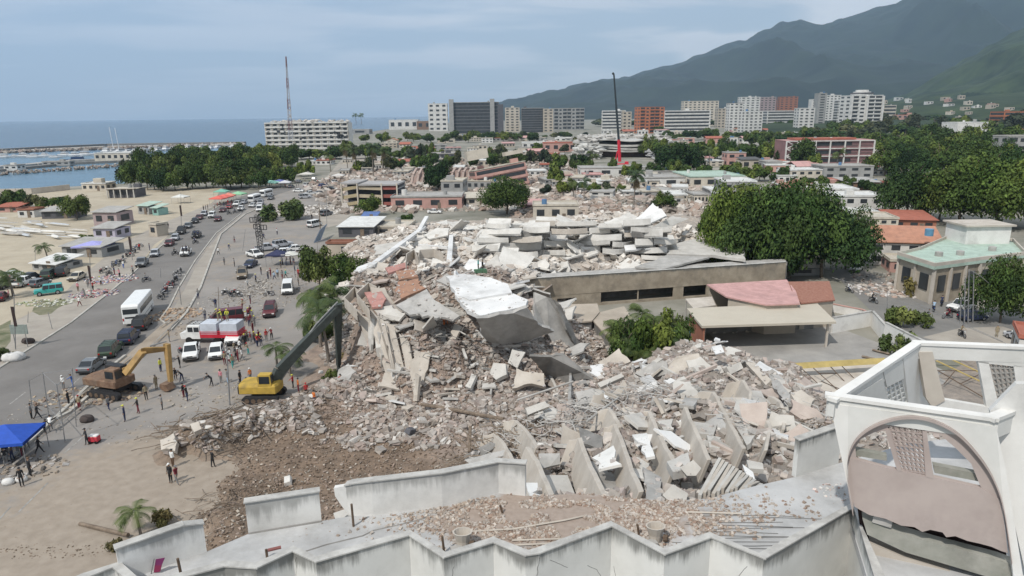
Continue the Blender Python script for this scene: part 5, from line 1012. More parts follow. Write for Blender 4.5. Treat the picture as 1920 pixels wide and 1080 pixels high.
_w = MB(); _w.box((0, 0, 0), (1, 1, 1)); WINM = _w.mesh('window'); WINM.materials.append(M('window_dark', (.035, .04, .045), .3, .3, .3, spec=.5))
_w = MB(); _w.box((0, 0, 0), (1, 1, 1)); BALM = _w.mesh('balcony'); BALM.materials.append(wm((.60, .59, .56)))
def unit(me, name, parent, c, d, mat=None):
    o = mkobj(name, me, parent); o.location = c; o.scale = d
    if mat: o.material_slots[0].link = 'OBJECT'; o.material_slots[0].material = mat
    return o
def bldg(px, py, wpx, hpx, dm, label, wall='white', fl=2, nb=4, style='grid', roof='grey', rtype='flat', yaw=0, Y=None, z=0, name='house', group=None, cat=None, par=.5, door=False, sides=True, h=None, w=None, lean=None):
    p = G(px, py, z) if Y is None else Vector((K(px, py, Y).x, Y, z))
    d = math.hypot(p.y, 0); u = p.y/F/math.cos(PITCH)*1.0
    W_ = w or wpx*p.y/F*1.02; H_ = h or hpx*u*.98
    root = empty(name, p, R(yaw), label, cat or ('house' if name == 'house' else 'building'), group)
    if lean: root.rotation_euler = (R(lean[0]), R(lean[1]), R(yaw))
    mt = wm(WC[wall]) if isinstance(wall, str) else wm(wall)
    b = MB(); b.box((0, dm/2, (H_-.5)/2-.25), (W_, dm, H_+.5-.002)); b.build('wall', mt, root)
    fh = H_/fl
    if rtype == 'flat':
        b = MB(); b.box((0, dm/2, H_+.02), (W_+.3, dm+.3, .16))
        if par:
            for c, d_ in (((0, 0, H_+.1+par/2), (W_+.3, .2, par)), ((0, dm, H_+.1+par/2), (W_+.3, .2, par)), ((-W_/2, dm/2, H_+.1+par/2), (.2, dm-.1, par)), ((W_/2, dm/2, H_+.1+par/2), (.2, dm-.1, par))): b.box(c, d_)
        b.build('roof', rm(roof), root)
        for k in range(rnd.choice((0, 1, 1, 2))) if W_ > 7 else ():
            s_ = rnd.uniform(.8, 1.5)*(1.8 if H_ > 14 else 1); b = MB(); x_, y_ = rnd.uniform(-.35, .35)*W_, rnd.uniform(.25, .75)*dm
            if rnd.random() < .5: b.tube((x_, y_, H_+.1), (x_, y_, H_+.1+s_*1.2), s_*.6, 10); b.build('water_tank', wm(rnd.choice((WC['grey'], WC['white'], (.1, .2, .35)))), root)
            else: b.box((x_, y_, H_+.1+s_*.7), (s_*2.4, s_*2, s_*1.4)); b.build('roof_room', mt, root)
    elif rtype == 'gable':
        e = .5; rz = H_+.2+min(W_, dm)*.18; b = MB()
        if W_ >= dm: b.loft([[(sx*(W_/2+e), -e, H_), (sx*(W_/2+e), -e, H_+.18), (sx*(W_/2+e), dm/2, rz+.18), (sx*(W_/2+e), dm+e, H_+.18), (sx*(W_/2+e), dm+e, H_), (sx*(W_/2+e), dm/2, rz)] for sx in (-1, 1)])
        else: b.loft([[(-W_/2-e, y, H_), (-W_/2-e, y, H_+.18), (0, y, rz+.18), (W_/2+e, y, H_+.18), (W_/2+e, y, H_), (0, y, rz)] for y in (-e, dm+e)])
        b.build('roof', rm(roof), root)
        b = MB(); b.prism([(-W_/2, .02, H_-.3), (W_/2, .02, H_-.3), (0, .02, rz-.1)] if W_ < dm else [(W_/2-.02, 0, H_-.3), (W_/2-.02, dm, H_-.3), (W_/2-.02, dm/2, rz-.1)], (0, .1, 0) if W_ < dm else (-.1, 0, 0)); b.build('gable', mt, root)
    elif rtype == 'shed':
        b = MB(); b.loft([[(sx*(W_/2+.4), -.5, H_-.05), (sx*(W_/2+.4), -.5, H_+.08), (sx*(W_/2+.4), dm+.5, H_+.9), (sx*(W_/2+.4), dm+.5, H_+.75)] for sx in (-1, 1)]); b.build('roof', rm(roof), root)
    faces = [(0, W_)]+([(1, dm), (2, dm)] if sides else [])
    def on(face, t, zc, ww, hh, me, nm, th=.12, prot=.0, mat=None):
        if face == 0: unit(me, nm, root, (t, -th/2-prot+.05, zc), (ww, th, hh), mat)
        else: sx = -1 if face == 1 else 1; unit(me, nm, root, (sx*(W_/2+th/2+prot-.05), t+dm/2, zc), (th, ww, hh), mat)
    for face, ln in faces:
        n = nb if face == 0 else max(1, min(6, round(nb*dm/W_*.8)))
        if face and (n*fl > 30): n = 3
        for k in range(fl):
            zc = fh*(k+.55)
            if style == 'ribbon':
                on(face, 0, zc, ln*.94, fh*.48, WINM, 'window'); 
                on(face, 0, fh*(k+.12), ln*1.0, fh*.34, BALM, 'balcony', .5, .0, mt)
            elif style == 'lines':
                on(face, 0, zc, ln*.96, fh*.8, WINM, 'window', .12); on(face, 0, fh*(k+1)-.1, ln, .3, BALM, 'floor_line', .3, 0, wm(WC['grey']))
            elif style == 'balc' and face == 0:
                for j in range(n):
                    if (j % 3) == 1: on(face, (j+.5)/n*ln-ln/2, zc, ln/n*.5, fh*.45, WINM, 'window')
                    else: on(face, (j+.5)/n*ln-ln/2, zc, ln/n*.86, fh*.62, WINM, 'window'); on(face, (j+.5)/n*ln-ln/2, fh*(k+.18), ln/n*.94, fh*.3, BALM, 'balcony', 1.0, 0, mt)
            else:
                for j in range(n): on(face, (j+.5)/n*ln-ln/2, zc, ln/n*.5, fh*.42, WINM, 'window')
    if door: b = MB(); b.box((W_*.18, -.03, 1.05), (1.0, .12, 2.1)); b.build('door', m_dw, root)
    root['W'] = W_; root['H'] = H_; return root
def finish(r):
    for k in ('W', 'H'):
        if k in r: del r[k]
# --- far towers and hotels: (px, base, w, h, depth m, label, wall, floors, bays, style, roof, yaw)
FAR = [
 (822, 246, 34, 48, 16, 'white gridded block at the left end of the dark glass hotel', 'white', 6, 3, 'grid', 'white', 0),
 (893, 250, 82, 54, 22, 'dark glass hotel with pale floor lines and two concrete lift towers', 'dark', 9, 8, 'lines', 'grey', 0),
 (757, 243, 52, 17, 30, 'low white hall left of the brown hall by the sea', 'white', 1, 4, 'none', 'white', 0),
 (809, 243, 52, 15, 30, 'low brown hall joined to the white hall by the sea', 'brown', 1, 4, 'none', 'grey', 0),
 (961, 247, 26, 42, 20, 'pale concrete block with window columns left of the ribbed dark block', 'cream', 9, 3, 'grid', 'grey', 0),
 (999, 248, 40, 42, 24, 'ribbed dark glass block beside the unfinished frame', 'dark', 10, 5, 'lines', 'grey', 0),
 (1028, 248, 18, 41, 24, 'narrow concrete block with square holes right of the ribbed dark block', 'beige', 8, 2, 'grid', 'grey', 0),
 (1067, 244, 54, 38, 24, 'unfinished grey concrete frame hotel with open floors', 'grey', 6, 7, 'balc', 'grey', 0),
 (1150, 243, 42, 33, 18, 'white striped block left of the orange block', 'white', 6, 4, 'ribbon', 'white', -8),
 (1222, 250, 46, 46, 22, 'orange apartment block with balconies, the tallest orange one', 'orange', 8, 5, 'balc', 'orange', 0) if False else (1222, 250, 46, 46, 22, 'orange apartment block with red balconies beside the crane boom', 'orange', 8, 5, 'balc', 'rust', 12),
 (1287, 246, 84, 36, 20, 'long white striped block right of the orange block', 'white', 6, 6, 'ribbon', 'white', 0),
 (1313, 236, 62, 43, 26, 'pale tall block rising behind the long striped block', 'cream', 10, 8, 'grid', 'beige', 0),
 (1295, 234, 26, 35, 20, 'grey-white tower peeking behind the long striped block', 'white', 8, 4, 'grid', 'white', 0),
 (1378, 247, 24, 50, 18, 'slim white tower with a dark top right of the pale block', 'white', 10, 3, 'grid', 'dark', 0),
 (1404, 236, 34, 50, 22, 'white tower with tall fins behind the slim tower', 'white', 12, 4, 'grid', 'white', 0),
 (1411, 254, 34, 42, 18, 'white block with lower windows in front of the finned tower', 'white', 8, 4, 'grid', 'white', 8),
 (1437, 234, 28, 48, 20, 'mauve-grey tower right of the finned tower', 'mauve', 12, 4, 'grid', 'grey', 0),
 (1448, 230, 10, 40, 14, 'thin brick tower behind the mauve-grey tower', 'brick', 10, 2, 'grid', 'rust', 0),
 (1476, 230, 32, 45, 18, 'brick-red tower pair right of the mauve-grey tower', 'brick', 12, 4, 'grid', 'rust', 0),
 (1468, 240, 60, 30, 24, 'white stepped building with raking terraces', 'white', 6, 5, 'ribbon', 'white', 0),
 (1510, 248, 28, 42, 18, 'white narrow block left of the grey tower', 'white', 8, 3, 'grid', 'white', 0),
 (1524, 238, 12, 48, 14, 'white slab tower behind the grey tower', 'white', 11, 1, 'none', 'white', 0),
 (1537, 242, 15, 62, 16, 'tallest plain grey tower left of the pale slab tower', 'grey', 14, 1, 'none', 'grey', 0),
 (1558, 238, 26, 55, 16, 'pale slab tower with tiny windows beside the grey tower', 'white', 13, 4, 'grid', 'white', 0),
 (1575, 240, 14, 48, 16, 'white side block between the slab tower and the big balcony tower', 'white', 10, 2, 'ribbon', 'white', 0),
 (1732, 212, 24, 32, 14, 'stepped brick-coloured block at the foot of the mountain', 'pink', 6, 3, 'ribbon', 'rust', -10),
 (1700, 238, 38, 21, 14, 'pink house block with a red awning below the brick-coloured block', 'pink', 3, 4, 'grid', 'red', 0),
 (1820, 262, 54, 30, 26, 'windowless white warehouse among the right-hand trees', 'white', 1, 1, 'none', 'white', 0),
 (1866, 202, 32, 20, 14, 'white stepped block on the hillside, top right', 'white', 4, 4, 'ribbon', 'white', 0),
 (1890, 196, 20, 20, 12, 'small white block at the end of the hillside row', 'white', 4, 3, 'ribbon', 'white', 0),
 (1905, 252, 54, 40, 24, 'orange-red striped block at the right edge', 'orange', 5, 5, 'ribbon', 'rust', 0),
 (1912, 300, 52, 42, 14, 'grey unfinished house at the right edge above the trees', 'grey', 3, 3, 'balc', 'grey', 0),
 (1665, 236, 22, 36, 16, 'pale block right behind the big balcony tower', 'cream', 6, 3, 'ribbon', 'grey', 0),
 (1355, 240, 20, 34, 20, 'beige block left of the slim white tower', 'beige', 7, 3, 'grid', 'grey', 0),
 (1175, 246, 16, 34, 16, 'narrow beige block between striped and orange blocks', 'beige', 6, 2, 'grid', 'grey', 0),
]
for (px, py, w_, h_, dm, lb, wc, fl, nb, st, rf_, yw) in FAR:
    q = bldg(px, py, w_, h_, dm, lb, wc, fl, nb, st, rf_ if rf_ in RC else 'red', 'flat', yw, name='tower_block' if h_ > 36 else 'building', cat='building', sides=st != 'none'); finish(q)
    if 'two concrete lift' in lb:
        H_ = h_*q.location.y/F
        for x in (-44, 30): b = MB(); b.box((x*q.location.y/F, -1, H_*.56), (8*q.location.y/F, 8, H_*1.12)); b.build('lift_tower', wm(WC['grey']), q)
        b = MB(); b.box((45*q.location.y/F, 6, H_*.47), (10*q.location.y/F, 14, H_*.94)); b.build('end_wing', wm(WC['dark']), q)
# big balcony tower with a domed crown
q = bldg(1619, 250, 60, 66, 26, 'big white balcony tower with a round crown, largest of the far towers', 'white', 10, 4, 'balc', 'white', yaw=6, name='tower_block', cat='building'); u = q.location.y/F
for dx in (-30, 0, 30):
    b = MB(); b.box((dx*u, -1.2, 33*u), (3*u, 3, 66*u)); b.build('pier', wm(WC['white']), q)
for r_, z0, z1, mt in ((19, 66, 70, 'white'), (20, 70, 72, 'dark'), (15, 72, 74, 'white'), (11, 74, 77, 'white')):
    b = MB(); b.tube((0, 13, z0*u), (0, 13, z1*u), r_*u, 20); b.build('crown', wm(WC[mt]), q)
for k in range(10):
    b = MB(); b.tube((30*u, 13, (k+.1)*6.6*u), (30*u, 13, (k+.42)*6.6*u), 9*u, 14); b.build('balcony', wm(WC['white']), q)
finish(q)
# damaged slab hotel by the sea
q = bldg(578, 279, 150, 46, 16, 'white seaside slab block with shattered top floors and dark broken openings', 'white', 6, 12, 'grid', 'white', par=0, yaw=0, name='damaged_hotel', cat='building', sides=False); u = q.location.y/F
for k in range(7): b = MB(); b.box((0, -.7, (1+k*7.6)*u), (151*u, 1.8, 2.4*u)); b.build('floor_band', wm(WC['white'], .2), q)
for k in range(13):
    b = MB(); b.box((-75*u+k*12.5*u, -.4, 23*u), (1.2*u, 1.2, 46*u)); b.build('pier', wm(WC['cream']), q)
b = MB()
for k in range(90): b.box((rnd.uniform(-75, 75)*u, rnd.uniform(-1, 14), (46+rnd.uniform(0, 5))*u), (rnd.uniform(2, 9)*u, rnd.uniform(1, 4), rnd.uniform(.5, 2.5)*u), rot=Euler((rnd.gauss(0, .3), rnd.gauss(0, .3), rnd.gauss(0, .4))).to_matrix())
b.build('broken_roof', wm((.5, .47, .43)), q)
for k in range(44):
    o = unit(WINM, 'opening', q, (rnd.choice([rnd.uniform(-72, 72), rnd.uniform(50, 74)])*u, -1.4, rnd.uniform(18, 44)*u), (rnd.uniform(1.5, 6)*u, .5, rnd.uniform(1, 4)*u)); o.rotation_euler.y = rnd.gauss(0, .2)
finish(q)
# lattice mast
Ym = 620; base = K(545, 262, Ym); top = K(536, 106, Ym); um = Ym/F; mast = empty('lattice_mast', base, 0, 'tall red and white lattice mast rising above the damaged seaside block', 'mast'); tv = top-base
m_ro = M('mast_red', (.24, .15, .15), .6); m_wo = M('mast_white', (.42, .43, .46), .6)
for s_ in range(8):
    b = MB(); 
    for k in range(3):
        t0, t1 = (s_*3+k)/24, (s_*3+k+1)/24; r0, r1 = 3.9*um*(1-t0)+.7*um, 3.9*um*(1-t1)+.7*um; c0, c1 = tv*t0, tv*t1
        P0 = [c0+Vector((math.cos(a)*r0, math.sin(a)*r0, 0)) for a in (0, 2.09, 4.19)]; P1 = [c1+Vector((math.cos(a)*r1, math.sin(a)*r1, 0)) for a in (0, 2.09, 4.19)]
        for i in range(3): b.tube(P0[i], P1[i], .28, 4); b.tube(P0[i], P1[(i+1) % 3], .13, 3); b.tube(P0[i], P0[(i+1) % 3], .13, 3)
    b.build('lattice_section', m_ro if s_ % 2 else m_wo, mast)
b = MB()
for t in (.28, .3, .36, .42): c = tv*t; b.tube(c+Vector((1.6, -2, 0)), c+Vector((1.6, -2.6, 0)), 1.1, 10)
b.build('dish_antenna', m_wo, mast)
# mobile crane
Yc = 415; c0, c1, c2 = K(1162, 303, Yc), K(1160, 262, Yc), K(1151, 139, Yc)
cr = empty('mobile_crane', K(1164, 308, Yc), 0, 'mobile crane with a red lower boom and long dark upper boom pointing at the sky', 'crane'); o_ = cr.location
b = MB(); b.tube(c0-o_, c1-o_, 1.05, 6, .95); b.tube(c0-o_+Vector((-3, 0, -2)), (c0+c1)/2-o_+Vector((-1, 0, 0)), .4, 6); b.build('lower_boom', M('crane_red', (.55, .03, .05), .4), cr)
b = MB(); b.tube(c1-o_, c1.lerp(c2, .5)-o_, .75, 6, .68); b.tube(c1.lerp(c2, .5)-o_, c2-o_, .6, 6, .5); b.tube(c2-o_, c2-o_+Vector((-.9, 0, .6)), .7, 6); b.build('upper_boom', M('crane_dark', (.03, .04, .045), .5), cr)
b = MB(); b.box((0, 0, -.4), (9, 3, 1.8)); b.box((3.4, -.1, .9), (2, 2.4, 1.4)); b.build('carrier', M('crane_red', (.6, .03, .05)), cr, bevel=.1)
for x in (-3.2, -1, 2.6): 
    for s in (-1.2, 1.2): b = MB(); b.tube((x, s-.2, -1.2), (x, s+.2, -1.2), .6, 10); b.build('wheel', m_tyre, cr)
# arena-like collapsed hall
cr_ = G(1165, 290); q = empty('collapsed_hall', cr_, 0, 'wide collapsed hall with sagging pale roof tiers and debris, behind the crane boom', 'collapsed building')
u = cr_.y/F
def oval(rx, ry, z, n=44, tx=0, ty=0): return [Vector((math.cos(6.283*k/n)*rx*(1+.05*math.sin(k*1.7)), math.sin(6.283*k/n)*ry, z+.35*math.sin(k*.9)+tx*math.cos(6.283*k/n)*rx+ty*math.sin(6.283*k/n)*ry)) for k in range(n)]
for r_, z0, th, mt, tx, ty in ((84, 5.0, 1.1, (.42, .41, .38), .01, .03), (78, 7.2, 1.0, (.46, .45, .42), -.02, .05), (88, 9.6, .9, (.43, .42, .39), .015, .06), (60, 12, .6, (.48, .47, .44), -.02, .03)):
    b = MB(); b.loft([oval(r_*u, 36, z0, tx=tx, ty=ty), oval(r_*u, 36, z0+th, tx=tx, ty=ty)]); b.build('roof_tier', wm(mt, .5), q)
b = MB(); b.loft([oval(66*u, 26, 0), oval(66*u, 26, 8)]); b.build('wall', wm(WC['brown']), q)
def db(nm, n, fx, fy, fz, c):
    b = MB()
    for k in range(n): b.box((fx(), fy(), fz()), (rnd.uniform(1, 8), rnd.uniform(.5, 3.5), rnd.uniform(.2, 1.3)), rot=Euler((rnd.gauss(0, .25), rnd.gauss(0, .25), rnd.uniform(0, 3))).to_matrix())
    b.build(nm, wm(c, .4), q)
db('roof_debris', 170, lambda: rnd.uniform(-78, 78)*u, lambda: rnd.uniform(-26, 26), lambda: 12+rnd.uniform(-1, 1.8), (.46, .44, .41)); db('fallen_debris', 190, lambda: rnd.uniform(30, 92)*u, lambda: rnd.uniform(-58, -30), lambda: rnd.uniform(0, 8), (.45, .45, .45)); db('fallen_debris', 110, lambda: rnd.uniform(-95, -50)*u, lambda: rnd.uniform(-52, -20), lambda: rnd.uniform(0, 9), (.52, .51, .48))
# pink school with a white frame
q = bldg(1552, 309, 160, 44, 16, 'long pink-brown school block with a white grid frame on its front', (.26, .15, .15), 3, 1, 'none', 'pink', par=0, name='school', cat='building', sides=False); u = q.location.y/F*1.02
for k in range(4): b = MB(); b.box((0, -.6, (2+k*13.5)*u), (160*u, .7, 1.4*u)); b.build('frame_beam', wm(WC['white'], .15), q)
for k in range(7): b = MB(); b.box(((-79+k*26.4)*u, -.75, 21*u), (1.9*u, .8, 42*u)); b.build('frame_post', wm(WC['white'], .15), q)
for k in range(3):
    for j in range(6): unit(WINM, 'window', q, ((-66+j*26.4)*u, -.02, (7+k*13.5)*u), (22*u, .1, 3.5*u), wm((.14, .09, .09)))
b = MB(); b.box((-5*u, 8, 46*u), (110*u, 12, 3*u)); b.build('upper_roof', rm('red'), q)
for k in range(3):
    b = MB(); z0, z1 = (3+k*13.5)*u, (15+k*13.5)*u; b.tube((-78*u, -.9, z0), (-54*u, -.9, z1), .25, 4); b.tube((-78*u, -.9, z1), (-54*u, -.9, z0), .25, 4); b.build('cross_brace', wm(WC['white'], .15), q)
finish(q)
# leaning pink apartment block
q = bldg(945, 352, 96, 40, 14, 'pink apartment block leaning on its side with white window bands and a pale roof', 'pink', 3, 6, 'ribbon', 'beige', par=.2, yaw=14, name='leaning_block', cat='building', lean=(-5, -9)); finish(q)
for c, d in (((-8, 5, 15.5), (9, 5, 4)), ((8, 7, 13.5), (8, 5, 1.6))): b = MB(); b.box(c, d); b.build('roof_room', wm(WC['cream']), q)
# open frame building with beige and red bands
pk_ = G(700, 388); q = empty('open_frame_building', pk_, R(-4), 'open three-storey frame building with beige bands at left and red bands at right', 'building'); u = pk_.y/F
for k, zz_ in enumerate((3, 17, 32)):
    for x0, x1, c in ((-58, -28, (.42, .35, .22)), (-28, 18, (.47, .40, .29)), (18, 48, (.30, .11, .09))):
        b = MB(); sl_ = 2.5 if x0 == -58 else (-1 if x0 == -28 else 0); 
        b.prism([((x0)*u, 0, (zz_-sl_)*u), ((x1-.3)*u, 0, (zz_+sl_)*u), ((x1-.3)*u, 0, (zz_+6+sl_)*u), (x0*u, 0, (zz_+6-sl_)*u)], (0, .4, 0)); b.build('facade_band', wm(c), q)
    b = MB(); b.box((-5*u, 7, (zz_+1)*u), (104*u, 13, .4)); b.build('floor_slab', wm(WC['grey']), q)
for x in (-58, -28, 18, 47): b = MB(); b.box((x*u, -.25, 22*u), (2.2*u, .6, 44*u)); b.build('column', wm(WC['cream']), q)
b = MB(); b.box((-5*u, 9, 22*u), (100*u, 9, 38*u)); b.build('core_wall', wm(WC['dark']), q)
for x0, x1, zz_ in ((-60, -26, 44), (-26, 48, 41)): b = MB(); b.box(((x0+x1)/2*u, 6, zz_*u), ((x1-x0)*u-.1, 13, .5)); b.build('roof', wm((.36, .35, .34)), q)
# --- nearer houses (px, base, w, h, depth, label, wall, floors, bays, roof, rtype, yaw)
HS = [
 (1042, 414, 84, 28, 9, 'small white ruined house with one dark window behind the white rubble', 'cream', 1, 3, 'beige', 'flat', -2),
 (1000, 396, 40, 12, 8, 'pinkish low house behind the small white ruined house', 'pink', 1, 2, 'pink', 'shed', 0),
 (1152, 331, 124, 15, 16, 'long white-blue hoarded shed below the crane', 'white', 1, 4, 'grey', 'flat', 0),
 (1240, 334, 52, 12, 14, 'low grey house right of the hoarded shed', 'grey', 1, 3, 'grey', 'flat', 0),
 (1258, 350, 104, 16, 16, 'long pale wall-like building behind the tall palm', 'white', 1, 3, 'grey', 'flat', 2),
 (1345, 352, 100, 20, 26, 'pale green-roofed house left of the big tree', 'cream', 1, 4, 'pale green', 'flat', 3),
 (1385, 382, 60, 40, 14, 'two-storey grey house tucked left behind the big tree', 'grey', 2, 3, 'white', 'flat', -4),
 (1510, 342, 60, 22, 12, 'white-roofed house with pink base in front of the school', 'cream', 2, 4, 'white', 'flat', 4),
 (1476, 344, 34, 14, 10, 'small white house left of the pink-based house', 'white', 1, 3, 'white', 'flat', 0),
 (1590, 335, 90, 22, 14, 'grey house with dark bands under the school right end', 'grey', 2, 4, 'grey', 'flat', 0),
 (1618, 358, 60, 16, 12, 'brown and cream row house right below the school', 'brown', 1, 4, 'grey', 'shed', 0),
 (1505, 370, 54, 16, 14, 'rust-roofed house above the white two-storey house', 'beige', 1, 3, 'rust', 'gable', -12),
 (1560, 378, 90, 22, 16, 'broad white-roofed house with a blue side awning', 'white', 1, 5, 'white', 'flat', -6),
 (1604, 405, 92, 36, 12, 'white two-storey house right of the big tree top', 'white', 2, 4, 'white', 'flat', -8),
 (1615, 425, 80, 22, 12, 'white lower annexe with a red-edged terrace', 'white', 1, 2, 'white', 'flat', -8),
 (1420, 300, 60, 22, 12, 'white stepped house among trees left of the school', 'white', 2, 4, 'white', 'flat', 0),
 (1380, 312, 34, 24, 10, 'brick-pink unfinished house left of the white stepped house', 'pink', 2, 2, 'grey', 'flat', 0),
 (1408, 318, 36, 18, 10, 'dark-roofed little house beside the brick-pink house', 'beige', 1, 2, 'dark', 'shed', 0),
 (1450, 322, 30, 18, 10, 'small grey house below the white stepped house', 'grey', 1, 2, 'grey', 'flat', 0),
 (1712, 434, 74, 22, 12, 'house with two red sheet roofs below the dark round tree', 'brick', 1, 3, 'red', 'shed', -14),
 (1655, 436, 50, 26, 10, 'cream house behind the terracotta roof with small terraces', 'cream', 2, 3, 'beige', 'flat', -10),
 (1692, 498, 120, 44, 12, 'white two-storey house with terracotta tiled roof and dark windows', 'white', 2, 4, 'terracotta', 'gable', -14),
 (1700, 512, 60, 22, 6, 'pinkish single-storey annexe before the terracotta-roofed house', 'pink', 1, 2, 'beige', 'flat', -14),
 (1222, 640, 1, 1, 1, '', 'white', 1, 1, 'white', 'flat', 0),
 (1740, 350, 30, 12, 10, 'terracotta-roofed house half hidden between the right trees', 'pink', 1, 2, 'terracotta', 'gable', 0),
 (1660, 300, 40, 16, 10, 'cream house at the left foot of the right-hand wood', 'cream', 1, 3, 'beige', 'flat', 0),
 (1895, 345, 44, 12, 10, 'white sheet-roofed shed at the right edge below the wood', 'white', 1, 2, 'white', 'shed', 0),
 (668, 445, 66, 20, 12, 'pavilion with a pale sheet roof left of the white beams', 'dark', 1, 2, 'white', 'shed', -4),
 (735, 440, 62, 14, 10, 'tan walled pavilion beside the pale sheet roof', 'beige', 1, 2, 'beige', 'flat', -3),
 (692, 415, 26, 8, 5, 'small blue and white kiosk above the pale sheet roof', 'white', 1, 2, 'blue', 'shed', 0),
 (668, 480, 110, 24, 3, 'tan end wall with a brown stripe left of the white rubble', 'beige', 1, 1, 'rust', 'flat', -2),
 (800, 392, 130, 22, 14, 'pink low building with a red strip right of the open frame building', 'pink', 1, 4, 'grey', 'flat', 0),
 (848, 375, 40, 34, 12, 'grey broken frame house between the two round trees', 'grey', 2, 2, 'beige', 'flat', -5),
 (895, 385, 40, 14, 10, 'tilted cream roof house left of the large round tree', 'cream', 1, 2, 'beige', 'shed', 8),
 (830, 305, 44, 16, 14, 'dark glazed low building among the middle trees', 'dark', 2, 5, 'grey', 'flat', 0),
 (1050, 285, 60, 16, 16, 'red-fronted low shop left of the round-cornered hall', 'pink', 1, 4, 'red', 'flat', 0),
 (1010, 278, 60, 10, 16, 'white low building behind the red-fronted shop', 'white', 1, 5, 'white', 'flat', 0),
 (735, 272, 20, 8, 12, 'house with an orange-red roof among the seaside trees', 'cream', 1, 2, 'terracotta', 'gable', 0),
 (640, 252, 100, 8, 30, 'long low grey seaside wall building right of the damaged block', 'grey', 1, 3, 'grey', 'flat', 0),
 (177, 358, 44, 13, 8, 'pale pink beach building with a flat white roof', 'cream', 1, 4, 'white', 'flat', 0),
 (199, 424, 48, 26, 7, 'grey two-window beach house with a slanting roof', 'mauve', 1, 2, 'grey', 'shed', -8),
 (197, 448, 44, 20, 6, 'lilac beach house with a dark blue door in front of the grey one', 'lilac', 1, 2, 'grey', 'shed', -8),
 (270, 402, 26, 16, 5, 'small grey-green hut with two dark windows near the avenue', 'grey', 1, 2, 'pale green', 'shed', -20),
 (292, 404, 14, 14, 4, 'little teal hut beside the grey-green hut', 'teal', 1, 1, 'pale green', 'shed', -20),
 (288, 443, 24, 22, 3.2, 'square sand-coloured kiosk box on the sand', 'beige', 1, 1, 'beige', 'flat', -30),
 (155, 482, 84, 20, 7, 'low grey sheet-roofed bar hut with a pink wall at its front', 'grey', 1, 2, 'grey', 'shed', -10),
 (112, 410, 62, 14, 6, 'dark slatted beach shed left of the yellow-green tree', 'dark', 1, 3, 'grey', 'shed', 4),
 (50, 408, 30, 14, 5, 'small white beach shed near the boat poles', 'white', 1, 2, 'rust', 'flat', 0),
 (85, 508, 60, 14, 6, 'white-roofed lean-to behind the parked pickups', 'grey', 1, 3, 'white', 'shed', -16),
 (15, 398, 40, 10, 6, 'reddish beach cabin at the left edge', 'pink', 1, 2, 'red', 'shed', 0),
 (1926, 690, 40, 60, 6, 'white house front with an orange-red stripe at the right edge', 'white', 1, 1, 'red', 'flat', -30),
 (1498, 517, 90, 16, .4, 'corrugated grey yard fence beside the long stained building', 'grey', 1, 1, 'grey', 'flat', -2),
]
for (px, py, w_, h_, dm, lb, wc, fl, nb, rf_, rt, yw) in HS:
    if not lb: continue
    st = 'none' if nb == 1 and fl == 1 else 'grid'
    q = bldg(px, py, w_, h_, dm, lb, wc, fl, nb, st, rf_, rt, yw, name='house' if 'wall' not in lb.split()[1:3] and 'fence' not in lb else 'fence', cat='house' if 'fence' not in lb else 'fence', sides=dm > 5, door=fl == 1 and nb > 1 and py > 330, par=.35 if rt == 'flat' else 0); finish(q)
# --- long stained concrete building behind the canopy
m_stw = M('stained_long_wall', (.37, .32, .25), .95, c2=(.25, .21, .16), scale=.5, stain=.75, drip=.9)
a, c = K(984, 517, 103), K(1474, 497, 113); ht = (a.z+c.z)/2
lb_ = empty('long_building', (0, 0, 0), 0, 'long low building with a stained tan wall and wide dark openings, behind the canopy', 'building')
def fr(t): return a.lerp(c, t)
XS = [(0, 0, 0), (.12, .62, .2), (.18, .1, .1), (.275, .60, .98), (.55, 1, 1), (.592, .6, .96), (.675, 1, 1), (1, 1, 1)]
wall_drip('parapet', [(fr(t).x, fr(t).y, ht-3.0, ht) for t in [k/14 for k in range(15)]], m_stw, .4, lb_)
for t0, t1, z0, z1 in ((0, .115, 0, 3), (.115, .185, 2.2, 3), (.115, .185, 0, 1.2), (.185, .275, 0, 3), (.275, .55, 0, .6), (.55, .59, 0, 3), (.59, .68, 0, .5), (.68, 1, 0, 3)):
    p, q = fr(t0), fr(t1); b = MB(); b.prism([(p.x, p.y+.05, z0*(ht-3)/3), (q.x, q.y+.05, z0*(ht-3)/3), (q.x, q.y+.05, z1*(ht-3)/3-.005), (p.x, p.y+.05, z1*(ht-3)/3-.005)], (0, .4, 0)); b.build('wall', m_stw, lb_)
dp = 5; b = MB(); b.prism([(a.x, a.y+.45, ht-.7), (c.x, c.y+.45, ht-.7), (c.x+2, c.y+dp, ht-.7), (a.x+2, a.y+dp, ht-.7)], (0, 0, .3)); b.build('roof', m_conc, lb_)
for P in ([(a.x+2, a.y+dp), (c.x+2, c.y+dp)], [(a.x, a.y+.4), (a.x+2, a.y+dp)], [(c.x, c.y+.4), (c.x+2, c.y+dp)]): b = MB(); b.prism([(P[0][0], P[0][1], 0), (P[1][0], P[1][1], 0), (P[1][0], P[1][1], ht-.8), (P[0][0], P[0][1], ht-.8)], (.2, -.2, 0)); b.build('wall', m_concd, lb_)
for t in (.415, ): p = fr(t); b = MB(); b.box((p.x, p.y+.3, 1.7), (.2, .2, 3.4)); b.build('column', m_stw, lb_)
slab([(1245, 462, 5.6), (1300, 448, 5.8), (1400, 465, 5.8), (1398, 486, 5.6), (1330, 478, 5.4), (1250, 476, 5.4)], .5, m_concl, 'roof_slab', 'flat pale roof slab between the pancaked block and the big tree', 'roof slab')
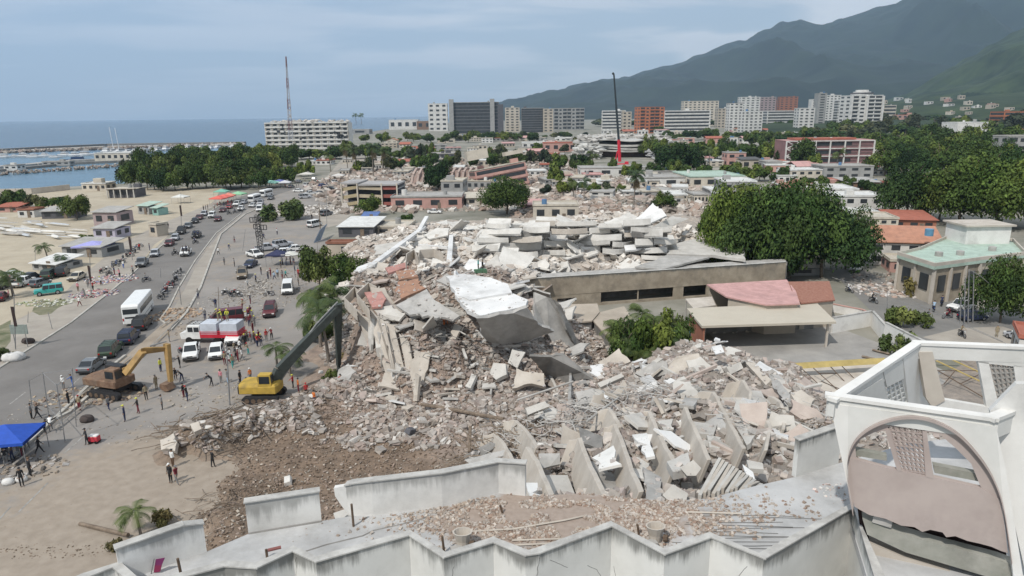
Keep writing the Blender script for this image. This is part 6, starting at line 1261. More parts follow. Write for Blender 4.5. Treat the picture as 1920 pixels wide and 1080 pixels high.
slab([(1190, 500, 5.2), (1250, 478, 5.4), (1330, 482, 5.6), (1240, 505, 5.1)], .3, m_conc, 'roof_slab', 'grey lower roof sheet just behind the long stained parapet', 'roof slab')
# canopy with a beige roof
cn = empty('canopy', (0, 0, 0), 0, 'open shelter with a flat beige sheet roof beside the courtyard', 'canopy')
P = [G(1288, 578, 3.7), G(1440, 571, 3.7), G(1532, 568, 3.7), G(1568, 603, 3.7), G(1316, 611, 3.7)]; b = MB(); b.prism(P, (0, 0, -.3)); b.build('roof', M('beige_sheet_roof', (.45, .405, .33), .85, c2=(.50, .455, .375), scale=.2, stain=.15), cn)
for x, y in ((1322, 612), (1555, 605)): g = G(x, y, 3.4); b = MB(); b.box((g.x, g.y+.3, 1.7), (.25, .25, 3.38)); b.build('column', m_beige, cn)
g0, g1 = P[0], P[2]; b = MB(); b.prism([(g0.x+.3, g0.y-.3, 0), (g1.x-.3, g1.y-.3, 0), (g1.x-.3, g1.y-.3, 3.38), (g0.x+.3, g0.y-.3, 3.38)], (0, .2, 0)); b.build('rear_wall', m_concd, cn)
g0, g1 = P[0], P[4]; b = MB(); b.prism([(g0.x+.3, g0.y-.5, 0), (g1.x+.3, g1.y+.3, 0), (g1.x+.3, g1.y+.3, 3.38), (g0.x+.3, g0.y-.5, 3.38)], (.2, 0, 0)); b.build('side_wall', wm(WC['brick']), cn)
b = MB(); g0, g1 = G(1325, 640, 0), G(1560, 628, 0); b.prism([(g0.x, g0.y+3.5, 0), (g1.x, g1.y+3.5, 0), (g1.x, g1.y+3.5, 1), (g0.x, g0.y+3.5, 1)], (0, .25, 0)); b.build('low_wall', m_whitep, cn)
def roofpoly(name, pts, z, mat, label, th=.2, posts=True, cat='roof', wall=None):
    r_ = empty(name, (0, 0, 0), 0, label, cat); P = [G(*p, z) if len(p) == 2 else G(*p) for p in pts]; b = MB(); b.prism(P, (0, 0, -th)); b.build('roof', mat, r_)
    ce = sum(P, Vector((0, 0, 0)))/len(P)
    if wall:
        b = MB(); Q = [p.lerp(ce, .06) for p in P]; n_ = len(Q)
        for i in range(1, n_): b.prism([Vector((Q[i-1].x, Q[i-1].y, 0)), Vector((Q[i].x, Q[i].y, 0)), Q[i]+Vector((0, 0, -th-.01)), Q[i-1]+Vector((0, 0, -th-.01))], (0, .15, 0))
        b.build('wall', wall, r_)
    else:
        for p in P:
            q = p.lerp(ce, .08); b = MB(); b.tube((q.x, q.y, 0), (q.x, q.y, q.z-th-.005), .09, 6); b.build('post', m_conc, r_)
    return r_
roofpoly('shed', [(1325, 533), (1475, 524, 4.6), (1492, 545), (1500, 569), (1437, 571), (1362, 556)], 4.4, rm('pink'), 'building with a faded pink sheet roof touching the canopy', wall=wm(WC['beige']), cat='building')
roofpoly('tiled_shed', [(1478, 528, 4.6), (1555, 527, 4.8), (1566, 562, 4.0), (1502, 568, 4.0), (1486, 548, 4.4)], 4.4, M('old_tiles', (.27, .12, .085), .9, c2=(.36, .19, .14), scale=3.5, bump=1), 'small building with a rough old red tile roof', wall=wm(WC['beige']), cat='building')
roofpoly('shed', [(1045, 571), (1120, 569), (1124, 585), (1110, 601), (1066, 606)], 3.8, M('tan_sheet_roof', (.40, .345, .28), .9, .1, .4, stain=.3), 'shelter with a flat tan roof at the foot of the leaning grey slab', wall=m_concd, cat='building')
roofpoly('shed', [(1122, 586), (1170, 574), (1186, 597), (1150, 628), (1136, 628), (1112, 601)], 3.6, M('tan_sheet_roof', (.40, .345, .28)), 'second tan-roofed shelter, buckled, beside the palm clump', wall=m_concd, cat='building')
roofpoly('hoarding', [(1285, 560, 3.2), (1335, 556, 3.2), (1342, 572, 3.0), (1300, 578, 3.0)], 3, m_beige, 'small grey flat roof beside the left end of the pink roof', cat='roof')
# white perimeter wall, gate and pinkish street railing
def wallrun(name, pts, h, mat, label, th=.25, cat='wall', cap=None):
    P = [G(*p) for p in pts]; r_ = empty(name, (0, 0, 0), 0, label, cat)
    for p, q in zip(P, P[1:]):
        n = Vector((-(q-p).y, (q-p).x, 0)).normalized()*th; b = MB(); b.prism([p, q, q+n, p+n], (0, 0, h)); b.build('wall_panel', mat, r_)
        if cap: b = MB(); b.prism([p-n*.2+Vector((0, 0, h+.004)), q-n*.2+Vector((0, 0, h+.004)), q+n*1.2+Vector((0, 0, h+.004)), p+n*1.2+Vector((0, 0, h+.004))], (0, 0, .12)); b.build('coping', cap, r_)
    return r_
wallrun('boundary_wall', [(1560, 625), (1632, 612), (1655, 640)], 2.2, m_whitep, 'white courtyard wall right of the canopy', cap=m_cope)
wallrun('boundary_wall', [(1655, 640), (1706, 668), (1730, 680)], 2.6, m_whitep, 'white courtyard wall with the dark ivy patch, near the turret', cap=m_cope)
wallrun('boundary_wall', [(1560, 585), (1615, 596), (1700, 650), (1722, 662)], 1.2, m_whitep, 'white street-side wall with a pinkish coping running to the turret', cap=wm(WC['pink']))
wallrun('yard_wall', [(1340, 690), (1365, 700), (1440, 722), (1450, 700)], 1.6, M('mossy_wall', (.28, .30, .25), .95, c2=(.40, .39, .34), scale=.6, stain=.4), 'mossy low yard wall right of the rubble crest')
wallrun('beach_wall', [(-40, 366), (60, 364), (132, 356)], 2.4, m_beige, 'long weathered sea wall at the back of the beach', .5)
# street-corner building with green flat roof
q = empty('corner_building', (0, 0, 0), 0, 'tan corner building with a pale green flat roof, wide eaves and pilasters', 'building')
zr = 6.2; RP = [(1682, 478), (1725, 468), (1790, 440), (1900, 452), (1925, 478), (1840, 488), (1752, 500)]
P = [G(x, y, zr) for x, y in RP]; ce = sum(P, Vector((0, 0, 0)))/len(P)
b = MB(); b.prism(P, (0, 0, -.5)); b.build('roof', rm('pale green'), q)
for k, (p, r_) in enumerate(zip(P, P[1:]+P[:1])): 
    n = (ce-(p+r_)/2); n.z = 0; n.normalize(); b = MB(); b.prism([p+Vector((0, 0, .004)), r_+Vector((0, 0, .004)), r_+n*.3+Vector((0, 0, .004)), p+n*.3+Vector((0, 0, .004))], (0, 0, .5+.01*k)); b.build('parapet', m_beige, q)
Q = [p.lerp(ce, .05) for p in P]
for k, (p, r_) in enumerate(zip(Q, Q[1:]+Q[:1])):
    b = MB(); b.prism([(p.x, p.y, 0), (r_.x, r_.y, 0), (r_.x, r_.y, zr-.5-.005*k), (p.x, p.y, zr-.5-.005*k)], (ce-p).normalized()*.3*Vector((1, 1, 0)).length*.7); b.build('wall', m_stw if k % 2 else wm(WC['beige']), q)
    L_ = (r_-p).length; n_ = max(2, int(L_/3.2)); o_ = (p-ce); 
    nn__ = Vector(((r_-p).y, -(r_-p).x, 0)).normalized(); nn__ = nn__ if nn__.dot((p+r_)/2-ce) > 0 else -nn__
    if k in (0, 4, 5, 6):
        for j in range(n_):
            c_ = p.lerp(r_, (j+.5)/n_)+nn__*.05; an = math.atan2((r_-p).y, (r_-p).x); b = MB(); b.box((c_.x, c_.y, 3.2), (L_/n_*.45, .2, 2.6), an); b.build('window', WINM.materials[0], q)
            c_ = p.lerp(r_, j/n_)+nn__*.12; b = MB(); b.box((c_.x, c_.y, 2.8), (.4, .4, 5.6), an); b.build('pilaster', m_beige, q)
g = G(1830, 452, zr); b = MB(); b.box((g.x, g.y, zr+1.6), (8, 6, 3.2)); b.build('roof_room', m_whitep, q); b = MB(); b.box((g.x, g.y, zr+3.35), (9, 7, .3)); b.build('roof_room_slab', m_beige, q)
for x, y in ((1760, 480), (1800, 478), (1860, 470)): g = G(x, y, zr); b = MB(); b.tube((g.x, g.y, zr), (g.x, g.y, zr+.7), .6, 12); b.build('water_tank', m_conc, q)
g = G(1742, 438, 7); b = MB(); b.tube((g.x, g.y, 6.6), (g.x, g.y, 7.9), .75, 14); r_ = b.build('water_tank', M('tank_blue', (.12, .28, .42), .5)); tag(r_, 'blue water tank standing by the terracotta roof', 'water tank')
# --- white pancaked block: rows of curved balcony parapets, floor over floor
wh = empty('pancaked_block', (0, 0, 0), 0, 'white block pancaked into layers of curved balcony parapets, behind the long stained wall', 'collapsed building')
m_pw = m_pwl
cnt = 0
for row, (yb, z0) in enumerate(((508, 2.2), (495, 3.8), (481, 5.3), (467, 6.7), (453, 7.9), (441, 8.8), (430, 9.4))):
    x = 858+row*9
    while x < 1262-row*9:
        w_ = rnd.uniform(34, 84); yy = yb-(x-900)*.035+rnd.uniform(-5, 5); dz = rnd.uniform(-.7, .5); A0 = G(x, yy, z0+dz); A1 = G(x+w_*.94, yy-1+rnd.uniform(-2, 2), z0+dz+rnd.gauss(0, .75)); bul = rnd.choice((.1, .3, .9, 1.2)); L_ = (A1-A0).length; n_ = 7; tilt = rnd.uniform(-.1, .55); hp = rnd.uniform(.7, 1.15)
        rings = []
        for k in range(n_+1):
            t = k/n_; p = A0.lerp(A1, t)+Vector((0, -math.sin(math.pi*t)*bul, 0)); rings.append([p, p+Vector((0, tilt, hp)), p+Vector((0, tilt+.2, hp)), p+Vector((0, .2, 0))])
        if cnt < 48: b = MB(); b.loft(rings); b.build('balcony_parapet', m_pw if rnd.random() < .75 else m_beige, wh)
        b = MB(); dzs = rnd.uniform(-.6, 1.2); b.prism([A0+Vector((0, .1, -.02)), A1+Vector((0, .1, -.02)), A1+Vector((.4, rnd.uniform(3, 5.5), dzs)), A0+Vector((.4, rnd.uniform(3, 5.5), dzs))], (0, 0, -.25)); b.build('floor_slab', m_pw, wh); cnt += 1
        if rnd.random() < .35: b = MB(); b.box(A0.lerp(A1, .5)+Vector((0, 1.6, -.6)), (L_*.8, 2.2, 1.0)); b.build('gap_shade_box', m_concd, wh)  # dark box painted in for the shaded gap under a floor
        x += w_
m_pl = [m_pw, m_wroof, m_concl]
for i, pts in enumerate([[(1132, 416, 9), (1180, 398, 10.5), (1202, 410, 9.6), (1152, 434, 8)], [(1190, 412, 9.6), (1224, 380, 12.5), (1241, 392, 11.6), (1250, 404, 10.6), (1206, 425, 8.6)], [(1160, 432, 8), (1210, 414, 9.2), (1238, 426, 8.6), (1168, 442, 7.4)], [(1214, 430, 8.6), (1262, 404, 10), (1292, 410, 9), (1242, 434, 7.6)], [(1078, 428, 8), (1110, 418, 8.6), (1128, 432, 8), (1085, 440, 7.4)], [(1018, 448, 6.6), (1068, 440, 7.2), (1068, 452, 6.6), (1024, 458, 6)], [(960, 440, 6.6), (1010, 436, 6.8), (1005, 452, 6.2), (962, 454, 6)], [(905, 430, 6), (950, 424, 6.6), (948, 440, 6), (908, 444, 5.6)], [(838, 436, 6.2), (868, 420, 7), (886, 428, 6.6), (858, 450, 5.6)], [(808, 420, 6), (838, 412, 6.6), (842, 428, 6), (812, 436, 5.4)], [(850, 455, 6.6), (880, 448, 7), (878, 478, 6), (852, 482, 5.6)], [(700, 460, 5.4), (750, 452, 5.6), (748, 470, 5), (702, 478, 4.6)], [(755, 440, 5.6), (795, 436, 5.8), (790, 452, 5.2), (752, 456, 5)], [(1170, 460, 6.4), (1225, 455, 6.6), (1225, 466, 6), (1172, 470, 5.8)]]):
    slab(pts, .35, m_pl[i % 3], 'concrete_slab', ['highest-left tilted white slab at the right end of the pancaked block', 'steepest white slab pointing up at the pancaked block crest', 'third white slab stepping down from the pancaked crest', 'white roof slab over a dark gap beside the big tree', 'small white slab left of the tilted crest slabs', 'beige-white flat slab over the middle balconies', 'white slab over the left balcony rows', 'white slab behind the left balcony rows', 'cracked white slab right of the white post frame', 'white slab left of the white post frame', 'upright white panel in the post frame', 'leftmost white slab beside the tan end wall', 'white slab under the level white beam', 'cream slab over the right balconies'][i], 'slab', 'white slabs of the pancaked block')
# --- low-rise filler houses in rows, far to near
def row_houses(where, n, x0, x1, y0, y1, w0, w1, h0, h1, cols, seed, roofs=('white', 'grey', 'beige', 'red', 'pink'), slope=0):
    g = random.Random(seed)
    xs = sorted(x0+(x1-x0)*(i+g.uniform(.1, .9))/n for i in range(n))
    for i, x in enumerate(xs):
        wc = g.choice(cols); rf_ = g.choice(roofs); rt = g.choice(('flat', 'flat', 'shed', 'gable')) if rf_ in ('red', 'pink') else 'flat'; fl = g.choice((1, 1, 2))
        q = bldg(x, g.uniform(y0, y1)+slope*(x-x0), g.uniform(w0, w1), g.uniform(h0, h1), g.uniform(8, 14), '%s %s-roofed house, %s %s' % (wc, rf_, ORD[i], where), wc, fl, g.choice((2, 3, 4)), 'grid', rf_, rt, g.uniform(-15, 15), group='houses '+where, par=.3 if rt == 'flat' else 0); finish(q)
row_houses('from left in the farthest row before the towers', 18, 1130, 1700, 250, 257, 14, 30, 5, 10, ('white', 'cream', 'beige', 'white'), 3)
row_houses('from left in the row left of the round hall', 10, 830, 1090, 262, 270, 14, 34, 5, 9, ('white', 'grey', 'cream'), 4)
row_houses('from left in the row behind the leaning pink block', 9, 690, 1010, 300, 312, 18, 36, 7, 11, ('white', 'cream', 'grey', 'beige'), 5)
row_houses('from left in the row right of the crane', 9, 1230, 1480, 300, 318, 18, 40, 8, 14, ('white', 'cream', 'grey', 'pink'), 6)
row_houses('from left in the row behind the tall palm', 7, 1090, 1300, 362, 378, 20, 44, 8, 13, ('white', 'cream', 'grey'), 7, ('grey', 'beige', 'white'))
row_houses('from left in the row under the seaside halls', 13, 660, 1000, 276, 288, 16, 32, 5, 9, ('white', 'cream', 'grey', 'beige'), 13)
row_houses('from left in the row behind the open frame building', 9, 640, 900, 318, 330, 16, 34, 6, 10, ('white', 'grey', 'cream'), 14, ('white', 'grey', 'beige'))
row_houses('from left in the row below the tower blocks', 16, 1120, 1640, 262, 270, 16, 34, 5, 10, ('white', 'cream', 'grey', 'pink'), 15)
row_houses('from left in the row behind the hall', 12, 1000, 1280, 270, 276, 14, 30, 4, 8, ('white', 'cream', 'grey'), 16)
row_houses('from left in the row above the hoarded shed', 7, 1000, 1120, 318, 345, 18, 36, 6, 11, ('white', 'cream', 'grey'), 17)
row_houses('from left in the row right of the tall palm', 9, 1210, 1420, 336, 352, 20, 40, 8, 14, ('white', 'cream', 'grey', 'pink'), 18, ('white', 'grey', 'beige'))
row_houses('from left in the row beside the wood', 8, 1440, 1680, 318, 334, 24, 46, 9, 15, ('white', 'cream', 'pink', 'beige'), 19)
row_houses('from left in the lane under the school', 7, 1460, 1680, 352, 362, 22, 44, 8, 14, ('cream', 'pink', 'white'), 20, ('red', 'white', 'grey', 'pink'))
row_houses('from left in the row above the white debris', 9, 870, 1250, 350, 362, 24, 50, 9, 15, ('white', 'cream', 'grey', 'beige'), 24, ('white', 'grey', 'beige'))
row_houses('from left in the row beside the crane foot', 10, 880, 1150, 292, 300, 18, 38, 7, 12, ('white', 'cream', 'grey', 'pink'), 25)
row_houses('from left in the row left behind the big trees', 6, 1250, 1420, 372, 386, 26, 46, 10, 18, ('white', 'cream', 'grey'), 26, ('white', 'grey', 'beige'))
row_houses('from left at the marina edge', 6, 440, 680, 297, 310, 16, 34, 5, 9, ('white', 'cream', 'beige'), 8)
bpy.context.view_layer.update(); DG = bpy.context.evaluated_depsgraph_get()
def hit(px, py):
    ok, p, n_, i_, ob, m_ = sc.ray_cast(DG, Vector((0, 0, HC)), ray(px, py).normalized()); return p if ok and ob.name.startswith(('hill', 'mountain', 'ground')) else None
def hill_houses(where, n, x0, x1, y0, y1, seed):
    g = random.Random(seed)
    xs = sorted(g.uniform(x0, x1) for _ in range(n))
    for i, x in enumerate(xs):
        wc = g.choice(('white', 'cream', 'pink', 'white', 'beige')); p = hit(x, g.uniform(y0, y1))
        if p is None: continue
        u = p.y/F; q = bldg(x, 0, g.uniform(6, 16), g.uniform(4, 8), 12, 'tiny %s house, %s from the left %s' % (wc, ORD[i], where), wc, 1, 2, 'grid', g.choice(('white', 'red', 'grey')), 'flat', g.uniform(-20, 20), Y=p.y, z=p.z, group='houses '+where, par=0, sides=False, name='hillside_house', cat='house', h=g.uniform(4, 8)*u); q.location = p+Vector((0, 0, -.5)); finish(q)
hill_houses('high on the hillside', 18, 1640, 1920, 186, 205, 21)
hill_houses('low on the hillside', 18, 1600, 1910, 206, 226, 22)
chunks('rubble', 'grey-white debris spread between the ruined houses', 9000, 0, 75, 160, 330, .3, 2.6, zfix=0, pal_=TINT*1.1, power=2.5)
chunks('rubble', 'pale debris in the fallen district behind the palms', 16000, -90, 50, 170, 480, .3, 2.8, zfix=0, poly=[(G(x, y).x, G(x, y).y) for x, y in [(645, 402), (600, 375), (560, 345), (600, 318), (590, 285), (700, 282), (760, 300), (1080, 300), (1100, 392)]], pal_=TINT*1.1, power=2.5)
chunks('rubble', 'debris beside the right-hand street', 1500, 58, 84, 95, 125, .1, .8, zfix=0, poly=[(G(x, y).x, G(x, y).y) for x, y in [(1590, 505), (1640, 500), (1700, 520), (1770, 545), (1790, 560), (1740, 560), (1660, 545), (1600, 530)]])
# ribs of the far pancaked block
q = empty('ribbed_ruin', G(860, 345), 0, 'fallen pink-brown block showing a row of arched ribs, left of the leaning pink block', 'collapsed building'); u = q.location.y/F
for k in range(14):
    b = MB(); x = (-88+k*10.5)*u; b.path([(x, 0, .3), (x+2.5*u, 2, 4+.1*k), (x+7*u, 6, 6.5), (x+10*u, 10, 6)], .7, 5); b.build('rib', wm((.40, .32, .28)), q)
b = MB(); b.prism([(-92*u, 3, 0), (60*u, 3, 0), (60*u, 12, 6.2), (-80*u, 12, 5.4)], (0, 0, -.8)); b.build('roof_slab', wm((.30, .22, .19)), q)
# ================= PLANTS =================
big = [(1365, 512, 120, 170, 'big', 1, 'olive-green left tree of the large clump beside the street'), (1420, 520, 150, 172, 'big', 0, 'tallest dense tree at the middle of the large clump'), (1480, 520, 150, 176, 'big', 1, 'wide tree with bright top right of the clump middle'), (1540, 520, 140, 146, 'big', 0, 'dark tree at the right of the large clump'), (1585, 505, 80, 110, 'big', 0, 'low right-end tree of the large clump over the street'), (1335, 470, 60, 95, 'mid', 1, 'small left-end tree of the large clump'), (1400, 445, 130, 100, 'big', 2, 'rear tree showing over the large clump'), (1500, 450, 110, 110, 'big', 2, 'second rear tree showing over the large clump'), (1570, 480, 60, 80, 'mid', 0, 'little dark tree where the clump meets the white house'), (1455, 530, 80, 120, 'mid', 0, 'dark undergrowth tree before the large clump'), (1385, 500, 90, 110, 'mid', 0, 'dark low tree in the left front of the clump'),
 (1697, 412, 100, 100, 'big', 0, 'dark round tree above the red sheet roofs'), (1800, 420, 120, 110, 'big', 2, 'spreading tree at the left of the right-edge wood'), (1870, 425, 140, 120, 'big', 1, 'widest tree of the right-edge wood'), (1925, 430, 110, 125, 'big', 1, 'tree cut by the right edge of the frame'), (1760, 412, 80, 80, 'big', 0, 'low dark tree between the round tree and the wood'), (1840, 390, 110, 95, 'big', 0, 'rear tree in the right-edge wood'), (1905, 385, 100, 90, 'big', 2, 'rear right tree in the right-edge wood'),
 (1875, 605, 88, 110, 'big', 2, 'bright green street tree behind the poles at the right'), (1730, 555, 66, 60, 'bush', 1, 'brownish drying bush at the corner of the tan building'), (1700, 612, 60, 50, 'bush', 0, 'leaning green shrub over the street wall'), (1510, 500, 50, 26, 'bush', 0, 'light green shrub at the end of the corrugated fence'),
 (601, 545, 74, 95, 'mid', 2, 'dusty olive tree left of the round tree by the vans'), (655, 550, 66, 78, 'mid', 0, 'dark round tree at the left edge of the mound'), (950, 402, 100, 76, 'big', 0, 'large dark round tree before the leaning pink block'), (823, 356, 62, 58, 'mid', 0, 'round dark tree between ruined blocks'), (696, 405, 46, 42, 'mid', 1, 'olive round tree before the open frame building'), (530, 412, 70, 50, 'bush', 0, 'spreading green tree by the blue road sign'), (765, 420, 34, 22, 'far', 0, 'small dark tree below the pink low building'), (1048, 322, 42, 40, 'far', 1, 'tree right of the leaning pink block'), (1045, 350, 38, 44, 'far', 1, 'green tree below the red-fronted shop'), (1085, 316, 34, 34, 'far', 0, 'dark tree left of the crane foot'), (1262, 325, 78, 58, 'mid', 0, 'dark tree right of the round hall'), (1300, 322, 50, 44, 'mid', 0, 'second dark tree right of the round hall'), (1245, 392, 42, 36, 'mid', 1, 'round green tree above the pancaked crest'), (1240, 250, 34, 16, 'far', 0, 'dark tree at the foot of the orange block'), (1508, 318, 50, 56, 'mid', 0, 'dark tree in front of the pink school'), (1525, 322, 34, 36, 'far', 1, 'smaller tree beside the dark one at the school'), (1370, 332, 60, 30, 'far', 1, 'low green tree left of the brick-pink house'), (1380, 365, 50, 30, 'far', 1, 'green tree by the two-storey grey house'),
 (145, 412, 44, 46, 'mid', 2, 'yellow-green tree on the beach by the slatted shed'), (15, 392, 44, 34, 'far', 1, 'first green tree of the beach hedge row'), (40, 390, 40, 34, 'far', 0, 'dark second tree of the beach hedge row'), (68, 393, 36, 24, 'far', 3, 'third tree of the beach hedge row'), (92, 392, 36, 22, 'far', 1, 'fourth tree of the beach hedge row'), (116, 393, 32, 26, 'far', 0, 'fifth tree of the beach hedge row'), (162, 448, 20, 12, 'bush', 0, 'small round shrub beside the lilac house'), (240, 350, 32, 44, 'far', 3, 'blue-green layered tree at the left end of the park'),
 (620, 722, 34, 36, 'bush', 0, 'green shrub at the foot of the dark excavator arm'), (600, 640, 50, 60, 'bush', 0, 'broken shrub under the palms by the mound'), (650, 690, 40, 40, 'bush', 1, 'dry shrub behind the dark excavator arm'), (5, 672, 30, 20, 'bush', 0, 'green bush by the grey road sign'), (300, 985, 40, 34, 'bush', 1, 'dry brush beside the left parapet'), (215, 1035, 30, 24, 'bush', 1, 'dry brush below the dark log')]
for px, py, w_, h_, kd, vr, lb in big: tree(px, py, w_, h_, lb, kd, vr, group='broadleaf trees' if kd != 'bush' else 'shrubs', name='tree' if kd != 'bush' else 'shrub', cat='tree' if kd != 'bush' else 'shrub', trunk=kd != 'bush')
def grove(where, n, x0, x1, ya, yb, w0, w1, h0, h1, kinds, seed, vars=None, low=0):
    "ya, yb: foot height at the left and right ends"
    g = random.Random(seed); rnd.seed(seed)
    for i in range(n):
        t = (i+g.uniform(.15, .85))/n; x = x0+(x1-x0)*t; y = ya+(yb-ya)*t+g.uniform(-3, 3)
        tree(x, y, g.uniform(w0, w1), g.uniform(h0, h1), '%s tree from the left %s' % (ORD[i], where), g.choice(kinds), g.choice(vars) if vars else None, group='trees '+where)
grove('in the front row of the seaside park', 14, 250, 500, 356, 352, 34, 56, 38, 58, ('mid',), 31, (1, 1, 2, 0))
grove('in the second row of the seaside park', 14, 262, 520, 340, 334, 36, 54, 40, 58, ('mid',), 32, (0, 1, 2))
grove('in the third row of the seaside park', 12, 300, 560, 325, 312, 36, 52, 34, 48, ('mid',), 33, (0, 1, 2))
grove('at the back of the seaside park', 10, 340, 520, 306, 300, 30, 46, 26, 38, ('far',), 34, (0, 1, 2))
grove('along the avenue end', 7, 500, 580, 350, 330, 22, 36, 28, 44, ('far',), 35, (0, 1))
grove('before the damaged seaside block', 9, 500, 660, 302, 296, 26, 40, 18, 32, ('far',), 36, (0, 1))
grove('right of the damaged seaside block', 12, 640, 830, 296, 300, 22, 36, 18, 36, ('far',), 37, (0, 1, 2, 3))
grove('behind the ribbed ruin', 12, 660, 980, 322, 312, 24, 38, 22, 38, ('far',), 38, (0, 1, 3))
grove('below the low seaside halls', 14, 680, 1000, 268, 264, 20, 36, 12, 24, ('far',), 39, (0, 1, 2))
grove('below the dark hotels', 12, 850, 1150, 262, 262, 18, 30, 8, 16, ('far',), 40, (3, 1, 0))
grove('left of the school behind the round hall', 16, 1210, 1500, 296, 306, 36, 54, 30, 46, ('far', 'mid'), 41, (0, 1))
grove('at the feet of the far towers', 18, 1240, 1660, 262, 264, 22, 40, 14, 26, ('far',), 42, (0, 3, 1))
grove('behind the pink school', 12, 1400, 1700, 272, 284, 30, 50, 22, 36, ('far',), 43, (0, 1))
grove('in the rear row of the right wood', 14, 1640, 1920, 290, 292, 40, 66, 36, 56, ('mid',), 44, (0, 1))
grove('in the middle row of the right wood', 10, 1650, 1900, 330, 330, 54, 80, 50, 70, ('mid', 'big'), 45, (0, 1))
grove('on the lower slope at the right', 16, 1560, 1920, 258, 254, 34, 60, 22, 36, ('far',), 46, (0, 3, 1))
grove('behind the white two-storey house', 6, 1500, 1660, 352, 362, 22, 34, 18, 30, ('far',), 47, (0, 1))
grove('between the ruined houses and the tall palm', 7, 1010, 1180, 368, 362, 20, 34, 16, 30, ('far',), 48, (1, 2, 3))
grove('along the far hillside foot', 16, 1580, 1920, 238, 236, 26, 44, 12, 22, ('far',), 49, (0, 3))
for i, (px, py, k, h_, lb) in enumerate([(1188, 392, 1, 72, 'tall shaggy palm with a thick dry skirt above the pancaked block'), (520, 690, 2, 52, 'young palm beside the rescue crowd'), (545, 705, 2, 50, 'palm leaning behind the dark excavator arm'), (602, 655, 0, 122, 'tall palm at the elbow of the dark excavator arm'), (617, 690, 0, 124, 'second tall palm at the excavator arm elbow'), (584, 628, 0, 88, 'palm left of the elbow palms'), (631, 655, 0, 112, 'right palm at the mound edge'), (265, 1010, 2, 58, 'fallen-fronded palm at the lower left by the parapet'), (25, 555, 2, 46, 'bushy palm beside the white parked pickup'), (90, 488, 2, 28, 'small palm behind the lean-to'), (122, 503, 2, 24, 'thin dry palm before the bar hut'), (652, 318, 1, 46, 'shaggy palm before the fallen district, left'), (668, 322, 1, 44, 'second shaggy palm before the fallen district'), (620, 322, 0, 34, 'slim palm before the fallen district'), (700, 330, 1, 60, 'palm between the ribbed ruin and the park'), (718, 322, 1, 46, 'right-hand shaggy palm behind the open frame building'), (1110, 320, 0, 36, 'palm left of the crane boom'), (1075, 375, 0, 40, 'palm by the ruined houses'), (1095, 378, 0, 42, 'second palm by the ruined houses'), (1567, 325, 0, 40, 'yellow-leaved palm in front of the school'), (1475, 520, 0, 84, 'tall palm in front of the large clump'), (1335, 440, 0, 48, 'palm at the left end of the large clump'), (1330, 312, 0, 34, 'palm beside the brick-pink house'), (668, 232, 0, 18, 'lone palm by the sea right of the damaged block'), (678, 232, 0, 18, 'second lone palm by the sea'), (1085, 505, 2, 28, 'low palm behind the long stained wall, left'), (1105, 507, 2, 26, 'low palm beside the left one behind the stained wall'), (1258, 500, 2, 24, 'low palm at the middle of the stained wall'), (1378, 494, 2, 26, 'low palm at the right part of the stained wall'), (1395, 492, 2, 22, 'last low palm at the stained wall'), (1500, 265, 0, 20, 'palm before the narrow white block')]): palm(px, py, k, h_, lb)
ac = [(1158, 690, 90), (1172, 668, 94), (1190, 692, 96), (1205, 665, 96), (1220, 688, 98), (1235, 662, 92), (1252, 682, 92), (1265, 660, 84), (1180, 706, 84), (1240, 700, 84), (1215, 712, 80), (1275, 676, 76)]
for px, py, w_, h_, lb in ((1172, 700, 76, 104, 'left leafy tree of the dense clump before the canopy'), (1222, 698, 96, 116, 'middle leafy tree of the dense clump before the canopy'), (1266, 684, 66, 98, 'right leafy tree of the dense clump before the canopy')): tree(px, py, w_, h_*1.06, lb, 'mid', 1, group='broadleaf trees')
for i, (px, py, h_) in enumerate(ac): palm(px, py, (0, 2, 0)[i % 3], h_*(.98, .8, .86)[i % 3], ORD[i]+' stem cluster, left to right by planting, of the dense palm clump before the canopy', 'palm clump before the canopy')
grove('among the houses below the towers', 14, 1000, 1300, 284, 286, 22, 36, 14, 28, ('far',), 50, (0, 1, 3))
grove('between the middle houses and the school', 12, 1180, 1480, 332, 340, 24, 42, 22, 36, ('far',), 51, (0, 1))
grove('at the mountain foot behind the towers', 16, 1100, 1640, 240, 238, 24, 46, 10, 18, ('far',), 52, (0, 3))
grove('in the lanes left of the tall palm', 10, 900, 1180, 300, 330, 22, 38, 20, 34, ('far',), 54, (1, 2, 3))
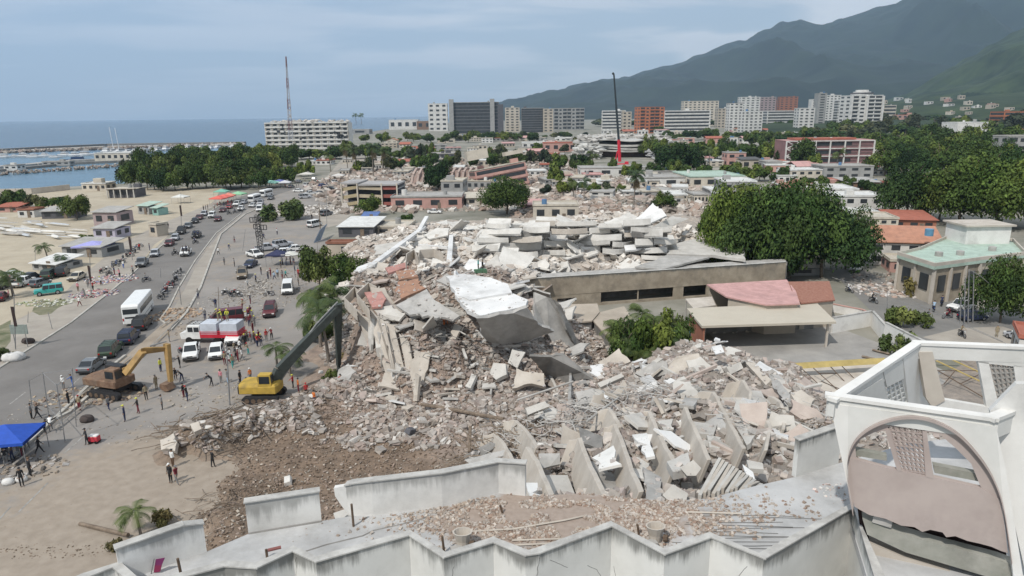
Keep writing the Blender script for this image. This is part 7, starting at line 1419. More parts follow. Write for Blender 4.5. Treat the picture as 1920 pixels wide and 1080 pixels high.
# ================= VEHICLES =================
p = G(262, 594, .012); q_ = G(300, 545); place(BUS, p, math.atan2(q_.y-p.y, q_.x-p.x), 'large white coach driving away up the avenue', 'bus', colr=bodymat(CCOL['white']))
for px, py, hx, hy, lb in ((478, 378, 430, 392, 'white minibus in the avenue queue, nearer one'), (500, 368, 450, 380, 'white minibus in the avenue queue, farther one')):
    p = G(px, py, .012); q_ = G(hx, hy); place(MBUS, p, math.atan2(q_.y-p.y, q_.x-p.x), lb, 'bus', 'minibuses', colr=bodymat(CCOL['white']))
V = [('suv', 268, 614, (320, 560), 'black', 'black van-like car right behind the white coach'), ('suv', 243, 640, (290, 590), 'navy', 'dark blue off-roader with a spare wheel, second behind the coach'), ('suv', 209, 664, (270, 600), 'green', 'dark green off-roader with a white rear, third behind the coach'), ('sedan', 173, 692, (230, 650), 'grey', 'blue-grey saloon last in the queue behind the coach'),
 ('hatch', 291, 480, (250, 525), 'silver', 'silver hatchback coming down the avenue'), ('pickup', 267, 498, (225, 540), 'grey', 'dark grey car nearest in the oncoming lane by the motorcycles'), ('sedan', 318, 460, (285, 490), 'maroon', 'maroon saloon parked at the kerb above the silver hatchback'), ('hatch', 329, 450, (300, 475), 'silver', 'pale car parked just above the maroon saloon'), ('pickup', 349, 478, (325, 505), 'white', 'white pickup carrying people on the avenue'), ('pickup', 369, 445, (345, 470), 'black', 'black pickup with people in its bed farther up the avenue'), ('suv', 340, 438, (310, 462), 'black', 'black car in the kerbside row above the pale car'), ('sedan', 353, 427, (325, 450), 'grey', 'grey saloon in the kerbside row'), ('hatch', 366, 418, (340, 440), 'black', 'dark hatchback in the kerbside row'), ('sedan', 374, 411, (350, 430), 'maroon', 'small maroon car near the top of the kerbside row'), ('hatch', 383, 404, (360, 420), 'silver', 'silver car at the top of the kerbside row'), ('jeep', 398, 408, (375, 425), 'white', 'white off-roader with a dark front at the top of the row'), ('sedan', 409, 414, (385, 435), 'maroon', 'dark maroon saloon driving down mid-avenue'), ('sedan', 418, 397, (395, 412), 'maroon', 'maroon car queued by the red tents'), ('hatch', 430, 391, (405, 405), 'red', 'red-brown car queued beside the red tents'), ('suv', 445, 386, (420, 398), 'white', 'white car queued by the green tent'), ('sedan', 457, 382, (430, 392), 'silver', 'silver saloon queued right of the green tent'), ('hatch', 452, 394, (428, 408), 'white', 'white hatchback leading the second queue'), ('sedan', 474, 388, (448, 398), 'white', 'white saloon in the middle of the queue'), ('van', 487, 396, (470, 425), 'white', 'white van coming down beside the green tree'), ('suv', 489, 384, (470, 400), 'silver', 'silver car behind the white van'), ('sedan', 508, 374, (485, 384), 'grey', 'grey saloon at the tail of the queue'),
 ('jeep', 93, 552, (60, 556), 'teal', 'teal off-roader with a white roof on the sand'), ('pickup', 45, 535, (70, 525), 'white', 'white pickup in the left sand car park'), ('pickup', 58, 528, (85, 520), 'black', 'black pickup behind the white pickup in the sand car park'), ('suv', 93, 521, (110, 510), 'green', 'dark olive off-roader in the sand car park'), ('suv', 118, 516, (130, 505), 'black', 'black off-roader in the sand car park'), ('sedan', 145, 524, (128, 532), 'beige', 'cream saloon at the right end of the sand car park'), ('suv', 6, 540, (30, 530), 'black', 'black vehicle cut by the left edge of the frame'), ('sedan', 2, 562, (20, 545), 'maroon', 'dark maroon car at the left edge below the palm'),
 ('pickup', 360, 668, (354, 690), 'white', 'white double-cab pickup parked nose down left of the white hatchback'), ('hatch', 406, 668, (400, 690), 'white', 'white hatchback with its boot open beside the crowd'), ('suv', 507, 590, (500, 610), 'maroon', 'maroon off-roader driving down beside the broken kerb'), ('van', 540, 548, (536, 570), 'white', 'white ambulance van with doors open below the umbrellas'), ('pickup', 478, 482, (500, 488), 'white', 'white pickup parked left of the white umbrellas'), ('pickup', 532, 480, (505, 482), 'white', 'white off-roader parked behind the white umbrellas'), ('sedan', 470, 500, (450, 512), 'navy', 'dark car with an open bonnet left of the blue tent'), ('suv', 530, 463, (550, 460), 'silver', 'silver car under the pylon legs'), ('van', 425, 603, (400, 606), 'maroon', 'dark maroon van behind the rescue truck'),
 ('suv', 572, 372, (600, 370), 'silver', 'silver off-roader parked above the broken wall'), ('pickup', 582, 366, (560, 368), 'white', 'white pickup beside the silver off-roader above the broken wall'), ('sedan', 560, 360, (590, 360), 'white', 'white saloon in the crowded lot, left'), ('sedan', 600, 364, (620, 362), 'grey', 'grey saloon in the crowded lot, right'), ('suv', 575, 350, (590, 345), 'white', 'white car in the upper crowded lot'), ('hatch', 605, 350, (620, 348), 'blue', 'blue hatchback in the upper crowded lot'), ('sedan', 620, 356, (640, 356), 'black', 'black saloon in the upper crowded lot'), ('suv', 628, 344, (640, 340), 'white', 'white off-roader at the top right of the crowded lot'), ('sedan', 560, 342, (575, 338), 'silver', 'silver saloon at the top left of the crowded lot'), ('hatch', 590, 338, (600, 335), 'white', 'white hatchback at the top of the crowded lot'), ('sedan', 625, 333, (640, 330), 'grey', 'grey saloon on the town lane'), ('suv', 645, 326, (655, 320), 'black', 'black off-roader on the town lane'), ('sedan', 546, 352, (560, 348), 'grey', 'dark grey saloon beside the second minibus'),
 ('sedan', 1605, 508, (1590, 520), 'white', 'white saloon parked at the rubble by the terracotta-roofed house'), ('suv', 1802, 582, (1770, 588), 'white', 'white car behind the red motorcycles on the street'), ('sedan', 1915, 640, (1890, 630), 'silver', 'silver car at the right edge above the turret'), ('sedan', 815, 400, (840, 400), 'white', 'white saloon beside the fallen cream wall in the middle distance'), ('pickup', 500, 470, (520, 468), 'silver', 'silver pickup beside the pylon foot'), ('suv', 455, 520, (450, 540), 'tan', 'tan off-roader below the car with the open bonnet'), ('sedan', 556, 470, (575, 468), 'white', 'white saloon right of the umbrella pickups'), ('van', 590, 425, (610, 420), 'white', 'white van in the dusty park'), ('suv', 612, 404, (630, 400), 'grey', 'grey off-roader above the pale-roofed pavilion'), ('suv', 440, 640, (430, 660), 'white', 'white off-roader half hidden by the front crowd'), ('sedan', 25, 520, (45, 512), 'white', 'white saloon behind the pickups on the sand'), ('hatch', 76, 536, (95, 530), 'grey', 'grey hatchback in the sand car park'),
 ('hatch', 1822, 600, (1850, 598), 'navy', 'dark car under the street tree')]
for k, px, py, hd_, c, lb in V: putcar(k, px, py, hd_, c, lb)
# row of parked motorcycles along the kerb
for i in range(13): moto(301+i*3.1+rnd.uniform(-2, 3), 562-i*4.3+rnd.uniform(-2, 2), 2.5+rnd.uniform(-.7, .7), rnd.choice(['black', 'red', 'navy', 'black']), ORD[i]+' motorcycle from the coach end in the row on the median kerb', 'motorcycles parked on the median kerb')
for i in range(12): moto(214+i*4.4+rnd.uniform(-4, 4), 500-i*3.2+rnd.uniform(-3, 3), 1.2+rnd.uniform(-1.2, 1.2), rnd.choice(['black', 'red', 'grey', 'blue']), ORD[i]+' motorcycle from the near end in the row left of the avenue', 'motorcycles parked left of the avenue')
for i, (x, y) in enumerate([(422, 552), (432, 556), (440, 552), (448, 556), (452, 512), (505, 555), (190, 512), (200, 508), (205, 516), (340, 664), (318, 676)]): moto(x, y, rnd.uniform(0, 6), rnd.choice(['black', 'red', 'white']), ['motorcycle parked first above the maroon off-roader', 'motorcycle parked second above the maroon off-roader', 'motorcycle parked third above the maroon off-roader', 'motorcycle parked fourth above the maroon off-roader', 'motorcycle beside the car with the open bonnet', 'white-lit motorcycle left of the ambulance van', 'left motorcycle by the white carport', 'middle motorcycle by the white carport', 'right motorcycle by the white carport', 'motorcycle beside the rusty excavator arm', 'motorcycle lying below the rusty excavator boom'][i])
RD = [(275, 528, 1.0, 'black', 'grey', 'navy', 'rider in a grey top in the middle of the avenue'), (1592, 548, -1.2, 'white', 'white', 'navy', 'rider on a white motorcycle by the rubble on the street'), (1637, 568, -1.2, 'black', 'black', 'black', 'rider in black behind the pinkish wall'), (1740, 600, -2.2, 'black', 'grey', 'grey', 'rider with a lit headlamp on the street'), (1750, 583, 1.1, 'blue', 'light blue', 'navy', 'rider in light blue before the white street car'), (1765, 573, 1.0, 'navy', 'navy', 'navy', 'rider in navy up the street'), (1776, 597, 3.3, 'red', 'maroon', 'black', 'rider on a red motorcycle across the street'), (1803, 632, -1.6, 'black', 'khaki', 'black', 'rider in khaki below the poles'), (329, 478, 1.0, 'black', 'black', 'black', 'rider beside the white pickup carrying people'), (367, 457, 1.1, 'black', 'navy', 'black', 'rider right behind the black pickup'), (430, 402, 1.0, 'black', 'black', 'black', 'left of three riders near the green tree'), (441, 400, 1.0, 'black', 'navy', 'black', 'middle of three riders near the green tree'), (451, 398, 1.0, 'black', 'grey', 'black', 'right of three riders near the green tree')]
for i, (x, y, a, mc, s_, t_, lb) in enumerate(RD): moto(x, y, a, mc, 'motorcycle under the '+lb.replace(' on a white motorcycle', '').replace(' on a red motorcycle', ''), 'ridden motorcycles', rider=(s_, t_, lb))
# ================= PEOPLE =================
PP = [(305, 768, 'grey', 'black', 0, 'person in grey standing alone between excavators and timber heap'), (294, 730, 'khaki', 'khaki', 0, 'person in khaki standing right of the rusty excavator'), (302, 697, 'yellow', 'navy', 0, 'person in a yellow vest beside the rusty arm'), (318, 641, 'khaki', 'grey', 0, 'person in khaki standing alone on the dusty lane'), (400, 876, 'black', 'black', 3, 'person in black stretching an arm before the timber heap'), (321, 905, 'black', 'black', 0, 'person in black standing beside the two at the dusty clearing'), (332, 908, 'maroon', 'grey', 1, 'person in camouflage-grey trousers next to the person in black'), (325, 876, 'white', 'brown', 0, 'person with a white head covering behind the pair on the dust'), (42, 912, 'black', 'black', 0, 'person in black by the white litter at the lower left'), (58, 893, 'black', 'black', 0, 'person in black to the upper right of the litter'), (164, 834, 'black', 'black', 3, 'person in black pulling a red cart'), (75, 851, 'black', 'black', 1, 'person walking behind the blue tent'), (60, 785, 'grey', 'black', 0, 'person in grey by the scaffold poles'), (72, 787, 'black', 'black', 1, 'person in black by the scaffold poles'), (120, 730, 'white', 'grey', 0, 'person in a pale shirt behind the scaffold poles'), (138, 728, 'blue', 'blue', 2, 'person in blue standing beside the person in the pale shirt'), (85, 812, 'black', 'black', 4, 'person in black bending over the broken kerb'), (96, 808, 'white', 'grey', 4, 'person in white bending over the broken kerb'), (405, 578, 'navy', 'navy', 0, 'person in navy alone beside the leaning pole'), (410, 478, 'white', 'black', 1, 'person in white crossing the median far up'), (421, 497, 'grey', 'grey', 0, 'person in grey below the person in white on the far lane'), (281, 470, 'navy', 'navy', 0, 'person at the kerb above the silver hatchback'), (338, 690, 'black', 'black', 2, 'person bending at the foot of the rusty arm, left'), (342, 715, 'black', 'navy', 4, 'person crouching at the rusty bucket, lower'), (330, 712, 'black', 'black', 4, 'person crouching at the rusty bucket, upper'), (451, 720, 'black', 'black', 0, 'person in dark clothes left of the yellow excavator'), (398, 724, 'black', 'black', 4, 'person stooping over something dark on the plaza'), (415, 718, 'pink', 'grey', 0, 'person in a pinkish shirt, left of the pair near the timber heap'), (427, 718, 'grey', 'light blue', 0, 'person in grey, right of the pair near the timber heap'), (814, 642, 'black', 'navy', 1, 'dark-clad person walking in the mound valley', 5), (832, 612, 'red', 'orange', 4, 'person in red bending under the white slab', 6), (836, 608, 'orange', 'orange', 4, 'person in bright orange beside the person in red', 6.3), (905, 511, 'black', 'black', 0, 'person in black standing on the crest beside the green sheet', 10.6), (897, 509, 'teal', 'black', 0, 'person in green on the crest beside the person in black', 10.5), (657, 712, 'black', 'black', 0, 'person in black at the foot of the torn curtain wall'), (660, 645, 'khaki', 'khaki', 0, 'soldier-like person in khaki among the left debris'), (535, 700, 'grey', 'grey', 1, 'person in grey under the dark excavator arm'), (540, 690, 'red', 'red', 2, 'person in red right under the dark arm'), (530, 688, 'maroon', 'red', 0, 'person in maroon and red under the dark arm'), (1868, 632, 'khaki', 'khaki', 0, 'person standing on the street near the silver car at right'), (560, 536, 'black', 'black', 0, 'person in black holding the ambulance door'), (308, 430, 'black', 'black', 0, 'left person beside the sand-coloured kiosk'), (316, 429, 'black', 'grey', 0, 'right person beside the sand-coloured kiosk'), (382, 395, 'black', 'black', 0, 'left of three people on the upper sand'), (386, 394, 'navy', 'black', 0, 'middle of three people on the upper sand'), (390, 393, 'black', 'black', 0, 'right of three people on the upper sand'), (18, 560, 'pink', 'grey', 0, 'person in pink by the bushy palm'), (147, 546, 'pink', 'brown', 0, 'person in pink left of the clothes piles'), (166, 540, 'grey', 'grey', 0, 'person in grey under the second banner'), (232, 503, 'white', 'blue', 0, 'person in white beside the motorcycle row'), (571, 400, 'black', 'black', 0, 'person in black by the green tree near the road sign'), (585, 412, 'black', 'black', 0, 'person in black on the dusty park path')]
for t in PP:
    px, py, s_, t_, po, lb = t[:6]; z = t[6] if len(t) > 6 else 0
    person(G(px, py, z+.012), rnd.uniform(0, 6.28), s_, t_, lb, po, rnd.choice(['black', 'black', 'brown', 'white', 'grey']))
def crowd(where, pts, cols, tcols=('black', 'navy', 'maroon', 'grey')):
    for i, (x, y) in enumerate(sorted(pts)):
        c, t = rnd.choice(cols), rnd.choice(tcols)
        person(G(x, y, .012), rnd.uniform(0, 6.28), c, t, 'person in %s, %s from the left %s' % (c, ORD[i], where), rnd.choice([0, 0, 1, 2, 3]), rnd.choice(['red', 'black', 'yellow', 'black', 'white']), 'people '+where)
crowd('in the line right of the rescue truck', [(464, 640), (471, 645), (478, 643), (486, 640), (490, 648), (500, 640), (510, 637), (475, 625), (468, 612), (460, 650), (483, 650)], ['maroon', 'red', 'maroon', 'black', 'brown'])
crowd('in the front crowd beside the white hatchback', [(422, 684), (430, 686), (437, 690), (427, 672), (447, 678), (455, 677), (466, 665), (440, 665), (450, 660), (443, 674), (434, 678)], ['red', 'maroon', 'khaki', 'black', 'white'], ('teal', 'black', 'maroon', 'grey'))
crowd('in the group behind the rescue truck', [(462, 604), (470, 608), (466, 598), (474, 602), (456, 600), (478, 612), (470, 594)], ['khaki', 'grey', 'maroon', 'white'])
crowd('in the group above the ambulance van', [(503, 524), (508, 520), (515, 525), (521, 520), (530, 524), (536, 522), (553, 508), (560, 520), (566, 526), (572, 520), (577, 524), (583, 519)], ['teal', 'black', 'maroon', 'light blue', 'grey', 'red'])
crowd('under and beside the white umbrellas', [(530, 497), (537, 498), (545, 496), (551, 498), (527, 503), (565, 484), (569, 480)], ['black', 'navy', 'grey', 'white'])
crowd('under the blue tent at the left edge', [(8, 850), (16, 858), (24, 862), (34, 850), (44, 856), (12, 872), (52, 845)], ['black', 'navy', 'teal', 'brown'])
crowd('around the avenue-end market', [(548, 340), (553, 345), (540, 346), (535, 352), (560, 350), (566, 344), (572, 340), (530, 345), (556, 352), (580, 344), (588, 350), (596, 344), (604, 342), (612, 348), (618, 342)], ['black', 'navy', 'grey', 'white', 'red'])
crowd('around the dark arm of the yellow excavator', [(560, 735), (550, 728), (470, 715), (462, 735), (575, 745), (590, 760), (640, 730), (670, 740)], ['black', 'khaki', 'red', 'orange'])
crowd('on the plaza behind the post frame', [(130, 760), (150, 770), (205, 770), (235, 790), (260, 775), (275, 750), (345, 745), (352, 752)], ['black', 'navy', 'grey', 'khaki', 'white'])
crowd('along the far lane and median', [(372, 560), (385, 600), (395, 610), (430, 590), (455, 580), (470, 570), (465, 540), (480, 530), (490, 515), (440, 500), (430, 470), (440, 455), (495, 450), (520, 440)], ['black', 'grey', 'navy', 'white', 'khaki'])
crowd('on the left pavement by the clothes piles', [(160, 560), (175, 545), (190, 535), (215, 515), (150, 575), (262, 470), (250, 515), (225, 520)], ['white', 'red', 'navy', 'grey', 'pink'])
crowd('around the red tents', [(408, 388), (413, 386), (420, 387), (428, 384), (402, 392), (435, 383)], ['black', 'red', 'white'])
for i, (dx, px, py) in enumerate([(0, 344, 468), (0, 350, 466), (0, 355, 468), (0, 366, 436), (0, 372, 437)]):
    person(G(px, py+8, .9), rnd.uniform(0, 6), rnd.choice(['black', 'navy', 'grey']), 'black', 'person riding in the bed of the %s, %s from the left' % (('white pickup', ORD[i]) if i < 3 else ('black pickup', ORD[i-3])), 0, group='people in pickup beds')
# ================= MACHINES AND STREET OBJECTS =================
def crawler(root, L_, W_, mat):
    for s in (-1, 1):
        b = MB(); n = 18; rings = []
        prof = []
        for k in range(n):
            a = 6.283*k/n; prof.append((math.cos(a)*.42+(L_/2-.42)*(1 if math.cos(a) > 0 else -1), math.sin(a)*.42+.44))
        b.loft([[(x, s*W_/2-.3, z) for x, z in prof], [(x, s*W_/2+.3, z) for x, z in prof]]); t = b.build('track', mat, root)
        b = MB()
        for k in range(5): x = -L_/2+.6+(L_-1.2)*k/4; b.tube((x, s*W_/2-.33, .42), (x, s*W_/2+.33, .42), .26, 10)
        b.build('rollers', m_steel, t)
    b = MB(); b.box((0, 0, .75), (L_*.5, W_-.5, .4)); b.build('undercarriage', mat, root)
def segbox(b, p, q, w_, h0, h1=None, side=Vector((0, 1, 0))):
    h1 = h1 or h0; d = (q-p).normalized(); up = d.cross(side).normalized(); r = []
    for c, h_ in ((p, h0), (q, h1)): r.append([c+side*w_/2+up*h_/2, c-side*w_/2+up*h_/2, c-side*w_/2-up*h_/2, c+side*w_/2-up*h_/2])
    b.loft(r)
m_yel = M('excavator_yellow', (.46, .31, .06), .7, .15, 1.5, stain=.6); m_rust = M('excavator_old_orange', (.15, .085, .055), .9, c2=(.25, .17, .115), scale=1.5, stain=.6); m_dkst = M('dark_arm_steel', (.055, .065, .06), .55, .2, 2, stain=.1); m_ochre = M('ochre_arm', (.36, .23, .09), .8, .15, 1.5, stain=.5)
# yellow excavator: slewing frame built in world axes, boom towards the photo points
o0 = G(497, 748); ex = empty('excavator', o0, 0, 'yellow excavator with a long dark high-reach arm stretched over the rubble', 'excavator')
crawler(ex, 3.9, 2.6, m_trim)
b = MB(); b.loft([[Vector((x*k, y*k2, z)) for x, y in ((-2.2, -1.3), (1.7, -1.35), (1.9, -.6), (1.9, .6), (1.7, 1.35), (-2.2, 1.3), (-2.5, .7), (-2.5, -.7))] for k, k2, z in ((1, 1, 1.1), (1, 1, 1.9), (.93, .9, 2.15))]); b.build('engine_housing', m_yel, ex, bevel=.05)
b = MB(); b.box((-1.6, 0, 1.5), (1.6, 2.5, .9)); b.build('counterweight', m_trim, ex, bevel=.08)
b = MB(); b.box((.6, -.85, 2.65), (1.5, .95, 1.3), taper=.88); cb_ = b.build('cab', m_yel, ex, bevel=.04)
for c, d in (((.6, -1.32, 2.7), (1.1, .06, .8)), ((1.33, -.85, 2.7), (.06, .75, .9)), ((-.13, -.85, 2.8), (.06, .7, .6))): b = MB(); b.box(c, d); b.build('cab_window', m_glass, cb_)
foot = K(510, 722, o0.y)-o0; knee = K(634, 577, o0.y+5.5)-o0; tip = K(636, 700, o0.y+7)-o0; tip.z = max(tip.z, 1.2)
sd_ = (knee-foot); sd_.z = 0; sd_ = Vector((-sd_.y, sd_.x, 0)).normalized()
mid = foot.lerp(knee, .12)+Vector((0, 0, .6)); b = MB(); segbox(b, foot, mid, .7, .9, 1.2, sd_); segbox(b, mid, knee, .65, 1.2, .75, sd_); b.build('boom', m_dkst, ex, bevel=.03)
b = MB(); b.tube(foot+Vector((.3, 0, -.4)), mid.lerp(knee, .3)+Vector((0, 0, -.4)), .13, 8); b.build('boom_cylinder', m_wire, ex)
b = MB(); segbox(b, knee+(knee-tip)*.06, tip, .5, .9, .45, sd_); b.build('stick', m_dkst, ex, bevel=.03)
b = MB(); b.tube(mid.lerp(knee, .62)+Vector((0, 0, .75)), knee+Vector((0, 0, .7)), .1, 8); b.tube(mid.lerp(knee, .62)+Vector((0, 0, .75)), mid.lerp(knee, .5)+Vector((0, 0, .5)), .1, 8); b.build('stick_cylinder', m_wire, ex)
b = MB(); b.tube(tip, tip+Vector((0, 0, -.9)), .22, 8); b.loft([[tip+Vector((x*.5, y*.5, -.7)) for x, y in ((-1, -.7), (1, -.7), (1, .7), (-1, .7))], [tip+Vector((x*.6-.2, y*.7, -1.5)) for x, y in ((-1, -.7), (.6, -.7), (.6, .7), (-1, .7))]]); b.build('grapple', m_dkst, ex)
# old rusty excavator
o1 = G(218, 738); e2 = empty('excavator', o1, R(-18), 'old rusty orange excavator on tracks beside the broken kerb', 'excavator')
crawler(e2, 4.4, 3.0, m_trim)
b = MB(); b.loft([[Vector((x, y, z)) for x, y in ((-3.1, -1.4), (1.6, -1.45), (1.8, 0), (1.6, 1.45), (-3.1, 1.4), (-3.4, 0))] for z in (1.2, 2.1)]); b.build('engine_housing', m_rust, e2, bevel=.12)
b = MB(); b.box((-.2, .7, 2.7), (2.6, 1.1, 1.1), taper=.85); b.build('engine_cover', m_trim, e2, bevel=.05)
b = MB(); b.box((1.0, -.85, 2.7), (1.6, 1.1, 1.5), taper=.85); c_ = b.build('cab', m_rust, e2, bevel=.05)
b = MB(); b.box((1.75, -.85, 2.8), (.08, .8, .9)); b.build('cab_window', m_glass, c_); b = MB(); b.box((1.0, -1.37, 2.8), (1.1, .08, .8)); b.build('cab_window', m_glass, c_)
b = MB(); b.box((.9, .8, 2.6), (.5, .8, .8)); b.build('battery_box', m_ochre, e2)
iv = Matrix.Rotation(R(18), 3, 'Z'); f = lambda v: iv @ (v-o1)
k0, k1, k2, k3 = f(K(236, 700, o1.y-1.2)), f(K(268, 658, o1.y-.2)), f(K(314, 654, o1.y+1.2)), f(K(322, 728, o1.y+.6))
S2 = Vector((.35, .93, 0)).normalized(); b = MB(); segbox(b, k0, k1, .5, .9, .9, S2); segbox(b, k1, k2, .5, .9, .6, S2); b.build('boom', m_ochre, e2, bevel=.03)
b = MB(); segbox(b, k2+Vector((0, 0, .6)), k3+Vector((0, 0, .8)), .45, 1.0, .5, S2); b.build('stick', m_ochre, e2, bevel=.03)
b = MB(); b.tube(k1.lerp(k2, .3)+Vector((0, 0, .5)), k2+Vector((0, 0, .9)), .09, 8); b.build('stick_cylinder', m_wire, e2)
b = MB(); bc = Vector((k3.x-.4, k3.y, .1)); b.loft([[bc+Vector((math.cos(t)*.75*s_, y, .55+math.sin(t)*.55*s_)) for t in (2.6, 3.3, 4.0, 4.7, 5.4)]+[bc+Vector((.1, y, .75))] for s_, y in ((1, -.6), (1, .6))]); b.build('bucket', m_rust, e2)
# rescue truck
p = G(402, 640); rz = math.atan2((G(360, 640)-p).y, (G(360, 640)-p).x); tr = empty('rescue_truck', p, rz, 'white and red rescue truck with lockers and people on top, amid the crowd', 'truck')
b = MB(); b.loft([[(x, y, z) for x, z in ((2.0, .7), (4.0, .7), (4.15, 1.5), (3.3, 1.75), (3.0, 2.6), (1.3, 2.6), (1.3, .7))] for y in (-1.15, 1.15)]); b.build('cab', M('truck_white', (.7, .7, .68), .4), tr, bevel=.04)
for s in (-1, 1):
    for x in (1.75, 2.6): b = MB(); b.box((x, s*1.15, 2.05), (.7, .05, .65)); b.build('side_window', m_glass, tr)
b = MB(); b.box((3.2, 0, 2.15), (.12, 1.9, .6), rot=Matrix.Rotation(-.33, 3, 'Y')); b.build('windscreen', m_glass, tr)
for x0, x1 in ((-1.1, 1.2), (-3.9, -1.5)): 
    b = MB(); b.box(((x0+x1)/2, 0, 2.1), (x1-x0, 2.4, 1.6)); b.build('locker', M('locker_grey', (.50, .53, .58), .5), tr, bevel=.03)
b = MB(); b.box((-1.35, 0, 1.15), (5.3, 2.44, .5)); b.build('chassis_panel', M('truck_red', (.5, .03, .05), .4), tr)
for z in (1.55, 1.75): b = MB(); b.box((-1.35, 0, z), (5.32, 2.46, .09)); b.build('stripe', M('truck_red', (.5, .03, .05)), tr)
for x in (2.9, -1.0, -2.9):
    for s in (-1, 1): b = MB(); b.tube((x, s*1.05-.15, .5), (x, s*1.05+.15, .5), .5, 14); b.build('wheel', m_tyre, tr)
b = MB()
for y in (-.8, -.3, .3, .8): b.tube((1.4, y, 2.75), (3.2, y, 2.75), .035, 5)
for x in (1.5, 2.3, 3.1): b.tube((x, -.8, 2.75), (x, .8, 2.75), .035, 5)
b.build('roof_rack', m_trim, tr)
for i, (dx, c) in enumerate(((-1.4, 'yellow'), (-.9, 'khaki'), (-2.2, 'yellow'))):
    q = p+Vector((math.cos(rz)*dx, math.sin(rz)*dx, 2.9)); person(q, rnd.uniform(0, 6), c, 'khaki', ['person in yellow standing on the rescue truck, middle', 'person in khaki standing on the rescue truck, left', 'person in yellow standing on the rescue truck, right'][i], 2, 'yellow')
# tents and umbrellas
def tent(px, py, w_, h_, c, label, d_=3, name='canopy_tent', peak=.9):
    p = G(px, py); r_ = empty(name, p, R(rnd.uniform(-12, 12)), label, 'tent'); mt = pal(c, .7); x, y = w_/2, d_/2
    b = MB(); t = (0, 0, h_+peak); c4 = [(-x, -y, h_), (x, -y, h_), (x, y, h_), (-x, y, h_)]
    for i in range(4): b.quad(c4[i], c4[(i+1) % 4], t)
    b.quad(*c4); b.build('cloth', mt, r_)
    for i in range(4): a, e = c4[i], c4[(i+1) % 4]; b = MB(); b.prism([(a[0], a[1], h_), (e[0], e[1], h_), (e[0], e[1], h_-.28), (a[0], a[1], h_-.28)], (0, .01, 0)); b.build('valance', mt, r_)
    for q in c4: b = MB(); b.tube((q[0]*.97, q[1]*.97, 0), (q[0]*.97, q[1]*.97, h_-.005), .035, 5); b.build('pole', m_wire, r_)
    return r_
tent(22, 862, 4.6, 2.5, (.02, .08, .42), 'bright blue canopy tent at the left edge of the frame', 4.2, peak=1.0)
for a in (('sand', 340, 381, 5, (.6, .6, .56), 'white tent on the upper sand by the park'), ('r', 411, 384, 5, (.62, .13, .10), 'left red tent beside the avenue queue'), ('r', 421, 381, 5, (.62, .14, .11), 'middle red tent beside the avenue queue'), ('r', 430, 378, 4.5, (.62, .22, .16), 'pinkish right tent of the red ones'), ('g', 448, 375, 5, (.25, .50, .30), 'pale green tent at the end of the red tents'), ('g', 417, 370, 5, (.18, .42, .32), 'green tent behind the red tents'), ('m', 508, 352, 7, (.28, .55, .45), 'mint green market tent at the avenue end'), ('m', 525, 350, 6, (.12, .14, .34), 'navy market tent right of the mint green one'), ('m', 535, 352, 5, (.55, .55, .56), 'white market tent right of the navy one'), ('m', 575, 335, 7, (.55, .53, .48), 'off-white tent over the crowded lot'), ('m', 635, 338, 6, (.55, .53, .50), 'off-white tent at the right of the crowded lot'), ('b', 178, 478, 7, (.33, .33, .62), 'lilac-blue tent over the bar hut'), ('b', 522, 497, 4, (.025, .03, .08), 'low dark blue tent left of the white umbrellas')): tent(a[1], a[2], a[3], 2.4, a[4], a[5], a[3]*.8)
def umbrella(px, py, c, label):
    p = G(px, py); r_ = empty('umbrella', p, 0, label, 'umbrella', 'white umbrellas'); b = MB(); n = 10; t = Vector((0, 0, 2.9)); ring_ = [Vector((math.cos(6.283*k/n)*1.9, math.sin(6.283*k/n)*1.9, 2.2)) for k in range(n)]
    for i in range(n): b.quad(ring_[i], ring_[(i+1) % n], t)
    b.quad(*ring_); b.build('cloth', pal(c, .7), r_); b = MB(); b.tube((0, 0, 0), (0, 0, 2.85), .03, 5); b.build('pole', m_wire, r_)
umbrella(527, 496, (.55, .55, .5), 'left white umbrella beside the parked pickups'); umbrella(546, 496, (.55, .55, .5), 'right white umbrella beside the parked pickups')
# banner poles, lamps, signs
def pole(px, py, ty, label, r=.07, tx=None, name='pole', cat='pole', arm=None, mat=None, group=None):
    p = G(px, py); t = K(tx if tx else px, ty, p.y); r_ = empty(name, p, 0, label, cat, group); b = MB(); b.tube((0, 0, 0), t-p, r, 7, r*.7); b.build('shaft', mat or m_wire, r_)
    if arm:
        b = MB(); a0 = t-p; a1 = K(arm[0], arm[1], p.y)-p; b.path([a0, a0.lerp(a1, .4)+Vector((0, 0, .25)), a1], .05, 5); b.build('arm', m_wire, r_); b = MB(); b.box(a1, (.7, .25, .14)); b.build('lamp_head', m_conc, r_)
    return r_
for px, py, y0, y1, x, wpx, lb in ((29, 655, 575, 612, 26, 13, 'dark banner on the pole with the grey road sign, lower left'), (171, 552, 498, 528, 168, 9, 'dark banner on the pole above the clothes piles'), (248, 488, 444, 470, 244, 8, 'dark banner on the pole left of the silver hatchback'), (340, 432, 385, 405, 339, 6, 'dark banner on the far pole by the avenue')):
    q = pole(px, py, y0-24, 'lamp post carrying a '+lb, .07, x, 'banner_post', 'banner post', group='banner posts'); p = q.location; a, c = K(x-wpx/2, y0, p.y-.1)-p, K(x+wpx/2, y1, p.y-.1)-p
    b = MB(); b.box((a+c)/2, (abs(c.x-a.x), .06, abs(a.z-c.z))); b.build('banner', M('banner_dark', (.045, .03, .028), .8), q)
q = empty('road_sign', G(38, 650), 0, 'grey-green road sign panel on two legs at the lower left', 'sign'); p = q.location; a, c = K(17, 609, p.y)-p, K(53, 626, p.y)-p; b = MB(); b.box((a+c)/2, (c.x-a.x, .08, a.z-c.z)); b.build('sign_panel', pal((.24, .28, .26)), q)
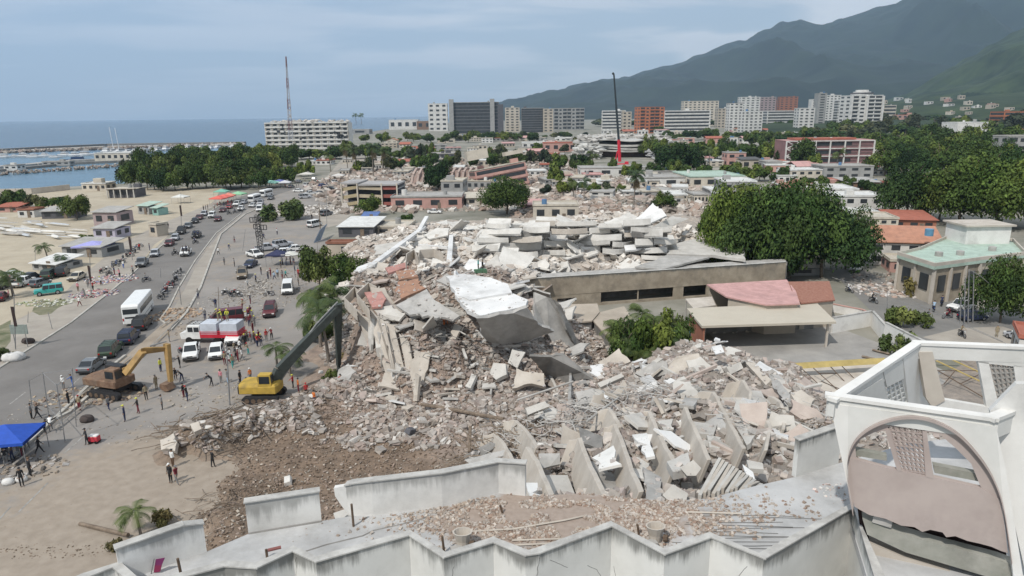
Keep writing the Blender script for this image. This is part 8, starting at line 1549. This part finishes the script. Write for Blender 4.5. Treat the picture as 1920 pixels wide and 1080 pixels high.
for x in (a.x+.3, c.x-.4): b = MB(); b.tube((x, 0, 0), (x, 0, a.z), .05, 6); b.build('leg', m_wire, q)
q = empty('road_sign', G(510, 412), 0, 'blue road sign with pale lines beside the spreading green tree', 'sign'); p = q.location; a, c = K(500, 396, p.y)-p, K(518, 406, p.y)-p; b = MB(); b.box((a+c)/2, (c.x-a.x, .1, a.z-c.z)); b.build('sign_panel', pal((.06, .20, .48)), q)
for k in (.35, .65): b = MB(); b.box(((a.x+c.x)/2, a.y-.08, c.z+(a.z-c.z)*k), ((c.x-a.x)*.8, .03, (a.z-c.z)*.1)); b.build('sign_line', pal((.6, .65, .7)), q)
b = MB(); b.tube((0, 0, 0), (0, 0, a.z), .08, 6); b.build('leg', m_wire, q)
pole(431, 760, 640, 'bare grey lamp post standing before the timber heap', .08, 424); pole(412, 620, 538, 'thin brown pole leaning over the rescue truck', .05, 409, mat=m_dw); pole(340, 572, 512, 'lamp post on the median above the coach', .06, 333, arm=(345, 515)); pole(301, 520, 502, 'short lamp post by the near lane', .05); pole(98, 617, 585, 'short post standing on the left pavement', .05, 90); pole(52, 605, 584, 'crooked post behind the grey road sign', .05, 53)
pole(554, 520, 480, 'lamp post rising through the dusty olive tree', .07, 548, arm=(530, 478)); pole(601, 440, 380, 'bare tree-like post in the dusty park', .14, 598, mat=m_dw); pole(613, 430, 360, 'slim grey lamp post behind the park', .07, 612); pole(455, 470, 430, 'lamp post on the far pavement', .05, 460); pole(66, 505, 460, 'antenna mast behind the lean-to', .05, 66); pole(1546, 500, 440, 'lamp post in front of the large tree clump', .08, 1548); pole(1560, 510, 470, 'second post beside the corrugated fence', .06, 1562); pole(1664, 585, 535, 'slim street post at the pinkish wall', .05, 1663)
for i, (x, ty) in enumerate(((1808, 520), (1815, 505), (1824, 508), (1800, 560))): pole(x, 608-i, ty, ['leftmost tall pole', 'second tall pole, with a lamp arm,', 'third tall pole', 'short outer pole'][i]+' of the cluster at the street corner', .09, x+2, arm=(1870, 545) if i == 1 else None)
# scaffold frame of thin posts at lower left
sf = empty('post_frame', G(90, 800), 0, 'rickety frame of thin metal posts and rails over the broken kerb', 'frame'); o_ = sf.location
PS = [((60, 765), (54, 712)), ((92, 785), (80, 697)), ((122, 828), (106, 720)), ((143, 800), (135, 690))]; TP = []
for a, t in PS: g = G(*a); t_ = K(t[0], t[1], g.y); b = MB(); b.tube(g-o_, t_-o_, .045, 5); b.build('post', m_wire, sf); TP.append((g-o_, t_-o_))
for i, j in ((0, 1), (1, 3), (1, 2), (2, 3)):
    for f_ in (.3, .97): b = MB(); b.tube(TP[i][0].lerp(TP[i][1], f_), TP[j][0].lerp(TP[j][1], f_), .03, 5); b.build('rail', m_wire, sf)
# pylon of dark brackets by the road
py_ = empty('gantry', G(490, 480), 0, 'dark lattice floodlight pylon with square frames by the parked pickups', 'pylon'); o_ = py_.location; H_ = (K(486, 402, o_.y)-o_).z
for s_ in range(5):
    b = MB()
    for k in range(3):
        z0, z1 = H_*(s_*3+k)/15, H_*(s_*3+k+1)/15
        for x, y in ((-.45, -.45), (.45, -.45), (.45, .45), (-.45, .45)): b.tube((x, y, z0), (x, y, z1), .07, 4)
        b.tube((-.45, -.45, z0), (.45, -.45, z1), .045, 4); b.tube((-.45, .45, z1), (.45, .45, z0), .045, 4)
    b.build('lattice_section', m_trim, py_)
for x, z in ((-.8, .88), (.9, .88), (-.1, .72), (1.3, .70), (.2, .55)):
    b = MB(); 
    for a, c in (((-.7, -.5), (.7, -.5)), ((.7, -.5), (.7, .5)), ((.7, .5), (-.7, .5)), ((-.7, .5), (-.7, -.5)), ((0, -.5), (0, .5))): b.tube((x+a[0], -.55, H_*z+a[1]), (x+c[0], -.55, H_*z+c[1]), .09, 4)
    b.build('floodlight_frame', m_trim, py_)
# small things
p = G(178, 830); q = empty('cart', p, 0, 'red hand cart with a white load pulled by the person in black', 'cart'); b = MB(); b.box((0, 0, .45), (.9, .6, .5)); b.build('box', pal((.5, .04, .06)), q, bevel=.03); b = MB(); b.box((0, 0, .75), (.8, .5, .14)); b.build('load', pal((.7, .68, .66)), q, bevel=.03)
for s in (-.3, .3): b = MB(); b.tube((s, -.34, .15), (s, .34, .15), .15, 8); b.build('wheel', m_tyre, q)
p = G(164, 790); b = MB(); b.loft([[p+Vector((math.cos(a)*r_*.7, math.sin(a)*r_*.5, z)) for a in [6.283*k/9 for k in range(9)]] for r_, z in ((1, 0), (1.05, .3), (.8, .6), (.35, .72))]); tag(b.build('bag', pal((.07, .055, .05), .9), smooth=True), 'dark bundle lying on the plaza above the cart', 'bundle')
for i, (x, y, s, c, lb) in enumerate([(23, 675, 1.7, (.55, .54, .52), 'large white sack pile on the lower left pavement'), (53, 643, 1.1, (.06, .045, .04), 'dark heap of bags beside the grey road sign legs'), (28, 905, .9, (.6, .59, .57), 'white crumpled litter near the two people in black'), (200, 551, .7, (.06, .05, .05), 'dark bag at the kerb below the clothes piles'), (403, 565, .6, (.1, .1, .1), 'dark box on the dusty lane')]):
    p = G(x, y); b = MB(); g = random.Random(i)
    for k in range(4 if s > 1 else 2):
        o_ = p+Vector((g.uniform(-.5, .5)*s, g.uniform(-.3, .3)*s, 0)); b.loft([[o_+Vector((math.cos(a)*r_*s*.6, math.sin(a)*r_*s*.45, z*s)) for a in [6.283*j/8+k for j in range(8)]] for r_, z in ((.9, 0), (1, .25), (.75, .5), (.3, .6))])
    tag(b.build('bag', pal(c, .9), smooth=True), lb, 'bags')
def litter(label, px, py, rx, ry, n, cols, z=.0, smax=.5):
    c = G(px, py); a = RNG.uniform(0, 6.28, n); r_ = np.sqrt(RNG.random(n)); s = RNG.uniform(smax*.25, smax, n)
    Pp = np.stack([c.x+np.cos(a)*r_*rx, c.y+np.sin(a)*r_*ry, np.full(n, z)+s*.12], -1); Sz = np.stack([s, s*RNG.uniform(.4, 1, n), s*RNG.uniform(.08, .5, n)], -1); A = np.stack([RNG.normal(0, .3, n), RNG.normal(0, .3, n), RNG.uniform(0, 6.28, n)], -1)
    tag(boxes('debris', Pp, Sz, A, np.array(cols)[RNG.integers(0, len(cols), n)], m_chunk), label, 'debris', kind='stuff')
CL = [(.6, .58, .56), (.5, .3, .3), (.1, .1, .12), (.2, .22, .35), (.55, .5, .45), (.35, .12, .12)]
litter('clothes strewn on the left pavement, lower pile', 178, 551, 4.2, 3.2, 260, CL); litter('clothes strewn on the left pavement, upper pile', 208, 524, 5, 4, 300, CL); litter('pale scraps on the scrub patch', 88, 568, 5, 2.5, 160, [(.55, .55, .5), (.3, .32, .2)])
litter('timber scraps along the broken kerb', 330, 590, 4, 4, 260, [(.35, .25, .17), (.45, .35, .26), (.25, .17, .12)]); litter('scraps along the broken kerb, lower part', 160, 745, 6, 3, 240, [(.35, .28, .2), (.45, .38, .3), (.2, .15, .12)])
litter('dark scraps by the broken kerb bottom', 20, 880, 5, 2.5, 160, [(.1, .09, .08), (.3, .25, .2), (.4, .38, .36)]); litter('debris along the far lane', 470, 545, 3, 8, 260, [(.35, .33, .3), (.2, .18, .16), (.45, .42, .38)]); litter('twigs and dirt at the lower left', 50, 1035, 8, .8, 260, [(.12, .09, .06), (.22, .17, .13)], smax=.14)
litter('dusty scraps between the crowd and the far lane', 470, 560, 8, 22, 900, [(.30, .26, .21), (.2, .17, .14), (.4, .37, .33)], smax=.32); litter('scraps over the lower plaza', 300, 760, 16, 9, 500, [(.30, .26, .21), (.2, .17, .14), (.4, .37, .33)], smax=.2)
litter('debris near the corner building', 1690, 545, 9, 5, 300, [(.5, .45, .4), (.4, .3, .25), (.55, .52, .5)], smax=.9); litter('debris around the market end', 590, 395, 14, 14, 900, [(.5, .47, .43), (.3, .27, .24), (.6, .58, .55)], smax=1.0)
litter('debris on the plaza by the timber heap', 420, 740, 6, 4, 160, [(.4, .36, .3), (.25, .22, .18)], smax=.3); litter('pebbles over the dusty drift', 250, 930, 12, 7, 500, [(.30, .25, .2), (.22, .17, .13), (.36, .3, .25)], smax=.08); litter('scattered grit by the right heap foot', 1300, 610, 18, 4, 500, [(.5, .47, .43), (.3, .27, .24), (.6, .58, .55)], smax=.5)
for i, (pts, lb) in enumerate([([(145, 745), (190, 712), (245, 668)], 'long pale plank lying along the broken kerb under the rusty excavator'), ([(105, 800), (170, 750)], 'lower timber plank on the soil strip'), ([(300, 612), (330, 592), (355, 570)], 'upper timber plank beside the coach kerb'), ([(262, 668), (310, 622), (335, 598)], 'middle timber plank beside the queue'), ([(25, 870), (80, 830)], 'bottom timber plank near the blue tent')]):
    tag(line3('plank', [(x, y, .35) for x, y in pts], 0, .11, m_beige), lb, 'plank', 'planks along the broken kerb')
# boat poles and hulls stacked on the beach
bs = random.Random(5)
for i in range(34):
    x, y = bs.uniform(0, 150), 0; y = 412+bs.uniform(0, 30)+x*.06; l_ = bs.uniform(4, 12); p = G(x, y); a = R(-14+bs.uniform(-8, 8)); d = Vector((math.cos(a), math.sin(a)*2.2, 0)).normalized()*l_/2
    b = MB(); s = bs.uniform(.12, .45); c = p+Vector((0, 0, .3+bs.uniform(0, .6))); w_ = Vector((-d.y, d.x, 0)).normalized()*s; b.loft([[c-d, c-d, c-d+Vector((0, 0, .1)), c-d+Vector((0, 0, .1))], [c-d*.5-w_, c-d*.5+w_, c-d*.5+w_*.6+Vector((0, 0, s)), c-d*.5-w_*.6+Vector((0, 0, s))], [c+d*.6-w_, c+d*.6+w_, c+d*.6+w_*.6+Vector((0, 0, s)), c+d*.6-w_*.6+Vector((0, 0, s))], [c+d-w_*.4, c+d+w_*.4, c+d+w_*.3+Vector((0, 0, s*.6)), c+d-w_*.3+Vector((0, 0, s*.6))]])
    tag(b.build('fishing_skiff', [m_whitep, m_concl, m_conc, pal((.5, .53, .56))][i % 4]), 'pale narrow skiff laid up on the beach, %s of the %s batch' % (ORD[i % 17], ('first', 'second')[i//17]), 'boat', 'skiffs laid up on the beach')
# marina
strip('breakwater', [(-60, 328), (0, 322), (60, 316), (130, 309), (220, 305), (300, 303)], 5, 1.6, m_concd, -1.3, 'structure'); strip('quay', [(-60, 321), (0, 317), (60, 312), (130, 305), (220, 301), (300, 299)], 10, 2.0, m_conc, -1.3)
strip('breakwater', [(-200, 290), (0, 283), (90, 278), (200, 273), (330, 271), (460, 269)], 9, 2.2, m_concd, -1.3); strip('quay', [(-200, 294), (0, 288), (90, 282), (200, 277), (330, 275), (460, 272)], 16, 1.8, m_beige, -1.3)
for nm, px0, px1, y0, y1, n in (('rocks along the near breakwater', 0, 300, 323, 303, 260), ('rocks along the far breakwater', 0, 460, 284, 268, 420)):
    t = RNG.random(n); Pp = np.array([list(G(px0+(px1-px0)*a, y0+(y1-y0)*a+RNG.uniform(-.8, .8), .5)) for a in t]); s = RNG.uniform(.6, 1.7, n)*(1 if n < 300 else 1.8); Pp[:, 2] = RNG.uniform(-.9, .6, n)*(1 if n < 300 else 1.3)
    tag(boxes('rocks', Pp, np.stack([s, s*.8, s*.6], -1), RNG.normal(0, .5, (n, 3)), TINT[RNG.integers(0, len(TINT), n)]*.85, m_chunk), nm, 'rocks', kind='stuff')
finish(bldg(212, 301, 66, 13, 12, 'long white marina shed on the near breakwater', 'cream', 1, 6, 'none', 'white', z=-.2, name='marina_building', cat='building')); finish(bldg(264, 299, 16, 17, 8, 'white two-storey marina hut right of the long shed', 'white', 2, 2, 'grid', 'white', z=-.2, name='marina_building', cat='building')); finish(bldg(20, 318, 24, 7, 8, 'low grey-roofed harbour shed at the left edge', 'white', 1, 2, 'none', 'grey', z=-.2, name='marina_building', cat='building')); finish(bldg(105, 309, 50, 5, 6, 'low dark harbour wall shed behind the rocks', 'grey', 1, 4, 'none', 'grey', z=-.2, name='marina_building', cat='building'))
# pavilion with columns and its neighbour
q = bldg(230, 371, 48, 16, 8, 'open beach pavilion with pale columns and a dark inside', 'dark', 1, 1, 'none', 'beige', name='pavilion', cat='pavilion', par=0, sides=False); W_ = q['W']
for k in range(5): b = MB(); b.box((-W_/2+W_*k/4, -1.0, q['H']/2), (.35, .35, q['H'])); b.build('column', m_concl, q)
b = MB(); b.box((0, -.6, q['H']+.3), (W_+1, 1.6, .3)); b.build('eave', m_beige, q); finish(q)
def boat_proto():
    root = empty('motor_yacht', (0, 0, 0)); w_ = m_whitep; b = MB(); b.loft([[(x, y*k, z) for x, y in ((-6, -1.8), (2, -2), (6.5+e, 0), (2, 2), (-6, 1.8))] for k, z, e in ((.75, -.3, 0), (1, .9, .8), (1, 1.3, 1.1))]); b.build('hull', pal((.66, .66, .66), .4), root)
    b = MB(); b.box((-1, 0, 1.9), (5.5, 2.8, 1.2), taper=.82); b.build('cabin', pal((.66, .66, .66), .4), root); b = MB(); b.box((-1, 0, 2.0), (5.0, 2.86, .4)); b.build('cabin_window', m_glass, root)
    b = MB(); b.box((-1.5, 0, 3.0), (3, 2.2, .15)); b.tube((-1.5, .8, 2.4), (-1.5, .8, 3), .08, 4); b.tube((-1.5, -.8, 2.4), (-1.5, -.8, 3), .08, 4); b.build('flybridge', pal((.66, .66, .66), .4), root); reg(root); return root
YB = boat_proto(); g = random.Random(12)
bt = [(10+i*19, 296-i*.3+g.uniform(-2, 2), g.uniform(.8, 1.4), g.uniform(-.5, .3), 'in the near mooring line') for i in range(9)]+[(200+i*14, 287-i*.6+g.uniform(-1, 1), g.uniform(1.0, 1.6), g.uniform(1.2, 1.9), 'in the far mooring line') for i in range(18)]
ct_ = {}
for x, y, s, a, wh_ in bt:
    k = ct_.get(wh_, 0); ct_[wh_] = k+1; place(YB, G(x, y, -1.2), a, 'white motor yacht, %s from the left %s' % (ORD[k], wh_), 'boat', 'yachts '+wh_, s=s)
p = G(150, 303, -1.2); place(YB, p, .1, 'dark blue work boat off the near breakwater', 'boat', s=1.5)
bpy.data.objects  # its hull is blue
for c in [c for c in col.objects if c.parent and c.parent.get('label', '').startswith('dark blue work')]:
    c.material_slots[0].link = 'OBJECT'; c.material_slots[0].material = pal((.02, .05, .12), .4)
p = G(217, 283, -1.2); q = empty('sailing_yacht', p, 0, 'white sailing yacht with two tall masts in the marina', 'sailboat'); b = MB(); b.loft([[(x*1.6, y*k, z) for x, y in ((-8, -2), (3, -2.4), (9, 0), (3, 2.4), (-8, 2))] for k, z in ((.7, -.3), (1, 1.8))]); b.build('hull', pal((.68, .68, .68), .4), q)
for x, ty in ((-2, 238), (3.5, 240)): b = MB(); b.tube((x, 0, 1.5), (x-1, 0, (K(215, ty, p.y)-p).z), .28, 5); b.build('mast', pal((.7, .7, .7), .4), q)
# fallen pergola frame with yellow beams beyond the turret
pg = empty('fallen_pergola', (0, 0, 0), 0, 'fallen pergola of thin rusty bars under a long yellow beam, left of the turret', 'pergola')
m_yb = M('yellow_beam', (.40, .31, .12), .85, .15, 1, stain=.3)
def bar(nm, pts, r, mt, parent): b = MB(); b.path([G(*p) for p in pts], r, 5); return b.build(nm, mt, parent)
b = MB(); P = [G(1455, 684, 2.6), G(1660, 672, 2.6), G(1660, 682, 2.2), G(1456, 694, 2.2)]; b.prism(P, (0, .25, 0)); b.build('yellow_beam', m_yb, pg)
for x0, y0, x1, y1 in ((1458, 690, 1500, 745), (1500, 688, 1545, 730), (1525, 690, 1575, 735), (1550, 680, 1590, 722), (1572, 680, 1608, 716), (1535, 700, 1580, 700), (1540, 715, 1600, 740)): bar('bar', [(x0, y0, 2.3), (x1, y1, .6)], .05, m_steel, pg)
b = MB(); b.prism([G(1500, 690, 1.2), G(1650, 682, 1.2), G(1670, 735, .5), G(1540, 760, .5)], (0, 0, -.15)); b.build('fallen_ceiling', m_beige, pg)
p2 = empty('fallen_pergola', (0, 0, 0), 0, 'fallen yellow-beamed frame seen through the turret opening', 'pergola')
for pts, r_, mt in (([(1755, 676, 1.8), (1840, 716, .8)], .09, m_yb), ([(1780, 672, 1.8), (1845, 702, 1)], .09, m_yb), ([(1757, 694, 1.4), (1844, 745, .4)], .06, m_steel), ([(1758, 695, 1.4), (1830, 695, 1.2)], .05, m_steel), ([(1800, 720, .6), (1840, 700, 1.1)], .05, m_steel), ([(1770, 720, .5), (1790, 696, 1.3)], .05, m_steel), ([(1700, 665, 1.6), (1800, 668, 1.6)], .14, m_yb)): bar('bar', pts, r_, mt, p2)
for i, (a, c) in enumerate((((1636, 656), (1668, 664)), ((1616, 668), (1640, 673)))): tag(line3('board', [a+(.2,), c+(.2,)], 0, .14, m_dw), ['upper brown board lying on the courtyard', 'lower brown board lying on the courtyard'][i], 'board')
# dark ivy patch on the boundary wall and blue drums under the palm clump
tree(1683, 660, 52, 46, 'dark ivy-like bush with pink flowers against the white wall', 'bush', 0, name='shrub', cat='shrub', trunk=False)
for i, (x, y) in enumerate(((1210, 668), (1262, 652), (1275, 655))):
    p = G(x, y); b = MB(); b.tube(p, p+Vector((0, 0, 2.6)), 1.3, 14); b.tube(p+Vector((0, 0, 2.6)), p+Vector((0, 0, 2.9)), 1.3, 14, .4); tag(b.build('water_tank', pal((.10, .24, .33), .5)), ['blue water tank under the left of the palm clump', 'blue water tank under the right of the palm clump', 'blue tank nearest the canopy wall'][i], 'water tank')
P = [G(888, 505, 11.6), G(912, 504, 11.6), G(914, 512, 10.4), G(890, 512, 10.4)]; b = MB(); b.prism(P, (0, .1, 0)); tag(b.build('green_sheet', pal((.22, .55, .32), .7)), 'bright green tarpaulin sheet on the crest behind two people', 'tarpaulin')
p = G(1047, 823, 0)
# red pipes, tyres and other accents in the rubble
for i, (x, y, z, c, s) in enumerate([(1060, 958, 14.3, (.3, .03, .05), .3), (770, 812, 1, (.1, .1, .11), .8), (602, 700, .9, (.6, .58, .54), .6), (587, 745, .8, (.66, .64, .6), .7), (655, 575, 7, (.66, .66, .66), .6), (540, 905, .3, (.6, .58, .54), .7), (1345, 640, 7, (.6, .6, .6), .5)]):
    p = G(x, y, z); b = MB(); b.box(p+Vector((0, 0, s*.3)), (s*1.3, s*.9, s*.6), rot=Euler((.2, .3, i)).to_matrix(), taper=.8); tag(b.build('crate', pal(c, .7), bevel=.04), ['dark red box among the debris on the near roof', 'dark broken appliance lying in the clearing', 'white lump beside the elbow palms', 'white rounded block near the yellow excavator', 'white tank box on the torn curtain top', 'pale block lying in the brown clearing', 'white box on a post at the crest of the right heap'][i], 'box')
# awning debris and fallen pole group by the corner
P = [G(1762, 545, 1.2), G(1805, 533, 1.6), G(1812, 548, 1.2), G(1770, 552, .6)]; b = MB(); b.prism(P, (0, 0, -.15)); tag(b.build('fallen_awning', pal((.6, .52, .48))), 'pale pink fallen awning in front of the corner building', 'awning')
P = [G(588, 455, .2), G(600, 430, 3), G(612, 420, 3), G(600, 450, .3)]; b = MB(); b.prism(P, (.1, .1, -.1)); tag(b.build('leaning_sheet', pal((.20, .25, .32))), 'blue-grey panel leaning in the dusty park', 'panel')
# overhead cables in the street
for i, pts in enumerate([[(1560, 520, 6), (1700, 560, 5.4), (1880, 640, 6)], [(1600, 535, 6), (1760, 590, 5.2), (1900, 650, 6)]]): b = MB(); b.path([G(*p) for p in pts], .025, 4); tag(b.build('cable', m_wire), ['upper overhead cable crossing the right street', 'lower overhead cable crossing the right street'][i], 'cable')
# ================= AIR =================
hb = MB(); hb.box((0, 7300, 1248), (33000, 15400, 2502)); hzo = hb.build('haze', [])
hm = bpy.data.materials.new('haze_air'); hm.use_nodes = True; t = hm.node_tree; t.nodes.clear(); o_ = t.nodes.new('ShaderNodeOutputMaterial'); v = t.nodes.new('ShaderNodeVolumePrincipled'); v.inputs['Color'].default_value = (.58, .78, 1, 1); v.inputs['Density'].default_value = .000057; v.inputs['Anisotropy'].default_value = .1
t.links.new(v.outputs[0], o_.inputs['Volume']); hzo.data.materials.append(hm); tag(hzo, kind='stuff')
hide_unused(PALM+list(CARS.values())+[BUS, MBUS, MOTO, YB])
